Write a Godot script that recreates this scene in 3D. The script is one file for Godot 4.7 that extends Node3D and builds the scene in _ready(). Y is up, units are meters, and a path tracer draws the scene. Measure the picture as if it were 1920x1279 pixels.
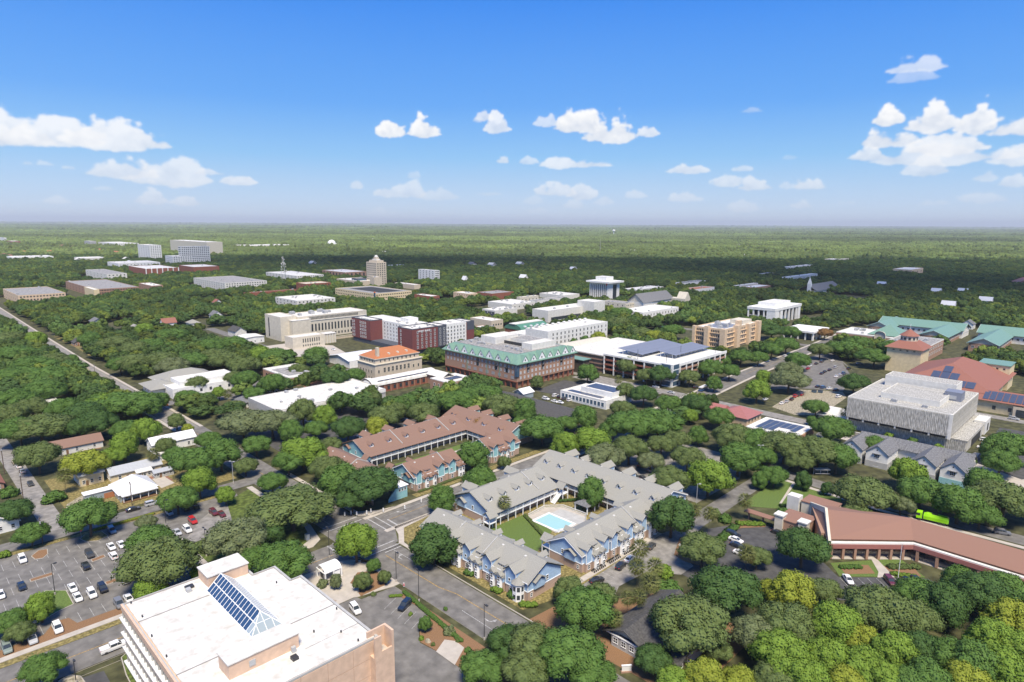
extends Node3D
# A small southern city seen from a drone: x runs east, z south, y up, metres.
# The streets follow the axes; the camera looks north-west.

const WHITE := Color(1, 1, 1)
var rng := RandomNumberGenerator.new()
var mats := {}
var shared := {}
var keep := []          # ground that stays free of scattered trees: Rect2 in x, z
var names := {}
var unit: Mesh

func V(x: float, y: float) -> Vector2:
	return Vector2(x, y)

func P(x: float, y: float, z: float) -> Vector3:
	return Vector3(x, y, z)

func P2(x: float, z: float, y := 0.0) -> Vector3:
	return Vector3(x, y, z)

func _ready() -> void:
	rng.seed = 11
	var cam := Camera3D.new()
	cam.name = "camera"
	cam.basis = Basis(Vector3.UP, deg_to_rad(45.0)) * Basis(Vector3.RIGHT, deg_to_rad(-10.2)) * Basis(Vector3.BACK, deg_to_rad(0.313))
	cam.position = Vector3(0, 100, 0)
	cam.fov = 55.33
	cam.near = 1.0
	cam.far = 250000.0
	add_child(cam)
	cam.current = true
	var sun := DirectionalLight3D.new()
	sun.name = "sun"
	sun.light_color = Color(1.0, 0.95, 0.86)
	sun.light_energy = 1.4
	sun.light_angular_distance = 16.0
	sun.shadow_enabled = true
	sun.basis = Basis.looking_at(Vector3(-0.42, -0.86, -0.28))
	add_child(sun)
	var env := Environment.new()
	env.background_mode = Environment.BG_SKY
	env.sky = Sky.new()
	env.sky.sky_material = make_sky()
	env.tonemap_mode = Environment.TONE_MAPPER_LINEAR
	env.tonemap_exposure = 1.5
	env.sdfgi_enabled = true
	env.ssao_enabled = true
	env.ssil_enabled = true
	env.fog_enabled = true
	env.fog_mode = Environment.FOG_MODE_EXPONENTIAL
	env.fog_density = 0.00005
	env.fog_light_color = Color(0.94, 0.97, 1.0)
	var we := WorldEnvironment.new()
	we.name = "environment"
	we.environment = env
	add_child(we)
	make_materials()
	unit = box_mesh(Vector3(-0.5, -0.5, -0.5), Vector3(0.5, 0.5, 0.5))
	make_cloud_shade()
	make_ground()
	make_roads()
	make_near_buildings()
	make_apartments()
	make_downtown()
	make_far_buildings()
	make_houses()
	make_tree_kinds()
	make_trees()
	make_forest()
	make_cars()
	make_street_things()

# ---------------------------------------------------------------- sky
func make_sky() -> PanoramaSkyMaterial:
	var W := 4096
	var H := 2048
	# clear air from the rim of the horizon up to the zenith
	var heights := [0.0, 1.8, 5.5, 9.6, 17.4, 40.0, 90.0]
	var airs := [Color(0.50, 0.575, 0.63), Color(0.385, 0.505, 0.64), Color(0.20, 0.40, 0.645), Color(0.098, 0.285, 0.645), Color(0.034, 0.185, 0.60), Color(0.024, 0.13, 0.48), Color(0.018, 0.10, 0.38)]
	var img := Image.create_empty(W, H, false, Image.FORMAT_RGBF)
	var n1 := FastNoiseLite.new()
	n1.seed = 5
	n1.frequency = 0.045
	n1.fractal_octaves = 5
	for y in H:
		var el := 90.0 - (y + 0.5) * 180.0 / H
		var c: Color
		if el < 0.0:
			c = Color(0.20, 0.24, 0.21)
		else:
			var k := 0
			while k < 5 and el > heights[k + 1]:
				k += 1
			c = airs[k].lerp(airs[k + 1], clampf((el - heights[k]) / (heights[k + 1] - heights[k]), 0.0, 1.0))
		img.fill_rect(Rect2i(0, y, W, 1), c)
	# fair-weather clouds: azimuth, elevation of the flat base, half width, height, strength
	var cl := []
	cl.append([277.4, 5.33, 3.97, 2.29, 1])
	cl.append([281.0, 5.57, 3.52, 1.80, 1])
	cl.append([284.8, 5.57, 3.74, 1.87, 1])
	cl.append([277.8, 5.37, 1.86, 0.98, 0.8])
	cl.append([284.7, 3.38, 2.75, 1.52, 1])
	cl.append([287.8, 3.10, 3.32, 1.77, 1])
	cl.append([290.6, 3.72, 1.12, 0.55, 0.8])
	cl.append([292.6, 3.09, 1.48, 0.73, 1])
	cl.append([286.5, 1.49, 1.34, 0.87, 0.9])
	cl.append([288.9, 1.42, 1.24, 0.72, 0.9])
	cl.append([279.1, 3.89, 0.32, 0.26, 0.5])
	cl.append([281.5, 3.72, 0.51, 0.35, 0.6])
	cl.append([283.5, 2.35, 0.72, 0.28, 0.5])
	cl.append([280.5, 1.36, 0.88, 0.43, 0.6])
	cl.append([277.9, 0.58, 0.40, 0.38, 0.5])
	cl.append([286.5, 2.91, 0.48, 0.29, 0.5])
	cl.append([288.6, 2.81, 0.83, 0.33, 0.5])
	cl.append([280.1, 3.90, 0.50, 0.42, 0.5])
	cl.append([304.9, 7.31, 1.58, 1.31, 1])
	cl.append([307.4, 7.33, 1.58, 1.37, 1])
	cl.append([312.7, 8.64, 0.97, 1.31, 0.7])
	cl.append([313.6, 7.80, 1.22, 1.20, 0.8])
	cl.append([312.1, 8.47, 0.56, 0.62, 0.4])
	cl.append([317.8, 8.24, 1.21, 0.88, 0.6])
	cl.append([320.5, 7.89, 2.65, 1.84, 1])
	cl.append([323.2, 7.10, 2.63, 2.02, 1])
	cl.append([326.2, 7.31, 1.08, 0.88, 0.8])
	cl.append([314.3, 5.18, 0.86, 0.64, 0.8])
	cl.append([316.3, 5.15, 0.98, 0.50, 0.6])
	cl.append([320.2, 4.89, 3.21, 1.00, 0.9])
	cl.append([301.8, 2.96, 0.59, 0.91, 0.7])
	cl.append([306.5, 3.87, 0.72, 0.59, 0.4])
	cl.append([305.4, 2.36, 2.41, 1.29, 0.8])
	cl.append([308.8, 2.18, 2.20, 0.93, 0.6])
	cl.append([312.9, 2.48, 1.24, 0.42, 0.5])
	cl.append([318.6, 2.60, 1.97, 1.26, 0.9])
	cl.append([320.9, 2.33, 1.47, 1.07, 0.9])
	cl.append([320.3, 1.53, 1.11, 0.66, 0.6])
	cl.append([316.8, 1.87, 0.99, 0.56, 0.4])
	cl.append([322.7, 1.80, 0.97, 0.56, 0.5])
	cl.append([304.2, 0.71, 1.68, 0.56, 0.4])
	cl.append([317.1, 1.06, 1.12, 0.52, 0.4])
	cl.append([325.3, 2.33, 1.13, 0.55, 0.6])
	cl.append([329.6, 4.33, 1.89, 0.76, 0.9])
	cl.append([329.5, 2.06, 1.67, 0.82, 0.7])
	cl.append([332.8, 3.27, 1.57, 1.19, 0.8])
	cl.append([334.9, 2.95, 1.75, 1.18, 0.9])
	cl.append([333.9, 4.38, 0.95, 0.44, 0.6])
	cl.append([338.9, 2.93, 1.55, 0.98, 0.9])
	cl.append([337.5, 3.00, 0.84, 0.52, 0.5])
	cl.append([334.0, 1.27, 1.78, 0.85, 0.6])
	cl.append([338.7, 1.50, 0.98, 0.60, 0.6])
	cl.append([341.6, 1.72, 0.63, 0.34, 0.4])
	cl.append([343.9, 7.51, 1.21, 1.09, 1])
	cl.append([346.6, 6.97, 1.94, 1.52, 1])
	cl.append([349.3, 6.71, 1.33, 1.92, 1])
	cl.append([352.2, 6.31, 2.46, 1.96, 1])
	cl.append([344.1, 6.00, 2.23, 1.50, 1])
	cl.append([347.5, 5.38, 2.78, 1.53, 1])
	cl.append([342.9, 5.00, 1.53, 0.85, 0.9])
	cl.append([347.7, 4.70, 4.83, 1.38, 0.9])
	cl.append([352.3, 4.41, 2.32, 1.46, 0.9])
	cl.append([346.7, 3.86, 1.78, 1.18, 0.8])
	cl.append([350.2, 3.27, 0.74, 0.65, 0.6])
	cl.append([351.8, 2.86, 0.95, 0.75, 0.8])
	cl.append([350.0, 1.78, 1.66, 0.92, 0.6])
	cl.append([347.2, 1.59, 1.15, 0.48, 0.4])
	cl.append([345.2, 10.93, 1.97, 0.99, 0.6])
	cl.append([345.1, 10.27, 2.15, 0.63, 0.35])
	cl.append([334.3, 8.83, 0.95, 0.46, 0.3])
	cl.append([337.6, 5.19, 0.94, 0.46, 0.25])
	var r := RandomNumberGenerator.new()
	r.seed = 77
	for k in 95:
		var az := r.randf_range(0.0, 268.0)      # the same kind of clouds go on all round
		var e := 1.0 + 17.0 * r.randf() * r.randf()
		var wd := r.randf_range(1.2, 5.5) * (0.4 + e / 12.0)
		cl.append([az, e, wd, wd * r.randf_range(0.18, 0.36), r.randf_range(0.5, 1.0)])
	for c in cl:
		paint_cloud(img, n1, c[0], c[1], c[2], c[3], c[4])
	var m := PanoramaSkyMaterial.new()
	m.panorama = ImageTexture.create_from_image(img)
	return m

func paint_cloud(img: Image, n: FastNoiseLite, az: float, el: float, wd: float, ht: float, amount: float) -> void:
	var k := img.get_width() / 360.0
	var s := 26.0 / (wd + 1.6)
	for y in range(int((90.0 - el - ht * 1.5) * k), int((90.0 - el + ht * 0.45) * k) + 1):
		var e := 90.0 - (y + 0.5) / k
		var v := (e - el) / ht
		for x in range(int((az - wd * 1.15) * k), int((az + wd * 1.15) * k) + 1):
			var a := (x + 0.5) / k
			var u := (a - az) / wd
			var f1 := n.get_noise_3d(a * s, e * s * 1.7, az)
			var f2 := n.get_noise_3d(a * s * 3.1, e * s * 4.0, az + 40.0)
			var up := 0.72 + 0.55 * n.get_noise_2d(a * s * 0.9, az * 3.0)      # how high the heap stands here
			var body := (1.0 - u * u) * up * 1.25
			var d := body - maxf(v, 0.0) - maxf(-v, 0.0) * 3.6 + f1 * 0.62 + f2 * 0.34
			var t := smoothstep(0.03, 0.27, d) * amount
			if t <= 0.003:
				continue
			var xi := posmod(x, img.get_width())
			var b := img.get_pixel(xi, y)
			var lit := clampf(0.50 + 0.55 * v + 0.6 * f1 + 0.5 * f2, 0.0, 1.0)
			var c := Color(0.47, 0.51, 0.58).lerp(Color(0.70, 0.70, 0.70), lit)
			var air := clampf(1.0 - el / 7.5, 0.0, 1.0)
			c = c.lerp(b, 0.55 * air)
			img.set_pixel(xi, y, b.lerp(c, t))

# ---------------------------------------------------------------- naming
func numbered(called: String) -> String:
	if not names.has(called):
		names[called] = 0
		return called
	names[called] += 1
	return "%s_%03d" % [called, names[called]]

func metas(o: Node3D, label: String, category := "", group := "") -> void:
	o.set_meta("label", label)
	if category:
		o.set_meta("category", category)
	if group:
		o.set_meta("group", group)

func thing(called: String, label: String, category: String, at := Vector3.ZERO, group := "", turn := 0.0) -> Node3D:
	var o := Node3D.new()
	o.name = numbered(called)
	o.position = at
	o.rotation.y = turn
	metas(o, label, category, group)
	add_child(o, true)
	return o

func part(called: String, mesh: Mesh, m: Material, parent: Node3D, at := Vector3.ZERO, size := Vector3.ONE, turn := 0.0) -> MeshInstance3D:
	var o := MeshInstance3D.new()
	o.name = called
	o.mesh = mesh
	if m:
		o.material_override = m
	o.transform = Transform3D(Basis(Vector3.UP, turn).scaled_local(size), at)
	parent.add_child(o, true)
	return o

func struct(called: String, mesh: Mesh, m: Material, at := Vector3.ZERO, kind := "structure") -> MeshInstance3D:
	var o := part(called, mesh, m, self, at)
	o.name = numbered(called)
	o.set_meta("kind", kind)
	return o

# a box as a part, from low corner to high corner, in the parent's axes
func bx(called: String, x0: float, x1: float, y0: float, y1: float, z0: float, z1: float, m: Material, parent: Node3D) -> MeshInstance3D:
	return part(called, unit, m, parent, P((x0 + x1) / 2, (y0 + y1) / 2, (z0 + z1) / 2), P(absf(x1 - x0), absf(y1 - y0), absf(z1 - z0)))

# ---------------------------------------------------------------- mesh building
class MB:
	var v := PackedVector3Array()
	var n := PackedVector3Array()
	var c := PackedColorArray()
	var u := PackedVector2Array()
	var tint := Color(1, 1, 1)
	func tri(a: Vector3, b: Vector3, d: Vector3) -> void:      # counter-clockwise seen from outside
		var q := (b - a).cross(d - a).normalized()
		for p in [a, d, b]:
			v.append(p)
			n.append(q)
			c.append(tint)
	func quad(a: Vector3, b: Vector3, d: Vector3, e: Vector3) -> void:
		tri(a, b, d)
		tri(a, d, e)
	func box(lo: Vector3, hi: Vector3) -> void:
		var p := []
		for k in 8:
			p.append(Vector3(hi.x if k & 1 else lo.x, hi.y if k & 2 else lo.y, hi.z if k & 4 else lo.z))
		quad(p[4], p[5], p[7], p[6])
		quad(p[1], p[0], p[2], p[3])
		quad(p[5], p[1], p[3], p[7])
		quad(p[0], p[4], p[6], p[2])
		quad(p[6], p[7], p[3], p[2])
		quad(p[0], p[1], p[5], p[4])
	func beam(a: Vector3, b: Vector3, r: float, sides := 6, r2 := -1.0) -> void:
		var d := (b - a).normalized()
		var s := d.cross(Vector3.UP if absf(d.y) < 0.95 else Vector3.RIGHT).normalized()
		var t := d.cross(s)
		var q := r if r2 < 0.0 else r2
		for k in sides:
			var f := TAU * k / sides
			var g := TAU * (k + 1) / sides
			var o1 := s * cos(f) + t * sin(f)
			var o2 := s * cos(g) + t * sin(g)
			quad(a + o1 * r, a + o2 * r, b + o2 * q, b + o1 * q)
			tri(b, b + o1 * q, b + o2 * q)
	# a polygon in x, z (any turn direction) raised from y0 to y1
	func prism(poly: PackedVector2Array, y0: float, y1: float, sides := true) -> void:
		var p := poly
		if Geometry2D.is_polygon_clockwise(p):
			p = poly.duplicate()
			p.reverse()
		var ix := Geometry2D.triangulate_polygon(p)
		for k in range(0, ix.size(), 3):
			var a := p[ix[k]]
			var b := p[ix[k + 1]]
			var d := p[ix[k + 2]]
			if (b - a).cross(d - a) > 0.0:
				var w := b
				b = d
				d = w
			tri(Vector3(a.x, y1, a.y), Vector3(b.x, y1, b.y), Vector3(d.x, y1, d.y))
		if sides:
			var area := 0.0
			for k in p.size():
				area += p[k].cross(p[(k + 1) % p.size()])
			for k in p.size():
				var a := p[k]
				var b := p[(k + 1) % p.size()]
				if area > 0.0:
					var w := a
					a = b
					b = w
				quad(Vector3(a.x, y0, a.y), Vector3(b.x, y0, b.y), Vector3(b.x, y1, b.y), Vector3(a.x, y1, a.y))
	# gable roof with its ridge along x (or z), solid, with eaves at y0 and the ridge at y1
	func gable(x0: float, x1: float, z0: float, z1: float, y0: float, y1: float, along_x := true) -> void:
		if along_x:
			var m := (z0 + z1) / 2
			quad(Vector3(x0, y0, z1), Vector3(x1, y0, z1), Vector3(x1, y1, m), Vector3(x0, y1, m))
			quad(Vector3(x1, y0, z0), Vector3(x0, y0, z0), Vector3(x0, y1, m), Vector3(x1, y1, m))
			tri(Vector3(x1, y0, z1), Vector3(x1, y0, z0), Vector3(x1, y1, m))
			tri(Vector3(x0, y0, z0), Vector3(x0, y0, z1), Vector3(x0, y1, m))
		else:
			var m := (x0 + x1) / 2
			quad(Vector3(x1, y0, z1), Vector3(x1, y0, z0), Vector3(m, y1, z0), Vector3(m, y1, z1))
			quad(Vector3(x0, y0, z0), Vector3(x0, y0, z1), Vector3(m, y1, z1), Vector3(m, y1, z0))
			tri(Vector3(x0, y0, z1), Vector3(x1, y0, z1), Vector3(m, y1, z1))
			tri(Vector3(x1, y0, z0), Vector3(x0, y0, z0), Vector3(m, y1, z0))
		quad(Vector3(x0, y0, z0), Vector3(x1, y0, z0), Vector3(x1, y0, z1), Vector3(x0, y0, z1))
	func hip(x0: float, x1: float, z0: float, z1: float, y0: float, y1: float, cut := 1.0) -> void:
		var m := minf(x1 - x0, z1 - z0) / 2 * cut
		var a := Vector3(x0 + m, y1, z1 - m)
		var b := Vector3(x1 - m, y1, z1 - m)
		var d := Vector3(x1 - m, y1, z0 + m)
		var e := Vector3(x0 + m, y1, z0 + m)
		quad(Vector3(x0, y0, z1), Vector3(x1, y0, z1), b, a)
		quad(Vector3(x1, y0, z1), Vector3(x1, y0, z0), d, b)
		quad(Vector3(x1, y0, z0), Vector3(x0, y0, z0), e, d)
		quad(Vector3(x0, y0, z0), Vector3(x0, y0, z1), a, e)
		if cut < 1.0:
			quad(a, b, d, e)
		quad(Vector3(x0, y0, z0), Vector3(x1, y0, z0), Vector3(x1, y0, z1), Vector3(x0, y0, z1))
	func done(m: Material = null) -> ArrayMesh:
		var mesh := ArrayMesh.new()
		add_to(mesh, m)
		return mesh
	func add_to(mesh: ArrayMesh, m: Material = null) -> void:
		var a := []
		a.resize(Mesh.ARRAY_MAX)
		a[Mesh.ARRAY_VERTEX] = v
		a[Mesh.ARRAY_NORMAL] = n
		a[Mesh.ARRAY_COLOR] = c
		mesh.add_surface_from_arrays(Mesh.PRIMITIVE_TRIANGLES, a)
		if m:
			mesh.surface_set_material(mesh.get_surface_count() - 1, m)

func box_mesh(lo: Vector3, hi: Vector3) -> ArrayMesh:
	var b := MB.new()
	b.box(lo, hi)
	return b.done()

func poly(pts: Array, y0: float, y1: float, sides := true) -> ArrayMesh:
	var b := MB.new()
	b.prism(PackedVector2Array(pts), y0, y1, sides)
	return b.done()

# a strip of the given width along a line of points
func strip(pts: Array, width: float, y: float) -> ArrayMesh:
	var b := MB.new()
	for k in pts.size() - 1:
		var p: Vector2 = pts[k]
		var q: Vector2 = pts[k + 1]
		var d := (q - p).normalized() * width / 2
		var s := Vector2(-d.y, d.x)
		b.prism(PackedVector2Array([p - s - d * 0.02, q - s + d * 0.02, q + s + d * 0.02, p + s - d * 0.02]), y, y, false)
	return b.done()

# ---------------------------------------------------------------- materials
func noise_tex(seed_: int, freq: float, a: Color, b: Color, mid := 0.5, oct := 4, size := 512, type := FastNoiseLite.TYPE_SIMPLEX_SMOOTH) -> NoiseTexture2D:
	var n := FastNoiseLite.new()
	n.seed = seed_
	n.frequency = freq
	n.noise_type = type
	n.fractal_octaves = oct
	var t := NoiseTexture2D.new()
	t.width = size
	t.height = size
	t.seamless = true
	t.noise = n
	var g := Gradient.new()
	g.set_color(0, a)
	g.set_color(1, b)
	g.set_offset(0, clampf(mid - 0.4, 0.0, 1.0))
	g.set_offset(1, clampf(mid + 0.4, 0.0, 1.0))
	t.color_ramp = g
	return t

func srgb(l: Color) -> Color:
	return l.linear_to_srgb()

# plain colour given as a linear value, with a world-mapped mottle
func mat(called: String, l: Color, rough := 0.85, tex: Texture2D = null, scale := 0.1, metal := 0.0) -> StandardMaterial3D:
	var m := StandardMaterial3D.new()
	m.resource_name = called
	m.albedo_color = srgb(l)
	m.roughness = rough
	m.metallic = metal
	if tex:
		m.albedo_texture = tex
		m.uv1_triplanar = true
		m.uv1_world_triplanar = true
		m.uv1_scale = Vector3.ONE * scale
	mats[called] = m
	return m

func glassy(called: String, l: Color, rough := 0.08) -> StandardMaterial3D:
	var m := mat(called, l, rough)
	m.metallic_specular = 0.6
	return m

func M(called: String) -> StandardMaterial3D:
	return mats[called]

func make_materials() -> void:
	var soft := noise_tex(1, 0.012, Color(0.92, 0.92, 0.92), Color(1, 1, 1))
	var fine := noise_tex(2, 0.06, Color(0.74, 0.74, 0.74), Color(1, 1, 1), 0.5, 5)
	var worn := noise_tex(3, 0.02, Color(0.62, 0.62, 0.64), Color(1, 1, 1), 0.5, 5)
	var streak := noise_tex(4, 0.03, Color(0.62, 0.62, 0.61), Color(1, 1, 1), 0.42, 5)
	var stain := noise_tex(6, 0.011, Color(0.84, 0.83, 0.80), Color(1, 1, 1), 0.36, 6, 1024)
	var tarmac := noise_tex(7, 0.014, Color(0.78, 0.78, 0.78), Color(1, 1, 1), 0.5, 7, 1024)
	var dirt := noise_tex(5, 0.015, Color(0.55, 0.56, 0.50), Color(1, 1, 0.98), 0.5, 6, 1024)
	mat("asphalt", Color(0.20, 0.191, 0.178), 0.9, tarmac, 0.018)
	mat("asphalt_new", Color(0.088, 0.087, 0.088), 0.9, tarmac, 0.022)
	mat("asphalt_old", Color(0.29, 0.275, 0.255), 0.92, tarmac, 0.022)
	mat("concrete", Color(0.47, 0.43, 0.38), 0.9, soft, 0.06)
	mat("kerb", Color(0.50, 0.46, 0.40), 0.9, fine, 0.1)
	mat("paint_white", Color(0.60, 0.60, 0.58), 0.8, worn, 0.15)
	mat("paint_yellow", Color(0.55, 0.36, 0.11), 0.8, worn, 0.15)
	mat("grass", Color(0.135, 0.185, 0.035), 1.0, dirt, 0.03)
	mat("lawn", Color(0.13, 0.20, 0.04), 1.0, fine, 0.06)
	mat("dry_grass", Color(0.33, 0.27, 0.11), 1.0, dirt, 0.06)
	mat("mulch", Color(0.29, 0.165, 0.085), 1.0, fine, 0.12)
	mat("earth", Color(0.105, 0.105, 0.045), 1.0, dirt, 0.012)
	mat("sand", Color(0.50, 0.44, 0.36), 1.0, dirt, 0.06)
	mat("pavers", Color(0.44, 0.36, 0.29), 0.9, fine, 0.15)
	mat("brick_paving", Color(0.30, 0.15, 0.10), 0.9, fine, 0.2)
	mat("white_roof", Color(0.70, 0.69, 0.665), 0.8, stain, 0.03)
	mat("grey_roof", Color(0.42, 0.41, 0.39), 0.9, worn, 0.04)
	mat("streaked_roof", Color(0.52, 0.51, 0.48), 0.9, streak, 0.05)
	mats["streaked_roof"].uv1_scale = Vector3(0.16, 0.05, 0.016)
	mat("seam", Color(0.26, 0.25, 0.24), 0.9)
	mat("peach", Color(0.66, 0.475, 0.35), 0.85, soft, 0.08)
	mat("cream", Color(0.64, 0.59, 0.49), 0.85, soft, 0.05)
	mat("stone", Color(0.60, 0.52, 0.41), 0.85, soft, 0.06)
	mat("tan", Color(0.68, 0.52, 0.36), 0.85, soft, 0.06)
	mat("pale_yellow", Color(0.72, 0.60, 0.38), 0.85, soft, 0.06)
	mat("white_wall", Color(0.80, 0.80, 0.78), 0.8, soft, 0.05)
	mat("off_white", Color(0.70, 0.69, 0.65), 0.85, soft, 0.05)
	mat("grey_wall", Color(0.45, 0.45, 0.44), 0.85, soft, 0.06)
	mat("precast", Color(0.66, 0.64, 0.59), 0.9, streak, 0.05)
	mats["precast"].uv1_scale = Vector3(0.09, 0.022, 0.09)
	mat("maroon", Color(0.185, 0.055, 0.052), 0.8, soft, 0.08)
	mat("navy", Color(0.075, 0.085, 0.11), 0.7, soft, 0.08)
	mat("brick", Color(0.36, 0.19, 0.125), 0.9, fine, 0.35)
	mat("brick_pale", Color(0.47, 0.285, 0.20), 0.9, fine, 0.4)
	mat("apartment_brick", Color(0.56, 0.41, 0.33), 0.9, fine, 0.4)
	mat("brick_red", Color(0.33, 0.115, 0.07), 0.9, fine, 0.35)
	mat("green_metal", Color(0.18, 0.31, 0.245), 0.45, soft, 0.08)
	mat("green_roof", Color(0.09, 0.24, 0.165), 0.45, soft, 0.08)
	mat("orange_tile", Color(0.54, 0.205, 0.085), 0.8, fine, 0.2)
	mat("red_tile", Color(0.35, 0.145, 0.105), 0.8, fine, 0.15)
	mat("pink_roof", Color(0.36, 0.145, 0.13), 0.55, soft, 0.1)
	mat("brown_shingle", Color(0.30, 0.185, 0.14), 0.95, fine, 0.22)
	mat("library_shingle", Color(0.34, 0.19, 0.14), 0.95, fine, 0.22)
	mat("grey_shingle", Color(0.385, 0.38, 0.345), 0.95, fine, 0.12)
	mat("dark_shingle", Color(0.11, 0.108, 0.105), 0.95, worn, 0.12)
	mat("slate_shingle", Color(0.24, 0.245, 0.255), 0.95, worn, 0.12)
	mat("blue_siding", Color(0.37, 0.53, 0.73), 0.75, soft, 0.2)
	mat("teal_siding", Color(0.28, 0.53, 0.57), 0.75, soft, 0.2)
	mat("white_trim", Color(0.80, 0.81, 0.82), 0.7)
	mat("metal_roof", Color(0.74, 0.745, 0.76), 0.45, soft, 0.2)
	mat("grey_metal", Color(0.42, 0.44, 0.47), 0.5, soft, 0.2)
	mat("dark_metal", Color(0.035, 0.035, 0.037), 0.5)
	mat("bronze", Color(0.09, 0.075, 0.06), 0.5)
	mat("unit_metal", Color(0.55, 0.56, 0.57), 0.6, fine, 0.3)
	mat("wood", Color(0.28, 0.16, 0.08), 0.9, fine, 0.3)
	mat("pole_wood", Color(0.15, 0.105, 0.075), 0.95, fine, 0.3)
	mat("bark", Color(0.14, 0.105, 0.08), 1.0, fine, 0.4)
	mat("red_plastic", Color(0.75, 0.04, 0.05), 0.5)
	mat("orange_plastic", Color(0.80, 0.16, 0.02), 0.5)
	glassy("glass", Color(0.035, 0.045, 0.055), 0.12)
	glassy("glass_blue", Color(0.055, 0.10, 0.16), 0.1)
	glassy("skylight", Color(0.03, 0.065, 0.14), 0.15)
	glassy("skylight_pale", Color(0.30, 0.36, 0.40), 0.2)
	glassy("solar", Color(0.06, 0.075, 0.12), 0.35)
	glassy("solar_pale", Color(0.19, 0.21, 0.27), 0.55)
	glassy("water", Color(0.33, 0.55, 0.55), 0.25)
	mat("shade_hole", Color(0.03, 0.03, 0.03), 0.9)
	for k in [["foliage", Color(1, 1, 1)]]:
		var m := mat(k[0], k[1], 0.75)
		m.vertex_color_use_as_albedo = true
		m.backlight_enabled = true
		m.backlight = Color(0.42, 0.52, 0.20)
		m.metallic_specular = 0.3

# ---------------------------------------------------------------- setting
func sheet(called: String, pts: Array, y: float, m: String) -> MeshInstance3D:
	return struct(called, poly(pts, y, y, false), M(m))

func slab(called: String, pts: Array, y: float, m: String) -> MeshInstance3D:
	return struct(called, poly(pts, -0.3, y, true), M(m))

func rect(x0: float, x1: float, z0: float, z1: float) -> Array:
	return [V(x0, z0), V(x1, z0), V(x1, z1), V(x0, z1)]

func clear_of(x0: float, x1: float, z0: float, z1: float, grow := 0.0) -> void:
	keep.append(Rect2(minf(x0, x1) - grow, minf(z0, z1) - grow, absf(x1 - x0) + grow * 2, absf(z1 - z0) + grow * 2))

# an island with a kerb round it
func island(called: String, pts: Array, m: String) -> void:
	var p := PackedVector2Array(pts)
	var grown := Geometry2D.offset_polygon(p, 0.22, Geometry2D.JOIN_ROUND)
	var k := struct("kerb", poly(Array(grown[0]), -0.2, 0.14), M("kerb"))
	part(called, poly(pts, 0.1, 0.17, true), M(m), k)

# a real cumulus overhead: its shade lies on the woods behind downtown
func make_cloud_shade() -> void:
	var r := RandomNumberGenerator.new()
	r.seed = 3
	var white := mat("cloud", Color(0.9, 0.9, 0.92), 1.0)
	for q in [[-209, -823, 950, 380], [569, -751, 430, 240]]:
		var st := SurfaceTool.new()
		for k in 22:
			var s := SphereMesh.new()
			s.radial_segments = 14
			s.rings = 8
			var u := r.randf_range(-1, 1)
			var v := r.randf_range(-1, 1) * sqrt(1.0 - u * u)
			var w := (1.0 - 0.5 * (u * u + v * v)) * r.randf_range(0.7, 1.2)
			# long across the view, short along it
			var at := Vector3(u * q[2] * 0.7071 + v * q[3] * 0.7071, 60 * w, -u * q[2] * 0.7071 + v * q[3] * 0.7071)
			st.append_from(s, 0, Transform3D(Basis().scaled(Vector3(420 * w, 200 * w, 420 * w)), at))
		struct("cloud", st.commit(), white, P(q[0], 1600, q[1]), "stuff").set_meta("label", "white fair-weather cloud standing over the town")

func make_ground() -> void:
	var b := MB.new()
	for k in 64:
		var a := TAU * k / 64
		var c := TAU * (k + 1) / 64
		b.tri(P(0, 0, 0), P(cos(c) * 60000.0, 0, sin(c) * 60000.0), P(cos(a) * 60000.0, 0, sin(a) * 60000.0))
	struct("ground", b.done(), M("earth"))

func road(called: String, pts: Array, width: float, y: float, m := "asphalt", walk := 0.0) -> void:
	var r := struct(called, strip(pts, width, y), M(m))
	for k in pts.size() - 1:
		var p: Vector2 = pts[k]
		var q: Vector2 = pts[k + 1]
		var n := int(ceil(p.distance_to(q) / 12.0))
		for i in n:
			var c := p.lerp(q, (i + 0.5) / n)
			clear_of(c.x, c.x, c.y, c.y, width / 2 + 5.0)
	if walk > 0.0:
		for s in [-1.0, 1.0]:
			var line := []
			for k in pts.size():
				var d: Vector2 = (pts[mini(k + 1, pts.size() - 1)] - pts[maxi(k - 1, 0)]).normalized()
				line.append(pts[k] + Vector2(-d.y, d.x) * s * (width / 2 + walk / 2 + 0.25))
			var b := MB.new()
			for k in line.size() - 1:
				var d: Vector2 = (line[k + 1] - line[k]).normalized() * walk / 2
				var e := Vector2(-d.y, d.x)
				b.prism(PackedVector2Array([line[k] - e, line[k + 1] - e, line[k + 1] + e, line[k] + e]), 0.0, 0.12)
			struct("pavement", b.done(), M("concrete"))

# flat painted bar between two points
func bar(p: Vector2, q: Vector2, wd: float, m := "paint_white", y := 0.062) -> void:
	struct("road_marking", strip([p, q], wd, y), M(m))

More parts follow.
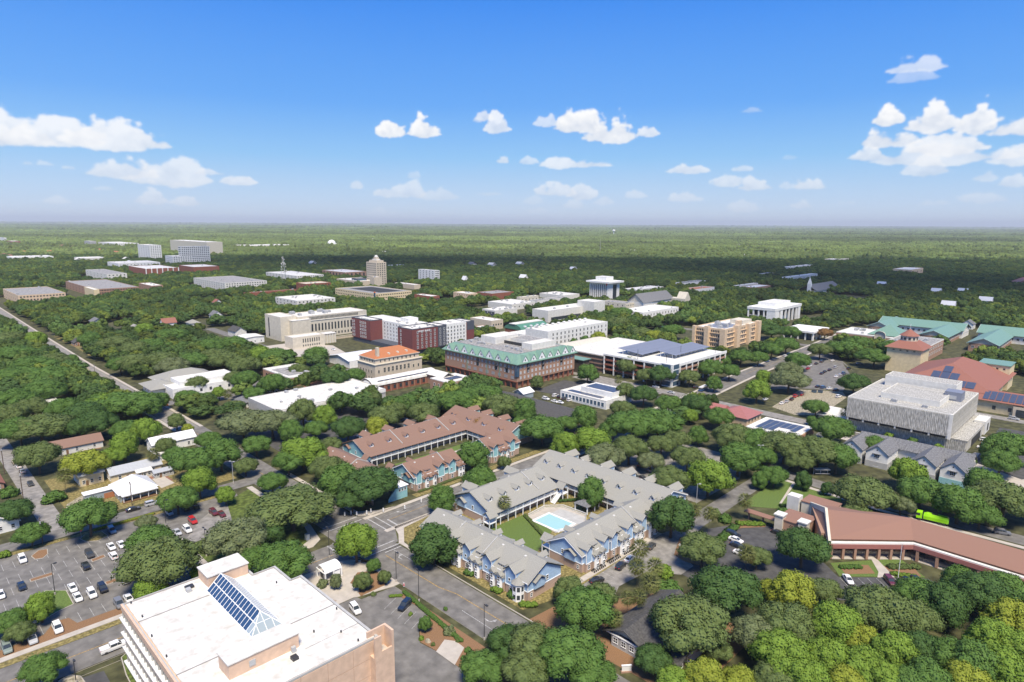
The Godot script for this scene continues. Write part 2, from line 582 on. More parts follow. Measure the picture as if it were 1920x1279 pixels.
# painted turn arrow: a shaft that bends to one side and ends in a head
func arrow(at: Vector2, dir: Vector2, side: float, size := 3.6) -> void:
	var s := Vector2(-dir.y, dir.x) * side
	var b := MB.new()
	var o := at - dir * size / 2
	for f in [[o, o + dir * size * 0.55], [o + dir * size * 0.5, o + dir * size * 0.72 + s * size * 0.25]]:
		var d: Vector2 = (f[1] - f[0]).normalized() * 0.14
		var e := Vector2(-d.y, d.x)
		b.prism(PackedVector2Array([f[0] - e, f[1] - e, f[1] + e, f[0] + e]), 0.062, 0.062, false)
	var t := o + dir * size * 0.72 + s * size * 0.25
	b.prism(PackedVector2Array([t + dir * 0.55, t + s * 1.1, t - dir * 0.55]), 0.066, 0.066, false)
	struct("turn_arrow", b.done(), M("paint_white"))

func stalls(p: Vector2, q: Vector2, n: int, depth: Vector2) -> void:
	var b := MB.new()
	for k in n + 1:
		var c := p.lerp(q, float(k) / n)
		var d := depth.normalized() * 0.05
		var e := Vector2(-d.y, d.x)
		b.prism(PackedVector2Array([c - e, c + depth - e, c + depth + e, c + e]), 0.062, 0.062, false)
	struct("stall_lines", b.done(), M("paint_white"))

func make_roads() -> void:
	# the grid of streets
	road("street", [V(-168.5, 140), V(-168.5, -96)], 13.0, 0.040)
	road("street", [V(-177, -112), V(-178.5, -215), V(-185, -330), V(-193, -420), V(-199, -560), V(-208, -700)], 10.5, 0.040, "asphalt", 1.8)
	road("street", [V(-60, -103.5), V(-160, -103.5), V(-185, -104.6), V(-330, -105)], 13.0, 0.044)
	road("street", [V(-329, -105), V(-520, -102), V(-760, -103), V(-1100, -106)], 9.6, 0.043, "asphalt_old", 1.6)
	road("street", [V(-243.5, 120), V(-243.5, -99)], 7.6, 0.048)
	road("street", [V(-247, -35.5), V(-420, -35.5), V(-640, -36)], 6.6, 0.052, "asphalt_old")
	road("street", [V(-102.5, -190), V(-103.5, -246), V(-107, -330)], 7.0, 0.044)
	road("street", [V(-104, -258), V(-60, -254), V(20, -258)], 8.0, 0.048)
	road("street", [V(-100, -336), V(-190, -338), V(-300, -338)], 9.0, 0.048, "asphalt_old")
	road("street", [V(-96, -420), V(0, -418)], 8.0, 0.044, "asphalt_old")
	road("street", [V(-385, -110), V(-390, -250), V(-395, -420)], 9.0, 0.052)
	road("street", [V(-440, -222), V(-500, -225), V(-640, -230)], 9.0, 0.048)
	road("street", [V(-190, -560), V(-330, -565)], 9.0, 0.052)
	sheet("junction", [V(-186, -96.5), V(-162, -96.5), V(-162, -111), V(-171, -116), V(-184, -116), V(-187, -111)], 0.056, "asphalt")
	# pavements and corners near the junction
	slab("pavement", [V(-161.6, -22), V(-159.4, -22), V(-159.4, -80), V(-163.5, -80), V(-163.5, -92), V(-161.5, -96.2), V(-158, -97), V(-96, -97), V(-96, -95), V(-141, -95), V(-144, -85), V(-150, -80), V(-161.6, -80)], 0.12, "concrete")
	slab("pavement", [V(-179.6, 60), V(-177.6, 60), V(-177.6, -78), V(-177.6, -90), V(-180.5, -94), V(-192, -96.7), V(-238, -96.7), V(-238, -94.6), V(-192, -94.6), V(-183, -92), V(-179.6, -86)], 0.12, "concrete")
	slab("pavement", [V(-171.2, -116), V(-166, -114), V(-161, -110.6), V(-156, -110.6), V(-156, -111.6), V(-160, -112.0), V(-168.6, -118), V(-171.2, -140)], 0.12, "concrete")
	slab("kerb", [V(-156, -110.4), V(-100, -110.4), V(-100, -110.75), V(-156, -110.75)], 0.12, "kerb")
	slab("pavement", [V(-184, -116), V(-187, -111.8), V(-240, -111.8), V(-240, -113.6), V(-190, -113.6), V(-186, -119), V(-184, -128)], 0.12, "concrete")
	sheet("dry_verge", rect(-177.5, -175.2, -88, 60), 0.03, "dry_grass")
	# crossing lines: north, south, east and west arms
	for z in [-113.0, -115.6]:
		bar(V(-184.2, z), V(-171.5, z), 0.42)
	for z in [-95.6, -98.4]:
		bar(V(-175.5, z), V(-162.5, z), 0.42)
	for x in [-163.4, -160.6]:
		bar(V(x, -98.0), V(x, -110.6), 0.42)
	for x in [-183.8, -186.6]:
		bar(V(x, -98.2), V(x, -111.2), 0.42)
	bar(V(-177.5, -117.6), V(-171.6, -117.6), 0.6)
	bar(V(-175, -93.4), V(-169, -93.4), 0.6)
	bar(V(-158.8, -104), V(-158.8, -110), 0.35)
	# lane lines
	bar(V(-168.7, -92), V(-168.7, 60), 0.24, "paint_yellow")
	bar(V(-168.4, -92), V(-172, -60), 0.14)
	bar(V(-157.5, -103.2), V(-132, -103.6), 0.24, "paint_yellow")
	bar(V(-132, -103.6), V(-126, -105.0), 0.24, "paint_yellow")
	bar(V(-126, -105.0), V(-100, -105.2), 0.24, "paint_yellow")
	bar(V(-158.5, -106.9), V(-149.5, -107.1), 0.16)
	bar(V(-119, -101.0), V(-104, -101.0), 0.16)
	bar(V(-177.0, -118), V(-177.8, -180), 0.2, "paint_yellow")
	bar(V(-180.2, -118), V(-180.8, -150), 0.14)
	bar(V(-190, -105), V(-330, -105), 0.2, "paint_yellow")
	bar(V(-188, -101.5), V(-205, -101.5), 0.14)
	bar(V(-193.6, -420), V(-199, -560), 0.2, "paint_yellow")
	arrow(V(-153.5, -105.3), V(-1, 0), 1.0)
	arrow(V(-110.5, -102.8), V(1, 0), -1.0)
	arrow(V(-178.8, -124.5), V(0, 1), 1.0)
	arrow(V(-194, -103.3), V(1, 0), 1.0)
	arrow(V(-243.6, -27), V(0, -1), -1.0, 2.6)
	# the big car park in the west
	sheet("car_park", [V(-237.6, 110), V(-183, 110), V(-183, -82), V(-238, -90)], 0.030, "asphalt")
	sheet("pale_pavement", [V(-206, -60), V(-183, -62), V(-183, -84), V(-236, -89), V(-222, -72)], 0.036, "asphalt_old")
	for x in [-232.0, -222.0, -214.5, -206.5]:
		stalls(V(x, 30), V(x, -46), 28, V(5.0, 0))
	stalls(V(-188.5, 44), V(-188.5, -40), 31, V(5.0, 0))
	slab("mulch_bed", [V(-183, 90), V(-179.6, 90), V(-179.6, -60), V(-183, -60), V(-183, -28), V(-187, -27), V(-187.6, -24), V(-183, -21)], 0.13, "mulch")
	island("planted_island", [V(-206.1, -25.4), V(-202.3, -29.3), V(-193.5, -29.2), V(-192.3, -25.2), V(-188.8, -19.8), V(-198.1, -18.5)], "lawn")
	island("planted_island", [V(-234.3, -39.5), V(-236.4, -41.2), V(-235.5, -45.5), V(-230.4, -46.1), V(-229.1, -43.3), V(-230.7, -40.4)], "dry_grass")
	island("planted_island", [V(-231.7, -26.3), V(-234.3, -28.4), V(-233.6, -30.4), V(-230, -29.9), V(-228.1, -28.4), V(-228.9, -26.7)], "mulch")
	island("planted_island", [V(-216.9, -52.2), V(-215.8, -56.5), V(-214.9, -60.6), V(-216.6, -61.5), V(-221.2, -58.1), V(-224.8, -50.5)], "mulch")
	for q in [[V(-215.4, -23.5), V(-215.4, -28.6)], [V(-215.9, -38.6), V(-216.6, -41.9)], [V(-198.8, -38.2), V(-199, -40.6)]]:
		var c: Vector2 = q[0]
		var e: Vector2 = q[1]
		island("median", [c + V(-0.8, 0), e + V(-0.8, 0), e + V(0.8, 0), c + V(0.8, 0)], "mulch")
	slab("verge", [V(-238.4, 60), V(-236.6, 60), V(-236.6, -84), V(-238.4, -84)], 0.13, "dry_grass")
	slab("park_ground", [V(-206, -62.6), V(-180, -62.6), V(-180, -92), V(-192, -94.4), V(-236, -94.4), V(-230, -84), V(-209, -78)], 0.10, "grass")
	slab("path", [V(-212, -60.8), V(-180, -60.8), V(-180, -62.8), V(-212, -62.8)], 0.13, "concrete")
	# the office's plaza, drive and beds
	sheet("drive", [V(-144, -67), V(-144, -84.6), V(-142, -85), V(-141, -95.2), V(-137.5, -95.2), V(-124, -94), V(-122, -89), V(-116, -85), V(-110, -86), V(-101, -86), V(-90, -80), V(-90, -40), V(-104, -40), V(-106, -66), V(-118, -70), V(-136, -70)], 0.034, "asphalt")
	slab("plaza", [V(-164, -78), V(-164, -91), V(-161, -95.5), V(-158, -97), V(-141.2, -97), V(-141.2, -95), V(-143.6, -85), V(-144.2, -84), V(-144.2, -67), V(-160, -67)], 0.115, "concrete")
	sheet("brick_paving", [V(-152, -77), V(-146, -80), V(-144.6, -77), V(-144.6, -71), V(-151, -70)], 0.135, "pavers")
	slab("planting_bed", [V(-154.5, -91.5), V(-151.5, -96), V(-147.5, -95.5), V(-143.3, -94), V(-143.3, -85.6), V(-145, -86), V(-148, -88), V(-151, -87)], 0.2, "mulch")
	slab("planting_bed", [V(-137, -95), V(-98, -95), V(-90, -95), V(-90, -82), V(-101, -86), V(-110, -86), V(-116, -85.2), V(-122, -89.2), V(-124, -94.2), V(-135, -93.2)], 0.16, "mulch")
	sheet("drive", [V(-110.5, -85.6), V(-112.6, -89.9), V(-110.2, -91.5), V(-106.9, -91.3), V(-103.7, -85.7)], 0.19, "concrete")
	stalls(V(-136, -92.0), V(-124, -92.0), 4, V(2.2, 5.2))
	stalls(V(-100, -74), V(-94, -60), 5, V(5, 1.5))
	sheet("drive", [V(-162, -20), V(-159.4, -20), V(-158, -28), V(-120, -28), V(-110, 20), V(-162, 20)], 0.034, "asphalt_new")
	island("planting_bed", [V(-160.2, -32.2), V(-161.4, -33.8), V(-157.9, -33.3), V(-148.6, -32.5), V(-146.5, -31.1), V(-152.9, -31.3)], "grass")
	island("planting_bed", [V(-161, -20.2), V(-161.6, -22.1), V(-159.4, -23.7), V(-156.6, -23.9), V(-155.2, -22.8), V(-159.5, -19.7)], "sand")
	# ground round the blue apartments and their lane
	sheet("apartment_ground", [V(-172, -118), V(-161, -112.5), V(-108, -112.5), V(-104, -128), V(-104, -200), V(-172, -205)], 0.03, "dry_grass")
	sheet("mown_lawn", [V(-147.5, -153.4), V(-133, -153.4), V(-130, -146), V(-126, -137), V(-146, -131), V(-148, -138)], 0.05, "lawn")
	sheet("service_lane", [V(-104.5, -128), V(-106, -176), V(-103, -190), V(-99, -190), V(-96, -170), V(-88, -165), V(-88, -158), V(-96, -152), V(-97, -140), V(-92, -128), V(-100, -124)], 0.04, "asphalt_old")
	slab("pavement", [V(-105.4, -126), V(-107.4, -126), V(-107.8, -176), V(-105.8, -176)], 0.12, "concrete")
	stalls(V(-105.2, -140), V(-105.6, -164), 9, V(4.6, 0))
	sheet("car_park", [V(-170, -213), V(-170, -250), V(-152, -262), V(-120, -262), V(-110, -240), V(-110, -206), V(-150, -206)], 0.03, "asphalt_old")
	sheet("car_park", [V(-97, -190), V(-96, -160), V(-86, -158), V(-70, -166), V(-50, -178), V(-36, -186), V(-30, -204), V(-37, -207), V(-55.5, -189.5), V(-66, -199), V(-78, -207), V(-88, -206), V(-92, -200)], 0.036, "asphalt_new")
	# round the red-roofed library
	slab("shrub_bed", [V(-89.9, -182.2), V(-93, -196.3), V(-92.5, -203.9), V(-85.3, -209), V(-84.1, -205.3), V(-89.4, -198.6), V(-91.7, -192)], 0.13, "mulch")
	slab("planting_bed", [V(-95.6, -166.6), V(-91.1, -165.5), V(-85.5, -166.7), V(-87, -174.3), V(-95.9, -183.8), V(-100.3, -177.9)], 0.13, "mulch")
	slab("lawn_patch", [V(-60, -196), V(-55.3, -190), V(-37.6, -207.2), V(-46, -214)], 0.1, "lawn")
	slab("mulch_bed", [V(-58, -196.5), V(-54.5, -192.4), V(-48.5, -199), V(-51.5, -202.8)], 0.14, "mulch")
	slab("mulch_bed", [V(-49, -204), V(-46.4, -199.4), V(-38.6, -207), V(-43, -213)], 0.14, "mulch")
	slab("path", [V(-52.6, -208.2), V(-51.8, -209.7), V(-43.9, -200.8), V(-47.4, -197.2), V(-48.1, -200.7)], 0.15, "concrete")
	slab("lawn_patch", [V(-98, -215), V(-88, -222), V(-72, -236), V(-74, -248), V(-99, -250)], 0.09, "lawn")
	slab("path", [V(-88.5, -226.2), V(-87.9, -226.9), V(-92.2, -250.3), V(-93.1, -249.4)], 0.12, "concrete")
	slab("lawn_patch", [V(-70, -236), V(-40, -244), V(-10, -246), V(-10, -236), V(-48, -230)], 0.09, "grass")
	slab("pavement", [V(-98, -252), V(-60, -248.5), V(0, -252), V(0, -250), V(-60, -246.6), V(-98, -250)], 0.12, "concrete")
	stalls(V(-55, -189.3), V(-40, -203.8), 8, V(3.6, 3.4))
	# leaf-strewn ground by the low dark-roofed house
	sheet("leaf_litter", [V(-104, -110.6), V(-88, -112), V(-60, -113), V(-60, -146), V(-86, -148), V(-95, -132), V(-103, -124)], 0.03, "mulch")
	# open ground and car parks among the blocks
	sheet("car_park", [V(-250, -122), V(-244, -200), V(-260, -210), V(-330, -205), V(-330, -122)], 0.03, "asphalt_new")
	sheet("car_park", [V(-262, -282), V(-205, -292), V(-200, -326), V(-268, -316)], 0.032, "asphalt_new")
	sheet("car_park", rect(-270, -205, -335, -326), 0.03, "asphalt_old")
	sheet("car_park", [V(-145.8, -351.8), V(-150.5, -402.8), V(-130.3, -416.9), V(-123.6, -403.6), V(-120.6, -355.6), V(-130.6, -345.2)], 0.04, "sand")
	sheet("car_park", [V(-164.3, -388.4), V(-151.2, -406.8), V(-130.8, -418.6), V(-137.2, -457.5), V(-160.2, -506.5), V(-145.4, -483.4), V(-182.8, -549.9), V(-185.8, -507.9), V(-178.8, -442.4)], 0.036, "asphalt")
	sheet("service_yard", [V(-103, -330), V(-52, -335), V(-50, -345), V(-20, -345), V(-20, -300), V(-48, -310), V(-103, -322)], 0.034, "concrete")
	sheet("car_park", [V(-49, -398), V(-48, -330), V(-30, -320), V(-10, -360), V(-20, -400)], 0.044, "asphalt_new")
	sheet("car_park", [V(-370, -120), V(-372, -172), V(-395, -178), V(-440, -172), V(-440, -122)], 0.03, "asphalt")
	sheet("gravel_yard", [V(-538.7, -94.9), V(-523.5, -104.5), V(-462.8, -96.3), V(-442.2, -88.9), V(-473.1, -85)], 0.05, "sand")
	sheet("dry_field", [V(-683.5, -113.1), V(-701.8, -141.2), V(-599.7, -124.8), V(-546.1, -120.5), V(-538.7, -114.5), V(-616.4, -115.5)], 0.04, "dry_grass")
	sheet("yard", rect(-300, -250, -96, -41), 0.024, "dry_grass")
	sheet("brown_clearing", [V(-340.4, -52.8), V(-345.6, -60.5), V(-339.3, -69.7), V(-326.9, -66.8), V(-328.7, -55.1)], 0.03, "mulch")
	sheet("swept_yard", [V(-257.3, -39.4), V(-268.1, -42.3), V(-273.6, -48.4), V(-270.2, -48.5), V(-259.7, -43)], 0.04, "sand")
	sheet("patio", [V(-287, -70.9), V(-286, -74.1), V(-273.3, -76.8), V(-265.2, -77.2), V(-264.5, -72.1), V(-279.2, -70.7)], 0.05, "brick_paving")
	sheet("patio", [V(-272.5, -71.6), V(-272.2, -75.9), V(-262, -76.6), V(-260, -71.2)], 0.056, "concrete")
	sheet("square", [V(-362, -214), V(-330, -190), V(-352, -176), V(-385, -196)], 0.04, "brick_paving")
	sheet("forecourt", [V(-515, -220), V(-440, -222), V(-440, -260), V(-480, -270), V(-515, -250)], 0.05, "concrete")
	for r in [[-237, -183, -60, 60], [-165, -88, -97, 20], [-172, -100, -206, -112], [-104, -88, -200, -124], [-97, -20, -206, -160], [-200, -190, -700, -330], [-268, -200, -336, -282], [-125, -20, -345, -296], [-188, -118, -500, -405], [-186, -112, -405, -342], [-470, -440, -300, -225], [-400, -380, -258, -205]]:
		clear_of(r[0], r[1], r[2], r[3])

# ---------------------------------------------------------------- building kit
# a window that faces +z: a frame and dark glass, made once for each size and look
func window_mesh(w: float, h: float, frame: String, glass: String, bars_x := 1, bars_y := 1) -> ArrayMesh:
	var key := "win %.2f %.2f %s %s %d %d" % [w, h, frame, glass, bars_x, bars_y]
	if shared.has(key):
		return shared[key]
	var g := MB.new()
	g.box(P(-w / 2, -h / 2, -0.1), P(w / 2, h / 2, 0.03))
	var mesh := g.done(M(glass))
	if frame:
		var t := minf(0.12, w * 0.09)
		var f := MB.new()
		f.box(P(-w / 2 - t, h / 2, -0.1), P(w / 2 + t, h / 2 + t, 0.09))
		f.box(P(-w / 2 - t, -h / 2 - t, -0.1), P(w / 2 + t, -h / 2, 0.14))
		f.box(P(-w / 2 - t, -h / 2, -0.1), P(-w / 2, h / 2, 0.09))
		f.box(P(w / 2, -h / 2, -0.1), P(w / 2 + t, h / 2, 0.09))
		for k in range(1, bars_x):
			var x := -w / 2 + w * k / bars_x
			f.box(P(x - 0.04, -h / 2, 0.0), P(x + 0.04, h / 2, 0.07))
		for k in range(1, bars_y):
			var y := -h / 2 + h * k / bars_y
			f.box(P(-w / 2, y - 0.04, 0.0), P(w / 2, y + 0.04, 0.065))
		f.add_to(mesh, M(frame))
	shared[key] = mesh
	return mesh

# windows along a wall; side S or N: the wall's plane is a z and u runs along x; E or W: the plane is an x and u runs along z
func windows(o: Node3D, side: String, plane: float, u0: float, u1: float, cols: int, ys: Array, mesh: Mesh, called := "window") -> void:
	var turn: float = {"S": 0.0, "E": PI / 2, "N": PI, "W": -PI / 2}[side]
	for y in ys:
		for k in cols:
			var u := lerpf(u0, u1, (k + 0.5) / cols)
			part(called, mesh, null, o, (P(u, y, plane) if side in "SN" else P(plane, y, u)) - o.position, Vector3.ONE, turn)

# box in world axes under a thing that is not turned
func wb(o: Node3D, called: String, x0: float, x1: float, y0: float, y1: float, z0: float, z1: float, m: String) -> MeshInstance3D:
	var a := o.position
	return bx(called, x0 - a.x, x1 - a.x, y0, y1, z0 - a.z, z1 - a.z, M(m), o)

func wmesh(o: Node3D, called: String, mesh: Mesh, m: String) -> MeshInstance3D:
	return part(called, mesh, M(m), o, -o.position)

func building(called: String, label: String, category: String, x0: float, x1: float, z0: float, z1: float, group := "") -> Node3D:
	clear_of(x0, x1, z0, z1, 5.0)
	if x0 < -450 or z0 < -450:
		clear_of(x0, x1 + 16, z0, z1 + 16, 5.0)
	return thing(called, label, category, P((x0 + x1) / 2, 0, (z0 + z1) / 2), group)

# walls, a flat roof sunk behind a parapet
func block(o: Node3D, x0: float, x1: float, z0: float, z1: float, y0: float, h: float, wall: String, roof := "white_roof", lip := 0.6, cap := "") -> void:
	wb(o, "wall", x0, x1, y0, h - lip, z0, z1, wall)
	wb(o, "roof", x0 + 0.28, x1 - 0.28, h - lip, h - lip + 0.12, z0 + 0.28, z1 - 0.28, roof)
	var c := cap if cap else wall
	wb(o, "parapet", x0, x1, h - lip, h, z1 - 0.28, z1, c)
	wb(o, "parapet", x0, x1, h - lip, h, z0, z0 + 0.28, c)
	wb(o, "parapet", x0, x0 + 0.28, h - lip, h, z0 + 0.28, z1 - 0.28, c)
	wb(o, "parapet", x1 - 0.28, x1, h - lip, h, z0 + 0.28, z1 - 0.28, c)

func unit_mesh() -> ArrayMesh:
	if shared.has("ac"):
		return shared["ac"]
	var b := MB.new()
	b.box(P(-1.0, 0, -0.7), P(1.0, 1.05, 0.7))
	b.box(P(-1.05, 0.95, -0.75), P(1.05, 1.02, 0.75))
	b.beam(P(-0.45, 1.02, 0), P(-0.45, 1.25, 0), 0.38, 8)
	b.beam(P(0.45, 1.02, 0), P(0.45, 1.25, 0), 0.38, 8)
	for k in 5:
		b.box(P(-0.9, 0.15 + k * 0.15, 0.7), P(0.9, 0.21 + k * 0.15, 0.74))
	shared["ac"] = b.done()
	return shared["ac"]

func units(o: Node3D, x0: float, x1: float, z0: float, z1: float, y: float, n: int, size := 1.0) -> void:
	for k in n:
		var s := size * rng.randf_range(0.7, 1.4)
		part("rooftop_unit", unit_mesh(), M("unit_metal"), o, P(rng.randf_range(x0, x1), y, rng.randf_range(z0, z1)) - o.position, P(s, s, s), PI / 2 * rng.randi_range(0, 1))

# flat-roofed block with rows of windows on the two sides that face the camera
func plain(called: String, label: String, category: String, x0: float, x1: float, z0: float, z1: float, h: float, wall: String, roof: String, rows: int, cs: int, ce: int, ww := 1.6, wh := 1.7, frame := "", glass := "glass", n_units := 3, group := "", lip := 0.6) -> Node3D:
	var o := building(called, label, category, x0, x1, z0, z1, group)
	block(o, x0, x1, z0, z1, 0.0, h, wall, roof, lip)
	var ys := []
	for k in rows:
		ys.append((h - lip) * (k + 0.55) / rows)
	var wm := window_mesh(ww, wh, frame, glass)
	if cs:
		windows(o, "S", z1, x0 + 1.0, x1 - 1.0, cs, ys, wm)
	if ce:
		windows(o, "E", x1, z0 + 1.0, z1 - 1.0, ce, ys, wm)
	units(o, x0 + 2, x1 - 2, z0 + 2, z1 - 2, h - lip + 0.12, n_units)
	return o

# a pitched roof of two thick slopes with overhangs, ridge along local x
func pitched(L: float, D: float, eave: float, ridge: float, over := 0.5, thick := 0.22) -> ArrayMesh:
	var b := MB.new()
	var s := (ridge - eave) / (D / 2)
	var y := eave - over * s
	for d in [1.0, -1.0]:
		var a := P(-L / 2 - over, y, d * (D / 2 + over))
		var c := P(L / 2 + over, y, d * (D / 2 + over))
		var e := P(L / 2 + over, ridge, 0)
		var f := P(-L / 2 - over, ridge, 0)
		var t := Vector3(0, thick, 0)
		if d > 0:
			b.quad(a + t, c + t, e + t, f + t)
			b.quad(c, a, f, e)
			b.quad(a, c, c + t, a + t)
			b.quad(c, e, e + t, c + t)
			b.quad(f, a, a + t, f + t)
		else:
			b.quad(c + t, a + t, f + t, e + t)
			b.quad(a, c, e, f)
			b.quad(c, a, a + t, c + t)
			b.quad(e, c, c + t, e + t)
			b.quad(a, f, f + t, a + t)
	return b.done()

func gable_wall(L: float, D: float, eave: float, ridge: float) -> ArrayMesh:
	var b := MB.new()
	b.gable(-L / 2, L / 2, -D / 2, D / 2, eave, ridge - 0.02)
	return b.done()

# white boards along the sloping edge of a gable; x is the local plane of the gable
func rake(x: float, D: float, eave: float, ridge: float, over := 0.5, wd := 0.3) -> ArrayMesh:
	var b := MB.new()
	var s := (ridge - eave) / (D / 2)
	for d in [1.0, -1.0]:
		var p := P(x, eave - over * s, d * (D / 2 + over))
		var q := P(x, ridge, 0)
		var n := Vector3(0, -wd, 0)
		var k := Vector3(0.07, 0, 0)
		b.quad(p + n + k, p + k, q + k, q + n + k)
		b.quad(p + k + n, q + n + k, q + k, p + k)
		b.quad(p + n - k, q + n - k, q - k, p - k)
		b.quad(p - k, p + k, q + k, q - k)
		b.quad(p + n - k, p + n + k, p + k, p - k)
	return b.done()

func railing_mesh(L: float) -> ArrayMesh:
	var b := MB.new()
	b.box(P(-L / 2, 0.95, -0.05), P(L / 2, 1.05, 0.05))
	b.box(P(-L / 2, 0.12, -0.04), P(L / 2, 0.2, 0.04))
	var n := int(L / 0.3)
	for k in n:
		var x := -L / 2 + L * (k + 0.5) / n
		b.box(P(x - 0.035, 0.2, -0.03), P(x + 0.035, 0.95, 0.03))
	return b.done()

# ---------------------------------------------------------------- the office with the skylight
func make_near_buildings() -> void:
	var h := 16.0
	var o := building("office_building", "peach office block with a white flat roof and long blue glass skylight", "building", -155, -105.5, -66.6, -32.5)
	var outline := [V(-155, -32.5), V(-105.5, -32.5), V(-105.5, -66.6), V(-138.4, -66.6), V(-138.4, -64), V(-147, -64), V(-147, -58.6), V(-155, -58.6)]
	wmesh(o, "wall", poly(outline, 0, h - 0.4), "peach")
	var inner: Array = Array(Geometry2D.offset_polygon(PackedVector2Array(outline), -0.5)[0])
	wmesh(o, "roof", poly(inner, h - 0.4, h - 0.15), "white_roof")
	for k in outline.size():
		var p: Vector2 = outline[k]
		var q: Vector2 = outline[(k + 1) % outline.size()]
		var x0 := minf(p.x, q.x) - 0.12
		var x1 := maxf(p.x, q.x) + 0.12
		var z0 := minf(p.y, q.y) - 0.12
		var z1 := maxf(p.y, q.y) + 0.12
		if absf(p.x - q.x) > absf(p.y - q.y):
			wb(o, "parapet", x0, x1, h - 0.42, h + 0.02, z0, z1 + 0.3 * float(p.y < -40), "grey_wall")
		else:
			wb(o, "parapet", x0, x1, h - 0.42, h + 0.004, z0 + 0.3, z1 - 0.3, "grey_wall")
	wb(o, "roof_seam", -145.45, -145.2, h - 0.14, h - 0.06, -47.6, -32.9, "seam")
	wb(o, "roof_seam", -122.1, -121.85, h - 0.14, h - 0.06, -66.2, -32.9, "seam")
	wb(o, "roof_seam", -112.2, -112.1, h - 0.14, h - 0.1, -66.2, -54, "grey_roof")
	# banded south front: ledges, dark strip windows, white planters
	for k in 4:
		var y := 2.6 + 3.6 * k
		wb(o, "strip_window", -154.2, -106.5, y - 0.2, y + 1.25, -32.6, -32.3, "glass")
		wb(o, "ledge", -155.2, -105.7, y - 0.65, y - 0.38, -32.6, -31.5, "white_wall")
		wb(o, "spandrel", -155.1, -105.8, y + 1.25, y + 2.6, -32.6, -32.0, "peach")
		for i in 24:
			wb(o, "window_rib", -154.2 + i * 2.0, -153.95 + i * 2.0, y - 0.35, y + 1.25, -32.4, -32.0, "grey_wall")
	# east front of big panels
	for r in 4:
		for c in 6:
			wb(o, "wall_panel", -105.5, -105.32, 0.4 + r * 3.8, 4.1 + r * 3.8, -66.3 + c * 5.62, -60.74 + c * 5.62, "peach")
	# penthouse and the second roof house
	wb(o, "penthouse_wall", -154.6, -148.4, h - 0.2, h + 2.5, -58.0, -48.6, "peach")
	wb(o, "penthouse_roof", -154.8, -148.2, h + 2.5, h + 2.75, -58.2, -48.4, "white_roof")
	wb(o, "roof_house_wall", -118.5, -113.6, h - 0.2, h + 2.9, -53.4, -39.5, "peach")
	wb(o, "roof_house_roof", -118.7, -113.4, h + 2.9, h + 3.15, -53.6, -39.3, "white_roof")
	wb(o, "louvre", -113.6, -113.45, h + 0.7, h + 1.9, -44.5, -43.3, "unit_metal")
	wb(o, "roof_duct", -113.3, -112.6, h - 0.15, h + 1.0, -52.3, -51.5, "unit_metal")
	wb(o, "roof_hatch", -111.4, -110.1, h - 0.15, h + 0.5, -51.6, -50.4, "dark_metal")
	wb(o, "roof_hatch", -152.5, -151.1, h - 0.15, h + 0.35, -46.4, -44.6, "dark_metal")
	wb(o, "roof_hatch", -150.9, -149.6, h - 0.15, h + 0.6, -45.3, -44.3, "unit_metal")
	wb(o, "pipe_rack", -108.8, -107.2, h - 0.15, h + 0.25, -42.2, -38.6, "dark_metal")
	for q in [[-154.2, -34], [-146.8, -34.2], [-138, -33.5], [-129, -33.5], [-120, -65.6], [-112, -62], [-139.5, -61], [-107, -63], [-150, -62.5 + 5], [-116, -58]]:
		wb(o, "vent_pipe", q[0], q[0] + 0.25, h - 0.15, h + 0.4, q[1], q[1] + 0.25, "dark_metal")
	# skylight: each pane set into a white grid
	var x0 := -147.4
	var x1 := -123.0
	var zs := -47.8
	var zn := -54.6
	var zr := -51.2
	var y0 := h - 0.05
	var y1 := h + 3.0
	var n := 16
	var hipx := x1 - 3.4
	var b := MB.new()
	b.quad(P(x0, y0 - 0.3, zs), P(x1, y0 - 0.3, zs), P(x1, y0 + 0.1, zs), P(x0, y0 + 0.1, zs))
	for e in [[P(x0, y0, zs), P(x1, y0, zs)], [P(x0, y0, zn), P(x1, y0, zn)], [P(x1, y0, zs), P(x1, y0, zn)], [P(x0, y1, zr), P(hipx, y1, zr)], [P(hipx, y1, zr), P(x1, y0, zs)], [P(hipx, y1, zr), P(x1, y0, zn)], [P(x0, y0, zs), P(x0, y1, zr)], [P(x0, y0, zn), P(x0, y1, zr)], [P(x0, (y0 + y1) / 2, (zs + zr) / 2), P(lerpf(hipx, x1, 0.5), (y0 + y1) / 2, (zs + zr) / 2)]]:
		b.beam(e[0], e[1], 0.10, 5)
	for k in range(1, n):
		var x := lerpf(x0, x1, float(k) / n)
		var f := clampf((x1 - x) / (x1 - hipx), 0.0, 1.0)
		b.beam(P(x, y0, zs), P(x, lerpf(y0, y1, f), lerpf(zs, zr, f)), 0.06, 4)
		b.beam(P(x, y0, zn), P(x, lerpf(y0, y1, f), lerpf(zn, zr, f)), 0.05, 4)
	for k in [1, 2, 3]:
		var z := lerpf(zs, zn, k / 4.0)
		var f := 1.0 - absf(k - 2.0) / 2.0
		b.beam(P(x1, y0, z), P(lerpf(x1, hipx, f), lerpf(y0, y1, f), z), 0.07, 4)
	b.beam(P(x1 - 1.7, (y0 + y1) / 2, (zs + zr) / 2), P(x1 - 1.7, (y0 + y1) / 2, (zn + zr) / 2), 0.07, 4)
	wmesh(o, "skylight_frame", b.done(), "white_trim")
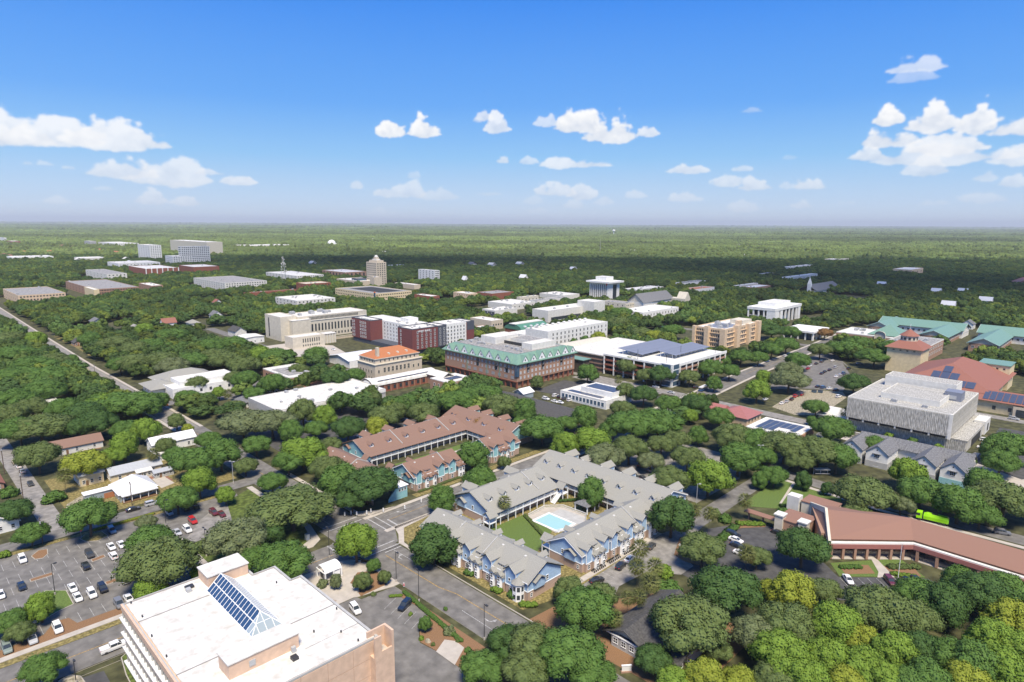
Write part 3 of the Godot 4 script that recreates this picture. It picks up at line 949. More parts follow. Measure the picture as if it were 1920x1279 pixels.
	for side in 2:
		var ze := zs if side == 0 else zn
		for k in n:
			var xa := lerpf(x0, x1, float(k) / n)
			var xb := lerpf(x0, x1, float(k + 1) / n)
			for r in 2:
				var fa := minf((x1 - xa) / (x1 - hipx), 1.0)
				var fb := minf((x1 - xb) / (x1 - hipx), 1.0)
				var lo := r * 0.5
				var la := minf(lo, fa)
				var lb := minf(lo, fb)
				var ha := minf(lo + 0.5, fa)
				var hb := minf(lo + 0.5, fb)
				if ha <= la and hb <= lb:
					continue
				var q := MB.new()
				var c1 := P(xa, lerpf(y0, y1, la) - 0.02, lerpf(ze, zr, la))
				var c2 := P(xb, lerpf(y0, y1, lb) - 0.02, lerpf(ze, zr, lb))
				var c3 := P(xb, lerpf(y0, y1, hb) - 0.02, lerpf(ze, zr, hb))
				var c4 := P(xa, lerpf(y0, y1, ha) - 0.02, lerpf(ze, zr, ha))
				if side == 0:
					q.quad(c1, c2, c3, c4)
				else:
					q.quad(c2, c1, c4, c3)
				wmesh(o, "pane", q.done(), ("skylight" if k < n - 2 else "skylight_pale") if side == 0 else "skylight_pale")
	var q2 := MB.new()
	q2.tri(P(x1, y0 - 0.02, zs), P(x1, y0 - 0.02, zn), P(hipx, y1 - 0.02, zr))
	wmesh(o, "pane", q2.done(), "skylight_pale")
	# stair tower on the corner and the wing walls
	wb(o, "stair_wall", -106.6, -103.4, 0, h - 3.5, -69.2, -64.6, "peach")
	wb(o, "stair_wall", -106.6, -103.4, h - 3.5, h + 1.2, -69.2, -68.7, "peach")
	wb(o, "stair_wall", -106.6, -106.2, h - 3.5, h + 1.2, -68.7, -64.6, "peach")
	wb(o, "stair_wall", -103.8, -103.4, h - 3.5, h + 1.2, -66.2, -64.6, "peach")
	wb(o, "stair_wall", -103.8, -103.4, h - 3.5, h - 2.4, -68.7, -66.2, "peach")
	for k in 5:
		wb(o, "stair_step", -106.2, -103.8, h - 3.5 + k * 0.3, h - 3.2 + k * 0.3, -68.4 + k * 0.5, -67.9 + k * 0.5, "concrete")
	wb(o, "wing_wall", -124, -118, 0, h - 5.0, -69.4, -68.9, "peach")
	wb(o, "ramp_wall", -105.0, -104.5, 0, 3.4, -64, -34, "concrete")
	# the white arched shelter in the plaza
	var k0 := thing("shelter", "white metal shelter with an arched roof on the corner plaza", "shelter", P(-158.6, 0.115, -84.8))
	var arch := MB.new()
	for k in 10:
		var a := PI * k / 10
		var c := PI * (k + 1) / 10
		var p1 := Vector2(cos(a) * 2.4, 2.6 + sin(a) * 1.5)
		var p2 := Vector2(cos(c) * 2.4, 2.6 + sin(c) * 1.5)
		arch.quad(P(p1.x, p1.y, 2.6), P(p1.x, p1.y, -2.6), P(p2.x, p2.y, -2.6), P(p2.x, p2.y, 2.6))
		arch.quad(P(p1.x * 0.96, p1.y - 0.1, -2.6), P(p1.x * 0.96, p1.y - 0.1, 2.6), P(p2.x * 0.96, p2.y - 0.1, 2.6), P(p2.x * 0.96, p2.y - 0.1, -2.6))
	part("roof", arch.done(), M("white_trim"), k0)
	for sx in [-2.4, 2.4]:
		for sz in [-2.6, -0.1, 2.5]:
			bx("post", sx - 0.16, sx + 0.16, 0, 2.7, sz - 0.16, sz + 0.16, M("white_trim"), k0)
		bx("beam", sx - 0.14, sx + 0.14, 2.5, 2.75, -2.7, 2.7, M("white_trim"), k0)
	for sz in [-2.6, 2.6]:
		bx("beam", -2.4, 2.4, 2.45, 2.7, sz - 0.12, sz + 0.12, M("white_trim"), k0)
	bx("notice_board", -0.7, 0.7, 0.6, 2.3, 2.2, 2.3, M("dark_metal"), k0)
	bx("side_panel", 2.26, 2.32, 0.8, 2.2, -2.2, -0.4, M("white_trim"), k0)
	make_library()
	make_white_box()
	make_low_house()

# ---------------------------------------------------------------- red-roofed library
func make_library() -> void:
	var o := building("library", "long bent building with a red-brown shingle roof and an arcade of square piers", "building", -82, 8, -232, -196)
	# roof strips: eave, ridge and back eave at the three bends
	var e := [V(-62.2, -198.6), V(-43.6, -216.6), V(8, -216.0)]
	var r := [V(-67.5, -212.5), V(-46.8, -225.0), V(8, -223.8)]
	var k := [V(-76, -222), V(-54.5, -231.6), V(8, -231.2)]
	var b := MB.new()
	for i in 2:
		var h := 0.22
		for p in [[e[i], e[i + 1], r[i + 1], r[i], 5.8, 9.2], [r[i], r[i + 1], k[i + 1], k[i], 9.2, 5.8]]:
			var y0: float = p[4]
			var y1: float = p[5]
			b.quad(P(p[0].x, y0 + h, p[0].y), P(p[1].x, y0 + h, p[1].y), P(p[2].x, y1 + h, p[2].y), P(p[3].x, y1 + h, p[3].y))
			b.quad(P(p[1].x, y0, p[1].y), P(p[0].x, y0, p[0].y), P(p[3].x, y1, p[3].y), P(p[2].x, y1, p[2].y))
	b.tri(P(e[0].x, 5.8, e[0].y), P(r[0].x, 9.4, r[0].y), P(k[0].x, 5.8, k[0].y))
	wmesh(o, "roof", b.done(), "library_shingle")
	# gutter band, pink fascia, the wall behind the piers
	var back := [V(-65.2, -201.6), V(-45.0, -220.6), V(8, -220.0)]
	var face := [V(-61.3, -197.7), V(-43.2, -215.4), V(8, -214.8)]
	var body := MB.new()
	body.prism(PackedVector2Array([back[0], back[1], back[2], k[2], k[1], k[0]]), 0, 6.0)
	wmesh(o, "wall", body.done(), "brick_pale")
	for i in 2:
		var d: Vector2 = (face[i + 1] - face[i]).normalized()
		var s := Vector2(-d.y, d.x)
		var f := MB.new()
		f.prism(PackedVector2Array([face[i], face[i + 1], e[i + 1], e[i]]), 5.0, 5.5)
		wmesh(o, "flat_eave", f.done(), "off_white")
		var g := MB.new()
		g.prism(PackedVector2Array([face[i] + s * 0.15, face[i + 1] + s * 0.15, face[i + 1] - s * 0.3, face[i] - s * 0.3]), 3.7, 5.1)
		wmesh(o, "fascia", g.done(), "pink_roof")
		var floor_ := MB.new()
		floor_.prism(PackedVector2Array([face[i] - s * 0.3, face[i + 1] - s * 0.3, back[i + 1], back[i]]), 0.0, 0.2)
		wmesh(o, "arcade_floor", floor_.done(), "concrete")
		var n := 7 if i == 0 else 10
		for q in n:
			var c: Vector2 = face[i].lerp(face[i + 1], (q + 0.25) / n) - s * 0.35
			part("pier", unit, M("brick_pale"), o, P(c.x, 1.95, c.y) - o.position, P(0.75, 3.6, 0.75), -atan2(d.y, d.x))
			var wpos: Vector2 = back[i].lerp(back[i + 1], (q + 0.6) / n)
			part("window", window_mesh(1.7, 2.1, "bronze", "glass", 2, 1), null, o, P(wpos.x, 1.6, wpos.y) - o.position, Vector3.ONE, -atan2(d.y, d.x))
	# white gabled west front with its parapet walls, and the porch block
	var p2 := MB.new()
	for w in [[V(-61.2, -197.6), V(-67.8, -212.2), 6.2, 10.1], [V(-67.8, -212.2), V(-76.4, -222.4), 10.1, 6.2]]:
		var a: Vector2 = w[0]
		var c: Vector2 = w[1]
		var d: Vector2 = (c - a).normalized()
		var s := Vector2(-d.y, d.x) * 0.4
		for f in [[a - s, c - s, 1.0], [c + s, a + s, -1.0]]:
			var ya: float = w[2] if f[2] > 0 else w[3]
			var yc: float = w[3] if f[2] > 0 else w[2]
			p2.quad(P(f[1].x, 0, f[1].y), P(f[0].x, 0, f[0].y), P(f[0].x, ya, f[0].y), P(f[1].x, yc, f[1].y))
		p2.quad(P((a + s).x, w[2], (a + s).y), P((c + s).x, w[3], (c + s).y), P((c - s).x, w[3], (c - s).y), P((a - s).x, w[2], (a - s).y))
	wmesh(o, "gable_parapet", p2.done(), "cream")
	wb(o, "porch_wall", -80, -71, 0, 4.8, -214, -204.5, "brick_pale")
	wb(o, "porch_pier", -80.6, -78.0, 0, 6.2, -206.5, -203.6, "cream")
	wb(o, "porch_pier", -73.0, -70.4, 0, 6.2, -206.5, -203.6, "cream")
	wb(o, "porch_cap", -80.9, -77.7, 6.2, 6.6, -206.8, -203.3, "off_white")
	wb(o, "porch_cap", -73.3, -70.1, 6.2, 6.6, -206.8, -203.3, "off_white")
	wb(o, "porch_roof", -80.2, -70.8, 4.8, 5.1, -214.2, -204.3, "library_shingle")
	wb(o, "porch_roof", -79.0, -68.0, 6.0, 6.3, -228.5, -221.0, "library_shingle")
	wb(o, "porch_wall", -78.8, -68.2, 0, 6.0, -228.3, -221.2, "cream")
	wb(o, "chimney_block", -83.5, -79.5, 0, 7.2, -224.0, -220.5, "off_white")
	wb(o, "link_roof", -92, -80, 2.9, 3.15, -208.5, -205.5, "library_shingle")
	for x in [-91, -86, -81]:
		wb(o, "link_post", x, x + 0.5, 0, 2.9, -207.2, -206.7, "brick_pale")

# ---------------------------------------------------------------- streaked concrete block
func make_white_box() -> void:
	var o := building("concrete_building", "big windowless concrete block with rain-streaked ribbed walls and grey roof", "building", -103, -52.7, -397.5, -338)
	block(o, -103, -59, -394, -338.2, 6.6, 17, "precast", "streaked_roof", 0.5, "off_white")
	wb(o, "roof", -104, -52.7, 5.0, 5.5, -397.2, -341.2, "streaked_roof")
	wb(o, "wall", -104, -53.0, 0, 5.0, -397.0, -341.5, "precast")
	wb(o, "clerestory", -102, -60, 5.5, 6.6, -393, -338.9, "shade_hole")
	for k in 61:
		wb(o, "wall_rib", -102.9 + k * 0.72, -102.5 + k * 0.72, 6.8, 16.7, -338.25, -337.95, "precast")
	for k in 66:
		wb(o, "wall_rib", -103.7 + k * 0.77, -103.3 + k * 0.77, 0.2, 4.9, -341.55, -341.3, "precast")
	for k in 70:
		wb(o, "wall_rib", -59.05, -58.8, 6.8, 16.7, -393.6 + k * 0.79, -393.2 + k * 0.79, "precast")
	for k in 7:
		wb(o, "clerestory_post", -102.6 + k * 7.0, -101.9 + k * 7.0, 5.4, 6.7, -339.9, -338.3, "off_white")
	wb(o, "corner_pier", -60.0, -58.8, 5.4, 17.05, -339.2, -337.9, "off_white")
	block(o, -91.5, -66.5, -377, -349.5, 16.4, 19.4, "off_white", "streaked_roof", 0.5)
	block(o, -98, -66, -392, -379, 16.4, 22.2, "off_white", "streaked_roof", 0.5)
	wb(o, "rooftop_unit", -68.5, -61.5, 16.6, 21, -375, -367.5, "solar_pale")
	wb(o, "rooftop_unit", -66.5, -63.5, 17.5, 19.2, -367.5, -367.3, "grey_metal")
	units(o, -100, -62, -347, -342, 16.6, 2)
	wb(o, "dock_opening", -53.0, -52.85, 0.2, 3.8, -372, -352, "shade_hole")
	wb(o, "loading_tower", -57, -52.2, 0, 6.6, -390, -378, "off_white")
	wb(o, "loading_door", -52.2, -52.05, 1.0, 4.6, -386, -383.5, "dark_metal")
	wb(o, "entrance_slab", -120, -103.6, 2.6, 3.1, -366, -346, "off_white")
	wb(o, "entrance_wall", -119, -104, 0, 2.6, -365, -347, "concrete")
	# hand-rail of the walk along the south wall
	var w := thing("retaining_wall", "low concrete retaining wall along the lane below the streaked block", "wall", P(-76, 0, -333))
	bx("wall", -26, 26, 0, 1.2, -0.2, 0.2, M("concrete"), w)
	bx("coping", -26.1, 26.1, 1.2, 1.32, -0.3, 0.3, M("off_white"), w)
	# the row of grey-roofed town houses
	for k in 4:
		var x := [-85.5, -75.5, -58.5, -48.5][k] as float
		var t := building("town_house", ["white gabled town house with grey roof, farthest left of its row", "white gabled town house with grey roof, second from the left in its row", "white gabled town house with grey roof, third from the left in its row", "white gabled town house with grey roof and mint base, farthest right of its row"][k], "house", x - 4.3, x + 4.3, -309, -291, "grey-roofed town houses below the concrete block")
		wb(t, "wall", x - 4.2, x + 4.2, 2.6, 6.4, -308, -292, "white_wall")
		wb(t, "lower_wall", x - 4.3, x + 4.3, 0, 2.6, -308.1, -291.9, "teal_siding" if k == 3 else "grey_wall")
		var g := gable_wall(16, 8.4, 6.4, 9.6)
		part("gable", g, M("white_wall"), t, P(x, 0, -300) - t.position, Vector3.ONE, PI / 2)
		part("roof", pitched(16, 8.4, 6.4, 9.6, 0.5), M("slate_shingle"), t, P(x, 0, -300) - t.position, Vector3.ONE, PI / 2)
		windows(t, "S", -292, x - 2.8, x + 2.8, 1, [5.0, 1.4], window_mesh(1.8, 1.5, "white_trim", "glass", 3, 2))
		windows(t, "S", -292, x - 0.7, x + 0.7, 1, [7.7], window_mesh(0.5, 0.5, "", "glass"))
		windows(t, "E", x + 4.2, -305, -296, 3, [4.6], window_mesh(1.0, 1.3, "white_trim", "glass"))
		wb(t, "canopy", x - 1.6, x + 1.6, 6.0, 6.15, -292, -291.3, "slate_shingle")
	var lk := building("link_roof", "grey hipped roof range joining the row of white town houses", "roof", -88, -44, -316, -306)
	wb(lk, "wall", -87, -45, 0, 6.0, -314, -307, "white_wall")
	part("roof", pitched(42, 8.0, 6.0, 9.0, 0.5), M("slate_shingle"), lk, P(-66, 0, -310.5) - lk.position)

# ---------------------------------------------------------------- low house with a dark roof
func make_low_house() -> void:
	var o := building("low_house", "low house with a big dark grey shingle roof among the palms", "house", -88, -62, -143, -116)
	wb(o, "wall", -83, -75, 0, 3.2, -124.5, -117.5, "grey_wall")
	wb(o, "wall", -83, -66, 0, 3.2, -140, -124.5, "grey_wall")
	part("roof", pitched(24, 11, 3.2, 5.6, 0.6), M("dark_shingle"), o, P(-79.3, 0, -129.5) - o.position, Vector3.ONE, PI / 2)
	part("gable", gable_wall(22.5, 9.6, 3.2, 5.5), M("grey_wall"), o, P(-79.3, 0, -129.5) - o.position, Vector3.ONE, PI / 2)
	part("roof", pitched(15, 9, 3.2, 5.2, 0.6), M("dark_shingle"), o, P(-73, 0, -122.8) - o.position)
	part("gable", gable_wall(14, 8.2, 3.2, 5.1), M("white_wall"), o, P(-73, 0, -122.8) - o.position)
	wb(o, "trim", -84.5, -74.5, 3.0, 3.25, -117.6, -117.3, "white_trim")
	windows(o, "S", -117.5, -83, -76, 3, [1.8], window_mesh(1.2, 1.3, "white_trim", "glass", 2, 2))
	windows(o, "E", -66.0, -126, -119, 2, [1.8], window_mesh(1.2, 1.3, "white_trim", "glass", 2, 2))
	var s := thing("monument_sign", "pale monument sign on the leaf litter in front of the dark-roofed house", "sign", P2(-74.7, -112), "", 0.9)
	bx("plinth", -1.3, 1.3, 0, 0.4, -0.3, 0.3, M("brick_pale"), s)
	bx("board", -1.1, 1.1, 0.4, 1.7, -0.12, 0.12, M("off_white"), s)
	bx("cap", -1.2, 1.2, 1.7, 1.85, -0.2, 0.2, M("white_trim"), s)

# ---------------------------------------------------------------- two rings of painted apartment wings
# One wing in its own axes: length along x, street front on +z, gallery side on -z.
func wing(label: String, group: String, at: Vector3, turn: float, L: float, D: float, ridge: float, siding: String, shingle: String, bays: Array, gallery := true, dormers := 4, ribs := []) -> Node3D:
	var half := maxf(L, D) / 2 + 2.0
	if absf(sin(turn)) > 0.5:
		clear_of(at.x - D / 2, at.x + D / 2, at.z - L / 2, at.z + L / 2, 3.0)
	else:
		clear_of(at.x - L / 2, at.x + L / 2, at.z - D / 2, at.z + D / 2, 3.0)
	var o := thing("apartment_wing", label, "apartment building", at, group, turn)
	var eave := 5.7
	var zf := D / 2
	var zb := -D / 2
	bx("lower_wall", -L / 2, L / 2, 0, 2.7, zb, zf, M("apartment_brick"), o)
	bx("upper_wall", -L / 2 + 0.03, L / 2 - 0.03, 2.7, eave, zb + 0.03, zf - 0.03, M(siding), o)
	part("gable", gable_wall(L - 0.06, D - 0.06, eave, ridge), M(siding), o)
	part("roof", pitched(L, D, eave, ridge, 0.55, 0.25), M(shingle), o)
	bx("trim_band", -L / 2 - 0.08, L / 2 + 0.08, 2.62, 2.86, zf - 0.04, zf + 0.1, M("white_trim"), o)
	for s in [-1.0, 1.0]:
		bx("trim_band", s * (L / 2 + 0.01) - 0.08, s * (L / 2 + 0.01) + 0.08, 2.62, 2.86, zb, zf - 0.05, M("white_trim"), o)
		part("bargeboard", rake(s * (L / 2 + 0.55), D, eave, ridge, 0.55, 0.34), M("white_trim"), o)
		bx("corner_board", s * L / 2 - 0.1, s * L / 2 + 0.1, 2.86, eave - 0.1, zf - 0.1, zf + 0.08, M("white_trim"), o)
		# low gabled bump on each end wall
		bx("end_bump", s * L / 2 - 0.6, s * L / 2 + 0.6, 2.86, 5.1, zf - 6.2, zf - 2.2, M(siding), o)
		part("end_bump_roof", pitched(1.6, 4.2, 5.1, 6.3, 0.3, 0.16), M(shingle), o, P(s * (L / 2 + 0.1), 0, zf - 4.2))
		part("window", window_mesh(0.8, 1.2, "white_trim", "glass", 1, 2), null, o, P(s * (L / 2), 4.2, -1.0), Vector3.ONE, s * PI / 2)
		part("window", window_mesh(0.7, 1.0, "white_trim", "glass", 1, 2), null, o, P(s * (L / 2), 1.5, zf - 1.4), Vector3.ONE, s * PI / 2)
	bx("gutter", -L / 2 - 0.5, L / 2 + 0.5, eave - 0.32, eave - 0.1, zf + 0.5, zf + 0.66, M("white_trim"), o)
	for x in ribs:
		var rb := MB.new()
		var s := (ridge - eave) / (D / 2)
		for d in [1.0, -1.0]:
			var a := P(x - 0.13, eave - 0.4 * s + 0.25, d * (D / 2 + 0.4))
			var c := P(x - 0.13, ridge + 0.25, 0)
			var t := P(0.26, 0, 0)
			var u := P(0, 0.42, 0)
			rb.quad(a + t, c + t, c + t + u, a + t + u)
			rb.quad(c, a, a + u, c + u)
			rb.quad(a + u, a + t + u, c + t + u, c + u)
			rb.quad(a, a + t, a + t + u, a + u)
		part("fire_wall", rb.done(), M("grey_wall"), o)
	# street front: tall gabled bays with low roofs and white bay windows between
	var wm := window_mesh(0.9, 1.3, "white_trim", "glass", 1, 2)
	var small := window_mesh(0.7, 0.8, "white_trim", "glass")
	for k in bays.size():
		var x: float = bays[k][0]
		var wd: float = bays[k][1]
		var kind: int = bays[k][2]
		if kind == 0:      # gabled bay rising through the eave
			bx("bay_wall", x - wd / 2, x + wd / 2, 2.86, 7.3, zf - 3.5, zf + 0.9, M(siding), o)
			bx("bay_base", x - wd / 2 + 0.04, x + wd / 2 - 0.04, 0, 2.7, zf - 0.2, zf + 0.86, M("apartment_brick"), o)
			var q := MB.new()
			q.gable(x - wd / 2, x + wd / 2, zf - 5.0, zf + 0.9, 7.3, 7.3 + wd * 0.36, false)
			part("bay_gable", q.done(), M(siding), o)
			part("bay_roof", pitched(6.2, wd, 7.3, 7.3 + wd * 0.36, 0.35, 0.18), M(shingle), o, P(x, 0.05, zf - 2.0), Vector3.ONE, PI / 2)
			part("bargeboard", rake(3.1 + 0.35, wd, 7.3, 7.3 + wd * 0.36, 0.35, 0.28), M("white_trim"), o, P(x, 0.1, zf - 2.0), Vector3.ONE, -PI / 2)
			bx("trim_band", x - wd / 2 - 0.06, x + wd / 2 + 0.06, 2.62, 2.88, zf + 0.7, zf + 1.0, M("white_trim"), o)
			for s in [-1.0, 1.0]:
				bx("corner_board", x + s * wd / 2 - 0.1, x + s * wd / 2 + 0.1, 2.86, 7.2, zf + 0.82, zf + 0.98, M("white_trim"), o)
			part("window", wm, null, o, P(x, 1.5, zf + 0.86))
			if wd > 3.0:
				part("window", small, null, o, P(x - 0.4, 4.4, zf + 0.9))
		elif kind == 1:    # low roof with two white bay windows
			bx("porch_wall", x - wd / 2, x + wd / 2, 2.86, 4.6, zf - 0.2, zf + 1.5, M(siding), o)
			bx("porch_base", x - wd / 2 + 0.04, x + wd / 2 - 0.04, 0, 2.7, zf - 0.2, zf + 1.46, M("apartment_brick"), o)
			var q := MB.new()
			q.quad(P(x - wd / 2 - 0.3, 4.5, zf + 2.0), P(x + wd / 2 + 0.3, 4.5, zf + 2.0), P(x + wd / 2 + 0.3, 6.0, zf - 0.3), P(x - wd / 2 - 0.3, 6.0, zf - 0.3))
			q.quad(P(x - wd / 2 - 0.3, 4.3, zf + 2.0), P(x + wd / 2 + 0.3, 4.3, zf + 2.0), P(x + wd / 2 + 0.3, 4.5, zf + 2.0), P(x - wd / 2 - 0.3, 4.5, zf + 2.0))
			q.tri(P(x + wd / 2 + 0.3, 4.3, zf + 2.0), P(x + wd / 2 + 0.3, 4.3, zf - 0.3), P(x + wd / 2 + 0.3, 6.0, zf - 0.3))
			part("porch_roof", q.done(), M(shingle), o)
			for s in [-0.28, 0.28]:
				var bw := MB.new()
				bw.prism(PackedVector2Array([V(-0.75, 0), V(-0.45, 0.7), V(0.45, 0.7), V(0.75, 0)]), 0.2, 5.0)
				part("bay_window", bw.done(), M("white_trim"), o, P(x + s * wd, 0, zf + 1.5))
				for y in [1.5, 3.9]:
					part("window", wm, null, o, P(x + s * wd, y, zf + 2.22))
				var bt := MB.new()
				bt.gable(-1.2, 1.2, -1.2, 1.0, 5.0, 6.0, false)
				part("bay_window_roof", bt.done(), M(shingle), o, P(x + s * wd, 0, zf + 1.5))
			part("window", small, null, o, P(x, 6.2, zf - 0.3))
			bx("dormer_wall", x - 1.2, x + 1.2, eave, 6.7, zf - 2.0, zf - 0.35, M(siding), o)
			bx("dormer_roof", x - 1.35, x + 1.35, 6.7, 6.85, zf - 2.4, zf - 0.1, M(shingle), o)
			part("dormer_window", window_mesh(1.9, 0.6, "white_trim", "glass", 2, 1), null, o, P(x, 6.25, zf - 0.35))
		else:              # eight-sided corner bay of white windows
			var bw := MB.new()
			var ring := PackedVector2Array()
			for i in 8:
				ring.append(V(cos(TAU * (i + 0.5) / 8) * 1.7, sin(TAU * (i + 0.5) / 8) * 1.7))
			bw.prism(ring, 0, 5.0)
			part("corner_bay", bw.done(), M("white_trim"), o, P(x, 0, zf + 0.9))
			for i in 8:
				var a := TAU * i / 8
				if sin(a) > -0.2:
					for y in [1.3, 3.6]:
						part("window", window_mesh(0.85, 1.3, "", "glass"), null, o, P(x + cos(a) * 1.56, y, zf + 0.9 + sin(a) * 1.56), Vector3.ONE, PI / 2 - a)
			var hat := MB.new()
			for i in 8:
				var a := TAU * (i + 0.5) / 8
				var c := TAU * (i + 1.5) / 8
				hat.tri(P(cos(c) * 2.1, 5.0, sin(c) * 2.1), P(cos(a) * 2.1, 5.0, sin(a) * 2.1), P(0, 6.5, 0))
			part("corner_bay_roof", hat.done(), M(shingle), o, P(x, 0, zf + 0.9))
	# gallery side
	if gallery:
		var dk := zb - 2.2
		bx("gallery_deck", -L / 2, L / 2, 2.65, 2.9, dk, zb, M("white_trim"), o)
		part("gallery_railing", railing_mesh(L), M("white_trim"), o, P(0, 2.9, dk + 0.1))
		var q := MB.new()
		q.quad(P(L / 2 + 0.4, 5.0, dk - 0.5), P(-L / 2 - 0.4, 5.0, dk - 0.5), P(-L / 2 - 0.4, 5.75, zb - 0.4), P(L / 2 + 0.4, 5.75, zb - 0.4))
		q.quad(P(L / 2 + 0.4, 4.8, dk - 0.5), P(-L / 2 - 0.4, 4.8, dk - 0.5), P(-L / 2 - 0.4, 5.0, dk - 0.5), P(L / 2 + 0.4, 5.0, dk - 0.5))
		part("gallery_roof", q.done(), M(shingle), o)
		var n := int(L / 3.6)
		for k in n + 1:
			var x := -L / 2 + 0.15 + (L - 0.3) * k / n
			bx("post", x - 0.12, x + 0.12, 0, 5.0, dk + 0.05, dk + 0.3, M("white_trim"), o)
		for k in n:
			var x := -L / 2 + L * (k + 0.5) / n
			part("window" if k % 2 else "door", window_mesh(1.0, 2.0, "white_trim", "glass", 1, 2), null, o, P(x, 3.95, zb), Vector3.ONE, PI)
			part("window" if k % 2 == 0 else "door", window_mesh(1.0, 1.9, "white_trim", "glass", 1, 2), null, o, P(x, 1.2, zb), Vector3.ONE, PI)
	for k in dormers:
		var x := -L / 2 + L * (k + 0.5) / dormers
		var zz := -D * 0.30
		var y := eave + (ridge - eave) * 0.40
		var q := MB.new()
		q.gable(x - 0.9, x + 0.9, zz - 1.1, zz + 2.2, y + 0.75, y + 1.65, false)
		q.box(P(x - 0.9, y - 0.4, zz - 1.1), P(x + 0.9, y + 0.75, zz + 1.4))
		part("dormer", q.done(), M("white_trim"), o)
		part("dormer_roof", pitched(3.4, 1.8, y + 0.75, y + 1.65, 0.22, 0.12), M(shingle), o, P(x, 0.04, zz + 0.4), Vector3.ONE, PI / 2)
		part("window", window_mesh(0.6, 0.7, "", "glass"), null, o, P(x, y + 0.5, zz - 1.1), Vector3.ONE, PI)
	# skylights and pipes on the street slope
	for k in int(L / 9.0):
		var x := -L / 2 + 4.0 + k * 9.0
		bx("roof_vent", x, x + 0.7, ridge - 0.9, ridge - 0.25, 0.9, 1.5, M("off_white"), o)
	return o

func court_stairs(label: String, at: Vector3, turn: float, siding: String, shingle: String) -> void:
	var o := thing("stair_porch", label, "stairs", at, "outside stairs of the apartments", turn)
	bx("landing", -1.6, 1.6, 2.65, 2.9, -1.5, 1.5, M("white_trim"), o)
	for k in 12:
		bx("stair_step", -0.8, 0.8, 0.1 + k * 0.22, 0.22 + k * 0.22, 4.9 - k * 0.29, 5.25 - k * 0.29, M("white_trim"), o)
	for s in [-0.9, 0.9]:
		var b := MB.new()
		b.beam(P(s, 0.9, 5.2), P(s, 3.6, 1.6), 0.07, 4)
		b.beam(P(s, 0.15, 5.2), P(s, 2.8, 1.6), 0.12, 4)
		part("stair_rail", b.done(), M("white_trim"), o)
	for q in [[-1.5, -1.4], [1.5, -1.4], [-1.5, 1.4], [1.5, 1.4]]:
		bx("post", q[0] - 0.12, q[0] + 0.12, 0, 5.1, q[1] - 0.12, q[1] + 0.12, M("white_trim"), o)
	part("porch_gable", gable_wall(3.0, 3.2, 5.1, 6.5), M(siding), o)
	part("porch_roof", pitched(3.2, 3.4, 5.1, 6.6, 0.35, 0.16), M(shingle), o)

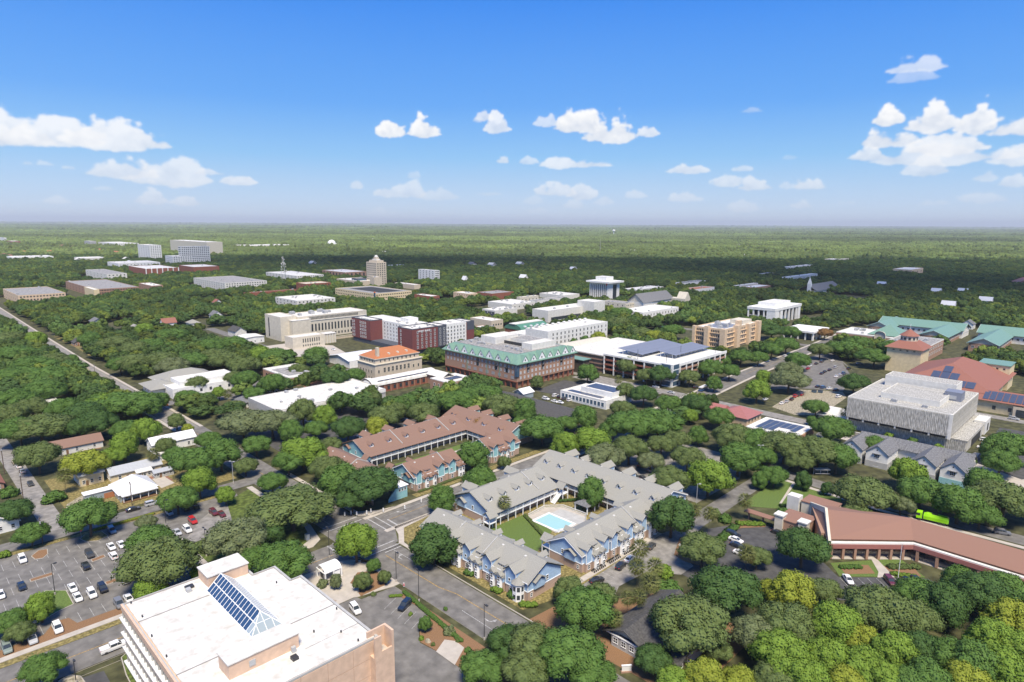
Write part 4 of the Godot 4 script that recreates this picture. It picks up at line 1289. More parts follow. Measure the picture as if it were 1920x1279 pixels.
func make_apartments() -> void:
	var g := "blue apartment wings round the pool court"
	wing("sky-blue apartment wing with white bays along the street south of the pool", g, P(-133.0, 0, -123.0), 0.0, 46.5, 13.5, 9.2, "blue_siding", "grey_shingle",
		[[20.6, 4.0, 2], [17.6, 4.0, 0], [12.8, 5.0, 1], [8.2, 3.6, 0], [3.6, 4.6, 1], [-0.6, 3.4, 0], [-4.4, 3.6, 1], [-9.0, 3.6, 0], [-14.0, 5.0, 1]], false, 5, [4.5, -9.5])
	wing("sky-blue apartment wing with grey roof facing the parking lane east of the pool", g, P(-115.2, 0, -157.0), PI / 2, 38, 12.8, 9.2, "blue_siding", "grey_shingle",
		[[-16.8, 2.6, 0], [-12.8, 5.2, 1], [-8.8, 2.8, 0], [-4.6, 3.0, 0], [-0.4, 4.0, 1], [3.4, 3.2, 0], [7.4, 4.2, 1], [11.2, 3.0, 0], [15.4, 4.6, 1]], false, 3, [9.0])
	wing("blue apartment wing with many dormers on the far side of the pool", g, P(-138.5, 0, -189.0), PI, 56, 19.0, 9.9, "blue_siding", "grey_shingle",
		[[-24, 4, 0], [-14, 4, 0], [-4, 4, 0], [6, 4, 0], [16, 4, 0], [24, 4, 0]], true, 8, [])
	wing("grey-roofed blue apartment wing with a white gallery on the west side of the pool lawn", g, P(-158.6, 0, -155.5), -PI / 2, 33, 17.5, 9.6, "blue_siding", "grey_shingle",
		[[-11, 4, 0], [0, 4, 0], [10, 4, 0]], true, 5, [-8.0])
	court_stairs("white outside stair with a grey gabled porch at the lawn end of the gallery", P(-147.5, 0, -137.6), PI / 2 + PI, "blue_siding", "grey_shingle")
	court_stairs("white outside stair with a grey gabled porch at the north end of the gallery", P(-146.6, 0, -173.2), 0.0, "blue_siding", "grey_shingle")
	court_stairs("grey gabled stair porch on the pool side of the east blue wing", P(-123.0, 0, -139.5), PI, "blue_siding", "grey_shingle")
	var h := "turquoise apartment wings across the street"
	wing("long turquoise apartment wing with brown roof and white gallery behind its green court", h, P(-234.0, 0, -166.5), -PI / 2, 54, 18.5, 9.4, "teal_siding", "brown_shingle",
		[[-20, 4, 0], [-8, 4, 0], [4, 4, 0], [16, 4, 0]], true, 6, [-17.0, 9.0])
	wing("brown-roofed turquoise apartment wing at the far north end of the green court", h, P(-221.5, 0, -204.0), PI, 44, 19.0, 9.9, "teal_siding", "brown_shingle",
		[[-16, 4, 0], [-4, 4, 0], [8, 4, 0], [18, 4, 0]], true, 4, [])
	wing("turquoise apartment wing with brown roof at the near end of the street front", h, P(-197.4, 0, -150.5), PI / 2, 23.5, 13.5, 9.2, "teal_siding", "brown_shingle",
		[[-10.2, 2.6, 0], [-5.2, 6.6, 1], [0.6, 3.0, 0], [6.2, 3.4, 0], [10.2, 2.6, 1]], false, 2, [4.5])
	wing("turquoise apartment wing with brown roof half hidden by a tall tree on the street front", h, P(-198.5, 0, -188.0), PI / 2, 17, 13.5, 9.2, "teal_siding", "brown_shingle",
		[[-6.6, 2.6, 0], [-1.8, 5.6, 1], [3.4, 3.0, 0]], false, 1, [])
	wing("lower brown-roofed turquoise wing between the tree and the street corner", h, P(-222, 0, -130.0), 0.0, 30, 9, 7.9, "teal_siding", "brown_shingle", [], false, 0, [6.0])
	court_stairs("white outside stair with a brown gabled porch at the near end of the turquoise gallery", P(-221.0, 0, -137.4), 0.0, "teal_siding", "brown_shingle")
	court_stairs("brown gabled stair porch on the court side of the near turquoise wing", P(-206.2, 0, -139.2), PI, "teal_siding", "brown_shingle")
	sheet("mown_lawn", [V(-219, -142), V(-207, -142), V(-207, -192), V(-219, -192)], 0.05, "lawn")
	sheet("court_path", [V(-214, -142), V(-212.4, -142), V(-212.4, -192), V(-214, -192)], 0.056, "concrete")
	slab("verge", [V(-188.5, -136), V(-185.4, -136), V(-186.2, -205), V(-189.5, -205)], 0.09, "dry_grass")
	var cn := building("corner_stair_house", "small turquoise stair house with a slanted end by the street corner", "house", -195, -188.2, -134, -125)
	var b := MB.new()
	b.prism(PackedVector2Array([V(-195, -134), V(-188.6, -134), V(-188.6, -129)]), 0, 4.6)
	b.quad(P(-188.6, 0, -125.6), P(-188.6, 0, -129), P(-188.6, 4.6, -129), P(-188.6, 1.2, -125.6))
	b.quad(P(-195, 0, -134), P(-188.6, 0, -125.6), P(-188.6, 1.2, -125.6), P(-195, 4.6, -134))
	wmesh(cn, "wall", b.done(), "teal_siding")
	wb(cn, "roof", -195.4, -188.2, 4.6, 4.8, -134.4, -129.6, "white_trim")
	windows(cn, "E", -188.6, -133.6, -130.0, 3, [3.4], window_mesh(0.7, 1.0, "white_trim", "glass"))
	var wl := thing("garden_wall", "pale brick garden wall at the corner under the dark trees", "wall", P(-196.5, 0, -119.6), "", 0.12)
	bx("wall", -6, 6, 0, 1.9, -0.2, 0.2, M("brick_pale"), wl)
	bx("coping", -6.1, 6.1, 1.9, 2.05, -0.3, 0.3, M("off_white"), wl)
	# pool, deck, fence, pavilion
	var deck := [V(-145.2, -153.6), V(-146, -163), V(-141.5, -168), V(-131.6, -168.5), V(-126.5, -162), V(-130.6, -151.4)]
	slab("pool_deck", deck, 0.14, "concrete")
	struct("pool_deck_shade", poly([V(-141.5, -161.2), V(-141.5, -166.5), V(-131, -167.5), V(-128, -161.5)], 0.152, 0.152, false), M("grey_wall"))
	var p := thing("swimming_pool", "turquoise swimming pool with a white coping in the blue apartments' court", "pool", P(-136.2, 0, -156.7))
	bx("coping", -6.2, 6.2, 0.1, 0.22, -4.6, -3.7, M("white_wall"), p)
	bx("coping", -6.2, 6.2, 0.1, 0.22, 3.7, 4.6, M("white_wall"), p)
	bx("coping", -6.2, -5.3, 0.1, 0.222, -3.7, 3.7, M("white_wall"), p)
	bx("coping", 5.3, 6.2, 0.1, 0.222, -3.7, 3.7, M("white_wall"), p)
	bx("water", -5.3, 5.3, 0.1, 0.17, -3.7, 3.7, M("water"), p)
	var f := thing("pool_fence", "white picket fence round the pool deck", "fence", P(-138, 0, -160))
	for k in deck.size() - 1:
		var a: Vector2 = deck[k]
		var c: Vector2 = deck[k + 1]
		part("fence_panel", railing_mesh(a.distance_to(c)), M("white_trim"), f, P((a.x + c.x) / 2 + 138, 0.15, (a.y + c.y) / 2 + 160), Vector3.ONE, -atan2(c.y - a.y, c.x - a.x))
	var v := thing("pavilion", "small grey-roofed pavilion on white posts behind the pool", "pavilion", P(-134.5, 0.14, -171.5))
	var hp := MB.new()
	hp.hip(-3.2, 3.2, -2.6, 2.6, 2.8, 4.2)
	part("roof", hp.done(), M("slate_shingle"), v)
	for sx in [-2.7, 2.7]:
		for sz in [-2.1, 2.1]:
			bx("post", sx - 0.15, sx + 0.15, 0, 2.8, sz - 0.15, sz + 0.15, M("white_trim"), v)
	bx("bench", -2.2, 2.2, 0.1, 0.5, -1.9, -1.3, M("wood"), v)

# ---------------------------------------------------------------- downtown
func lettering(o: Node3D, text: String, at: Vector3, height: float, turn: float, m: String) -> void:
	var t := TextMesh.new()
	t.text = text
	t.font_size = 64
	t.pixel_size = height / 46.0
	t.depth = 0.12
	var f := SystemFont.new()
	f.font_names = PackedStringArray(["Droid Sans"])
	f.font_weight = 700
	t.font = f
	part("lettering", t, M(m), o, at - o.position, Vector3.ONE, turn)

func make_downtown() -> void:
	make_courthouse()
	make_hotel()
	make_theatre()
	make_mansard_block()
	make_garage()
	make_tan_block()
	make_arcade_shops()
	make_bank()
	make_red_library_tower()
	make_green_roofs()

func make_courthouse() -> void:
	var o := building("courthouse", "long cream courthouse with a white roof and rows of narrow dark windows", "building", -556, -484, -331, -238)
	block(o, -556, -526, -262, -247.5, 0, 21, "cream", "white_roof", 0.7)
	block(o, -552, -524, -331, -262.2, 0, 20, "cream", "white_roof", 0.7)
	wb(o, "wall", -526, -519.5, 0, 17.5, -272, -255, "cream")
	wb(o, "roof", -526, -519.3, 17.5, 17.8, -272.2, -254.8, "white_roof")
	wb(o, "strip_window", -549.5, -547.5, 2, 18.5, -247.6, -247.4, "glass")
	windows(o, "E", -524, -322, -273, 40, [17.6], window_mesh(0.72, 2.6, "", "glass"))
	windows(o, "E", -524, -319, -274, 14, [9.2], window_mesh(1.5, 6.4, "", "glass", 1, 1))
	windows(o, "E", -524, -319, -274, 14, [2.6], window_mesh(1.3, 2.2, "", "glass"))
	wb(o, "cornice", -524, -523.6, 15.4, 15.8, -331, -272.2, "off_white")
	units(o, -548, -530, -325, -268, 19.4, 6, 2.0)
	block(o, -500, -486, -266, -238, 0, 9.5, "cream", "white_roof", 0.8)
	wb(o, "wall", -500, -492, 0, 8.0, -280, -266, "cream")
	wb(o, "roof", -500.3, -491.5, 8.0, 8.3, -280.3, -266, "white_roof")
	windows(o, "E", -486, -262, -246, 8, [6.0], window_mesh(0.9, 3.2, "", "glass"))
	windows(o, "E", -486, -262, -246, 8, [2.0], window_mesh(0.9, 1.5, "", "glass"))
	for k in 6:
		wb(o, "column", -492.2, -491.6, 0, 8.0, -279.5 + k * 2.5, -278.9 + k * 2.5, "off_white")
	var w := thing("terrace_wall", "long pale terrace wall in front of the cream courthouse", "wall", P(-505, 0, -300))
	bx("wall", -0.4, 0.4, 0, 2.2, -26, 26, M("stone"), w)
	bx("coping", -0.6, 0.6, 2.2, 2.4, -26.2, 26.2, M("cream"), w)

func make_hotel() -> void:
	var o := building("hotel", "six-storey maroon, white and dark grey hotel with a flat white roof", "building", -491, -401, -357, -293)
	var h := 20.5
	block(o, -491, -462, -307, -295, 3.5, h, "maroon", "white_roof", 0.8, "navy")
	block(o, -462.2, -420, -327, -306.8, 3.5, h - 1.0, "white_wall", "white_roof", 0.6)
	block(o, -491, -462.2, -327, -307.2, 3.5, h - 1.2, "white_wall", "white_roof", 0.6)
	block(o, -420, -401, -318, -293, 3.5, h, "maroon", "white_roof", 0.8, "navy")
	block(o, -420, -401.3, -327, -318.2, 3.5, h, "navy", "white_roof", 0.8)
	block(o, -420, -402.5, -349, -327.2, 3.5, h, "white_wall", "white_roof", 0.7)
	block(o, -420, -401.8, -357, -349.2, 3.5, h + 0.3, "maroon", "white_roof", 0.8, "navy")
	wb(o, "dark_panel", -401.85, -401.7, 13.5, h + 0.2, -357, -349.2, "navy")
	wb(o, "ground_floor", -490, -402.6, 0, 3.5, -326, -295.6, "navy")
	wb(o, "ground_floor", -419, -403, 0, 3.5, -355, -326, "navy")
	wb(o, "shop_front", -418, -402.5, 0.5, 3.0, -295.7, -295.4, "glass")
	wb(o, "stair_head", -447, -436, h - 1.5, h + 2.2, -325, -315, "white_wall")
	var ys := []
	for k in 5:
		ys.append(5.6 + k * 2.95)
	var m := window_mesh(1.25, 1.75, "white_trim", "glass", 2, 1)
	windows(o, "S", -295, -490.5, -485.5, 2, ys, m)
	windows(o, "S", -295, -478.5, -468.0, 4, ys, m)
	windows(o, "S", -306.8, -460.5, -421.5, 9, ys, m)
	windows(o, "S", -293, -417.5, -414.5, 1, ys, m)
	windows(o, "E", -401, -317, -296, 5, ys, m)
	windows(o, "E", -401.3, -326.6, -318.6, 2, ys, m)
	windows(o, "E", -402.5, -348, -328, 6, ys, m)
	for k in 5:
		wb(o, "balcony", -401, -400.3, 4.6 + k * 2.95, 4.8 + k * 2.95, -328.2, -326.2, "white_trim")
	lettering(o, "HYATT PLACE", P(-400.9, 18.0, -304.5), 1.3, PI / 2, "white_trim")
	for r in 11:
		units(o, -488 + r * 2.3, -487.5 + r * 2.3, -298.5, -298, h - 0.7, 1, 0.55)
	units(o, -455, -425, -322, -311, h - 1.5, 12, 0.8)
	units(o, -418, -404, -352, -298, h - 0.7, 18, 0.7)

func make_theatre() -> void:
	var o := building("theatre", "three-storey cream stone hall with a bright orange hipped tile roof", "building", -370, -347, -263, -222)
	wb(o, "wall", -368, -347.6, 0, 10.9, -261.5, -224.4, "stone")
	wb(o, "cornice", -368.5, -347.1, 10.9, 11.4, -262.0, -223.9, "cream")
	wb(o, "attic_wall", -367, -348.4, 11.4, 14.4, -259.6, -225.2, "stone")
	wb(o, "cornice", -367.6, -347.8, 14.4, 14.8, -260.2, -224.6, "cream")
	var b := MB.new()
	b.hip(-367.4, -348.0, -260, -224.8, 14.8, 19.6)
	wmesh(o, "roof", b.done(), "orange_tile")
	wb(o, "chimney", -351.8, -349.9, 14.8, 21.5, -229.5, -227.6, "stone")
	for z in [-252, -245, -238]:
		wb(o, "roof_dormer", -352.5, -350.3, 15.8, 17.0, z, z + 1.2, "cream")
	windows(o, "E", -347.6, -252, -230, 7, [7.0], window_mesh(1.5, 3.0, "cream", "glass", 2, 2))
	windows(o, "E", -347.6, -260, -226, 11, [1.8], window_mesh(1.1, 1.8, "cream", "glass"))
	for z in [-258.5, -254.5, -227.2]:
		windows(o, "E", -347.6, z - 1, z + 1, 1, [6.4], window_mesh(1.0, 2.0, "cream", "glass"))
	windows(o, "E", -348.4, -257.5, -227.5, 9, [13.0], window_mesh(1.0, 1.5, "cream", "glass"))
	windows(o, "S", -224.4, -366, -350, 5, [6.2, 2.0], window_mesh(1.0, 2.0, "cream", "glass"))
	windows(o, "S", -225.2, -365.5, -350, 5, [13.0], window_mesh(0.9, 1.5, "cream", "glass"))

func make_mansard_block() -> void:
	var o := building("mansard_block", "large red-brick block with a green metal mansard and white dormers", "building", -344, -272, -334, -276)
	wb(o, "wall", -342.5, -273, 4.2, 15.2, -332.5, -277.5, "brick_pale")
	wb(o, "wall", -341, -274.5, 0, 4.2, -331, -279.5, "brick_pale")
	wb(o, "arcade", -342.2, -273.3, 3.9, 4.4, -332.2, -277.2, "brick_red")
	for k in 15:
		wb(o, "arcade_pier", -342 + k * 4.85, -341.2 + k * 4.85, 0, 3.9, -278.4, -277.6, "brick_red")
	for k in 12:
		wb(o, "arcade_pier", -273.9, -273.1, 0, 3.9, -331.8 + k * 4.85, -331 + k * 4.85, "brick_red")
	wb(o, "eave", -344.3, -271.5, 15.2, 15.6, -334.2, -276, "green_metal")
	var b := MB.new()
	b.hip(-344.1, -271.7, -334, -276.2, 15.6, 20.2, 0.19)
	wmesh(o, "roof", b.done(), "green_metal")
	wb(o, "flat_roof", -337, -278.6, 20.2, 20.4, -327, -283.2, "grey_roof")
	var n := 0
	for side in 2:
		var count: int = 8 if side == 0 else 7
		for k in count:
			var big := k % 3 == 2
			var wd := 6.4 if big else 5.0
			var y := 16.1
			var q := MB.new()
			q.box(P(-wd / 2, -0.3, -4.5), P(wd / 2, 0.6, 0))
			q.gable(-wd / 2, wd / 2, -4.5, 0, 0.6, 0.6 + wd * 0.66, false)
			var at := P(lerpf(-337, -280.5, k / 7.0), y, -276.6) if side == 0 else P(-272.3, y, lerpf(-284, -329.5, k / 6.0))
			var turn := 0.0 if side == 0 else PI / 2
			part("dormer", q.done(), M("white_trim"), o, at - o.position, Vector3.ONE, turn)
			part("dormer_roof", pitched(4.6, wd, 0.6, 0.6 + wd * 0.66, 0.25, 0.14), M("green_metal"), o, at - o.position + (P(0, 0.06, -2.2) if side == 0 else P(-2.2, 0.06, 0)), Vector3.ONE, PI / 2 + turn)
			part("window", window_mesh(0.9, 1.2, "", "glass"), null, o, at - o.position + P(0, 1.1, 0.02).rotated(Vector3.UP, turn), Vector3.ONE, turn)
	var tall := window_mesh(0.95, 1.45, "white_trim", "glass_blue", 2, 2)
	var white := window_mesh(1.05, 1.5, "white_trim", "skylight_pale", 2, 2)
	windows(o, "S", -277.5, -341, -275, 19, [13.0, 10.0], tall)
	windows(o, "S", -277.5, -326, -274, 9, [6.6], window_mesh(2.9, 1.9, "brick_pale", "skylight_pale", 3, 2))
	windows(o, "E", -273, -331, -279, 15, [12.8], tall)
	windows(o, "E", -273, -331, -279, 15, [9.6], white)
	windows(o, "E", -273, -331, -279, 15, [6.4], white)
	for x in [-319.5, -300.2, -288.5]:
		wb(o, "downpipe", x, x + 0.35, 4.4, 15.2, -277.5, -277.15, "green_metal")
	for x in [-310.0, -292.5, -283.0]:
		wb(o, "balcony_recess", x, x + 2.2, 8.9, 15.0, -277.55, -277.4, "glass")
		wb(o, "balcony", x - 0.1, x + 2.3, 11.7, 12.2, -277.5, -276.9, "bronze")
	for z in [-302, -288.5, -320]:
		wb(o, "balcony_recess", -273.1, -272.95, 8.9, 15.0, z, z + 2.2, "glass")
		wb(o, "balcony", -273, -272.4, 11.7, 12.2, z - 0.1, z + 2.3, "bronze")
	wb(o, "corner_bay", -274.5, -272.4, 7.6, 14.9, -279, -276.9, "glass_blue")
	block(o, -326, -312, -318, -296, 20.4, 25.0, "off_white", "white_roof", 0.5)
	block(o, -312, -290, -325, -310, 20.4, 23.4, "off_white", "grey_roof", 0.5)
	block(o, -290, -281, -322, -299, 20.4, 24.2, "off_white", "white_roof", 0.5)
	wb(o, "terrace_screen", -311, -292, 20.4, 22.4, -304, -303.5, "dark_metal")
	units(o, -335, -281, -297, -285, 20.4, 14, 1.0)
	units(o, -335, -328, -325, -298, 20.4, 6, 1.2)

func make_garage() -> void:
	var o := building("parking_garage", "white and brick-banded parking garage with tilted solar arrays on its roof deck", "building", -300, -208, -420, -349)
	for k in 4:
		var y := 3.2 * k
		wb(o, "deck", -262, -208.6, y + 2.9, y + 3.3, -419.5, -350, "concrete")
		wb(o, "brick_band", -262.2, -222, y + 3.0, y + 4.1, -350.2, -349.9, "brick_red")
		wb(o, "brick_band", -208.7, -208.4, y + 3.0, y + 4.2, -419, -358, "brick_pale")
		for i in 9:
			wb(o, "column", -209.1, -208.3, y, y + 3.0, -418.6 + i * 7.4, -417.8 + i * 7.4, "white_wall")
		for i in 6:
			wb(o, "column", -261.8 + i * 8, -261.0 + i * 8, y, y + 3.0, -350.6, -349.8, "white_wall")
	wb(o, "core_wall", -255, -214, 0, 12.4, -412, -357, "grey_wall")
	wb(o, "roof_deck", -262, -208.6, 12.9, 13.1, -419.6, -349.8, "off_white")
	wb(o, "parapet", -208.9, -208.3, 12.4, 14.1, -419.6, -349.9, "white_wall")
	wb(o, "parapet", -262, -208.9, 12.9, 14.0, -350.2, -349.7, "white_wall")
	wb(o, "stair_tower", -217, -208.2, 0, 14.6, -357.5, -349.4, "white_wall")
	for k in 4:
		wb(o, "window", -216.2, -209.6, 0.8 + k * 3.5, 3.6 + k * 3.5, -349.5, -349.3, "glass_blue")
		wb(o, "window", -208.3, -208.1, 0.8 + k * 3.5, 3.6 + k * 3.5, -356.8, -350.4, "glass_blue")
	block(o, -300, -262.3, -419, -352, 0, 12.0, "brick_pale", "white_roof", 0.6, "off_white")
	for a in [[-258, -238, -414, -360], [-235, -220, -418, -372]]:
		var t := thing("solar_array", "tilted solar array on white posts over the garage deck, %s one" % ("larger western" if a[0] < -250 else "smaller eastern"), "solar panels", P((a[0] + a[1]) / 2.0, 13.1, (a[2] + a[3]) / 2.0), "solar arrays on the garage")
		var w: float = (a[1] - a[0]) / 2.0
		var l: float = (a[3] - a[2]) / 2.0
		for i in 4:
			for j in 9:
				var b := MB.new()
				var xa := lerpf(-w, w, i / 4.0) + 0.08
				var xb := lerpf(-w, w, (i + 1) / 4.0) - 0.08
				var za := lerpf(-l, l, j / 9.0) + 0.08
				var zb := lerpf(-l, l, (j + 1) / 9.0) - 0.08
				var ya := 3.9 - 0.10 * (xa + w)
				var yb := 3.9 - 0.10 * (xb + w)
				b.quad(P(xa, ya, zb), P(xb, yb, zb), P(xb, yb, za), P(xa, ya, za))
				b.quad(P(xa, ya - 0.12, za), P(xb, yb - 0.12, za), P(xb, yb - 0.12, zb), P(xa, ya - 0.12, zb))
				part("panel", b.done(), M("solar_pale"), t)
		for i in 10:
			for x in [-w * 0.6, w * 0.6]:
				var z := lerpf(-l + 1, l - 1, i / 9.0)
				bx("post", x - 0.15, x + 0.15, 0, 3.75 - 0.10 * (x + w), z - 0.15, z + 0.15, M("white_trim"), t)
	for k in 4:
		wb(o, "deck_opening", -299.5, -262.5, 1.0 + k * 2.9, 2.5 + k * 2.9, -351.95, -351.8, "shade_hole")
	for q in [[-236, -352], [-224, -385], [-214, -351], [-262, -400], [-212, -410]]:
		wb(o, "deck_lamp", q[0], q[0] + 0.18, 13.1, 20, q[1], q[1] + 0.18, "dark_metal")
	# the curved cream-roofed hall next door
	var c := building("cream_hall", "long low hall with a curved cream membrane roof and a green awning", "building", -318, -270, -412, -345)
	wb(c, "wall", -316, -300.5, 0, 9, -410, -346, "cream")
	var b := MB.new()
	for k in 8:
		var a0 := PI * k / 8
		var a1 := PI * (k + 1) / 8
		b.quad(P(-309 + cos(a0) * 11, 8.6 + sin(a0) * 3.4, -345), P(-309 + cos(a0) * 11, 8.6 + sin(a0) * 3.4, -412), P(-309 + cos(a1) * 11, 8.6 + sin(a1) * 3.4, -412), P(-309 + cos(a1) * 11, 8.6 + sin(a1) * 3.4, -345))
	wmesh(c, "roof", b.done(), "cream")
	wb(c, "awning", -300, -270, 9.2, 9.6, -347, -338, "green_metal")
	wb(c, "dark_storey", -299, -271, 0, 8.8, -346, -339, "bronze")

func make_tan_block() -> void:
	var o := building("county_building", "tan four-storey building with deep-set window bands and stair towers", "building", -274, -243, -552, -485)
	block(o, -272, -246, -550, -489, 0, 17, "tan", "white_roof", 0.8, "tan")
	wb(o, "roof_patch", -268, -250, 16.35, 16.45, -525, -497, "solar_pale")
	for q in [[-262, -258.5, -489, -485.4, 18.4], [-247.8, -243.4, -489.2, -485, 17.6], [-247, -243, -512, -506, 18.6], [-247, -243.2, -551, -546, 18.2], [-247, -243.2, -532, -528, 17.5], [-273.4, -271, -489.4, -486.6, 17.4]]:
		wb(o, "tower", q[0], q[1], 0, q[4], q[2], q[3], "tan")
	wb(o, "roof_house", -262, -250, 16.3, 19.6, -546, -530, "cream")
	wb(o, "roof_arch", -248, -245, 16.3, 21.8, -517, -511, "tan")
	for k in 4:
		var y := 3.1 + 3.8 * k
		windows(o, "S", -489, -271, -263, 5, [y], window_mesh(1.1, 2.0, "", "glass"))
		windows(o, "S", -489, -258, -248.5, 6, [y], window_mesh(1.1, 2.0, "", "glass"))
		windows(o, "E", -246, -505, -490, 6, [y], window_mesh(1.2, 1.8, "", "glass"))
		windows(o, "E", -246, -527, -513, 4, [y], window_mesh(1.6, 1.6, "", "glass"))
		windows(o, "E", -246, -545, -533, 4, [y], window_mesh(1.6, 1.6, "", "glass"))
		wb(o, "ledge", -271, -246, y - 1.6, y - 1.25, -489.0, -488.4, "tan")
		wb(o, "ledge", -246, -245.3, y - 1.6, y - 1.25, -545, -489.2, "tan")
	units(o, -268, -252, -528, -495, 16.4, 7, 1.6)

func make_arcade_shops() -> void:
	var o := building("arcade_shops", "brick shop range with a white barrel-vaulted roof and an arched end", "building", -345, -293, -262, -205)
	wb(o, "wall", -334, -323, 0, 5.0, -254, -210, "brick_red")
	for s in [0, 1]:
		var b := MB.new()
		for k in 8:
			var a0 := PI * k / 8
			var a1 := PI * (k + 1) / 8
			if s == 0:
				b.quad(P(-328.5 + cos(a0) * 6, 4.6 + sin(a0) * 3.4, -206), P(-328.5 + cos(a0) * 6, 4.6 + sin(a0) * 3.4, -255), P(-328.5 + cos(a1) * 6, 4.6 + sin(a1) * 3.4, -255), P(-328.5 + cos(a1) * 6, 4.6 + sin(a1) * 3.4, -206))
			else:
				b.quad(P(-328.5 + cos(a0) * 6.6, 4.6 + sin(a0) * 4.0, -205.6), P(-328.5 + cos(a0) * 6.6, 4.6 + sin(a0) * 4.0, -209), P(-328.5 + cos(a1) * 6.6, 4.6 + sin(a1) * 4.0, -209), P(-328.5 + cos(a1) * 6.6, 4.6 + sin(a1) * 4.0, -205.6))
				b.tri(P(-328.5, 4.6, -205.9), P(-328.5 + cos(a0) * 5.0, 4.6 + sin(a0) * 3.0, -205.9), P(-328.5 + cos(a1) * 5.0, 4.6 + sin(a1) * 3.0, -205.9))
		wmesh(o, "roof" if s == 0 else "arch_end", b.done(), "white_roof")
	wb(o, "arch_glass", -332, -325, 0, 5.2, -205.8, -205.6, "glass")
	for k in 9:
		var z := -250.0 + k * 4.4
		wb(o, "solar_panel", -325.6, -323.6, 7.0, 7.15, z, z + 4.1, "solar")
		wb(o, "window", -323.05, -322.9, 1.2, 3.4, z + 0.6, z + 2.4, "glass")
		wb(o, "pilaster", -323.1, -322.7, 0, 5.0, z - 0.3, z + 0.1, "brick_pale")
	block(o, -311, -294, -260, -240, 0, 6.6, "brick_pale", "white_roof", 0.5, "white_wall")
	part("roof", pitched(16, 9, 6.2, 8.6, 0.4), M("white_roof"), o, P(-315, 0, -251) - o.position)
	wb(o, "wall", -323, -311, 0, 6.2, -255, -247, "brick_pale")
	wb(o, "solar_panel", -305, -299, 6.4, 6.55, -256, -246, "solar")
	windows(o, "E", -294, -259, -241, 5, [4.6, 2.0], window_mesh(1.3, 1.3, "white_trim", "glass"))
	windows(o, "S", -240, -309, -296, 3, [3.5], window_mesh(1.2, 1.6, "white_trim", "glass"))
	var w := plain("store", "long low store with a dazzling white flat roof beside the arched shops", "building", -344, -309, -206, -141, 6.2, "grey_wall", "white_roof", 0, 0, 0, 1.6, 1.6, "", "glass", 9, "", 0.4)
	for k in 8:
		wb(w, "shop_window", -309.0, -308.85, 0.6, 2.8, -203 + k * 7.5, -199 + k * 7.5, "glass")
	wb(w, "fascia", -309.0, -308.7, 4.2, 5.8, -206, -141, "white_wall")
	var b2 := building("brown_office", "single-storey brown brick building with a patched grey and white roof", "building", -411, -372, -203, -178)
	block(b2, -410, -373, -202, -179, 0, 6, "brick_pale", "white_roof", 0.6, "off_white")
	wb(b2, "roof_patch", -404, -380, 5.55, 5.62, -196, -182, "grey_roof")
	windows(b2, "E", -373, -200, -181, 4, [3.0], window_mesh(1.8, 1.4, "", "glass"))
	windows(b2, "S", -179, -408, -376, 5, [3.0], window_mesh(1.8, 1.4, "", "glass"))
	units(b2, -405, -377, -200, -184, 5.6, 7, 0.9)

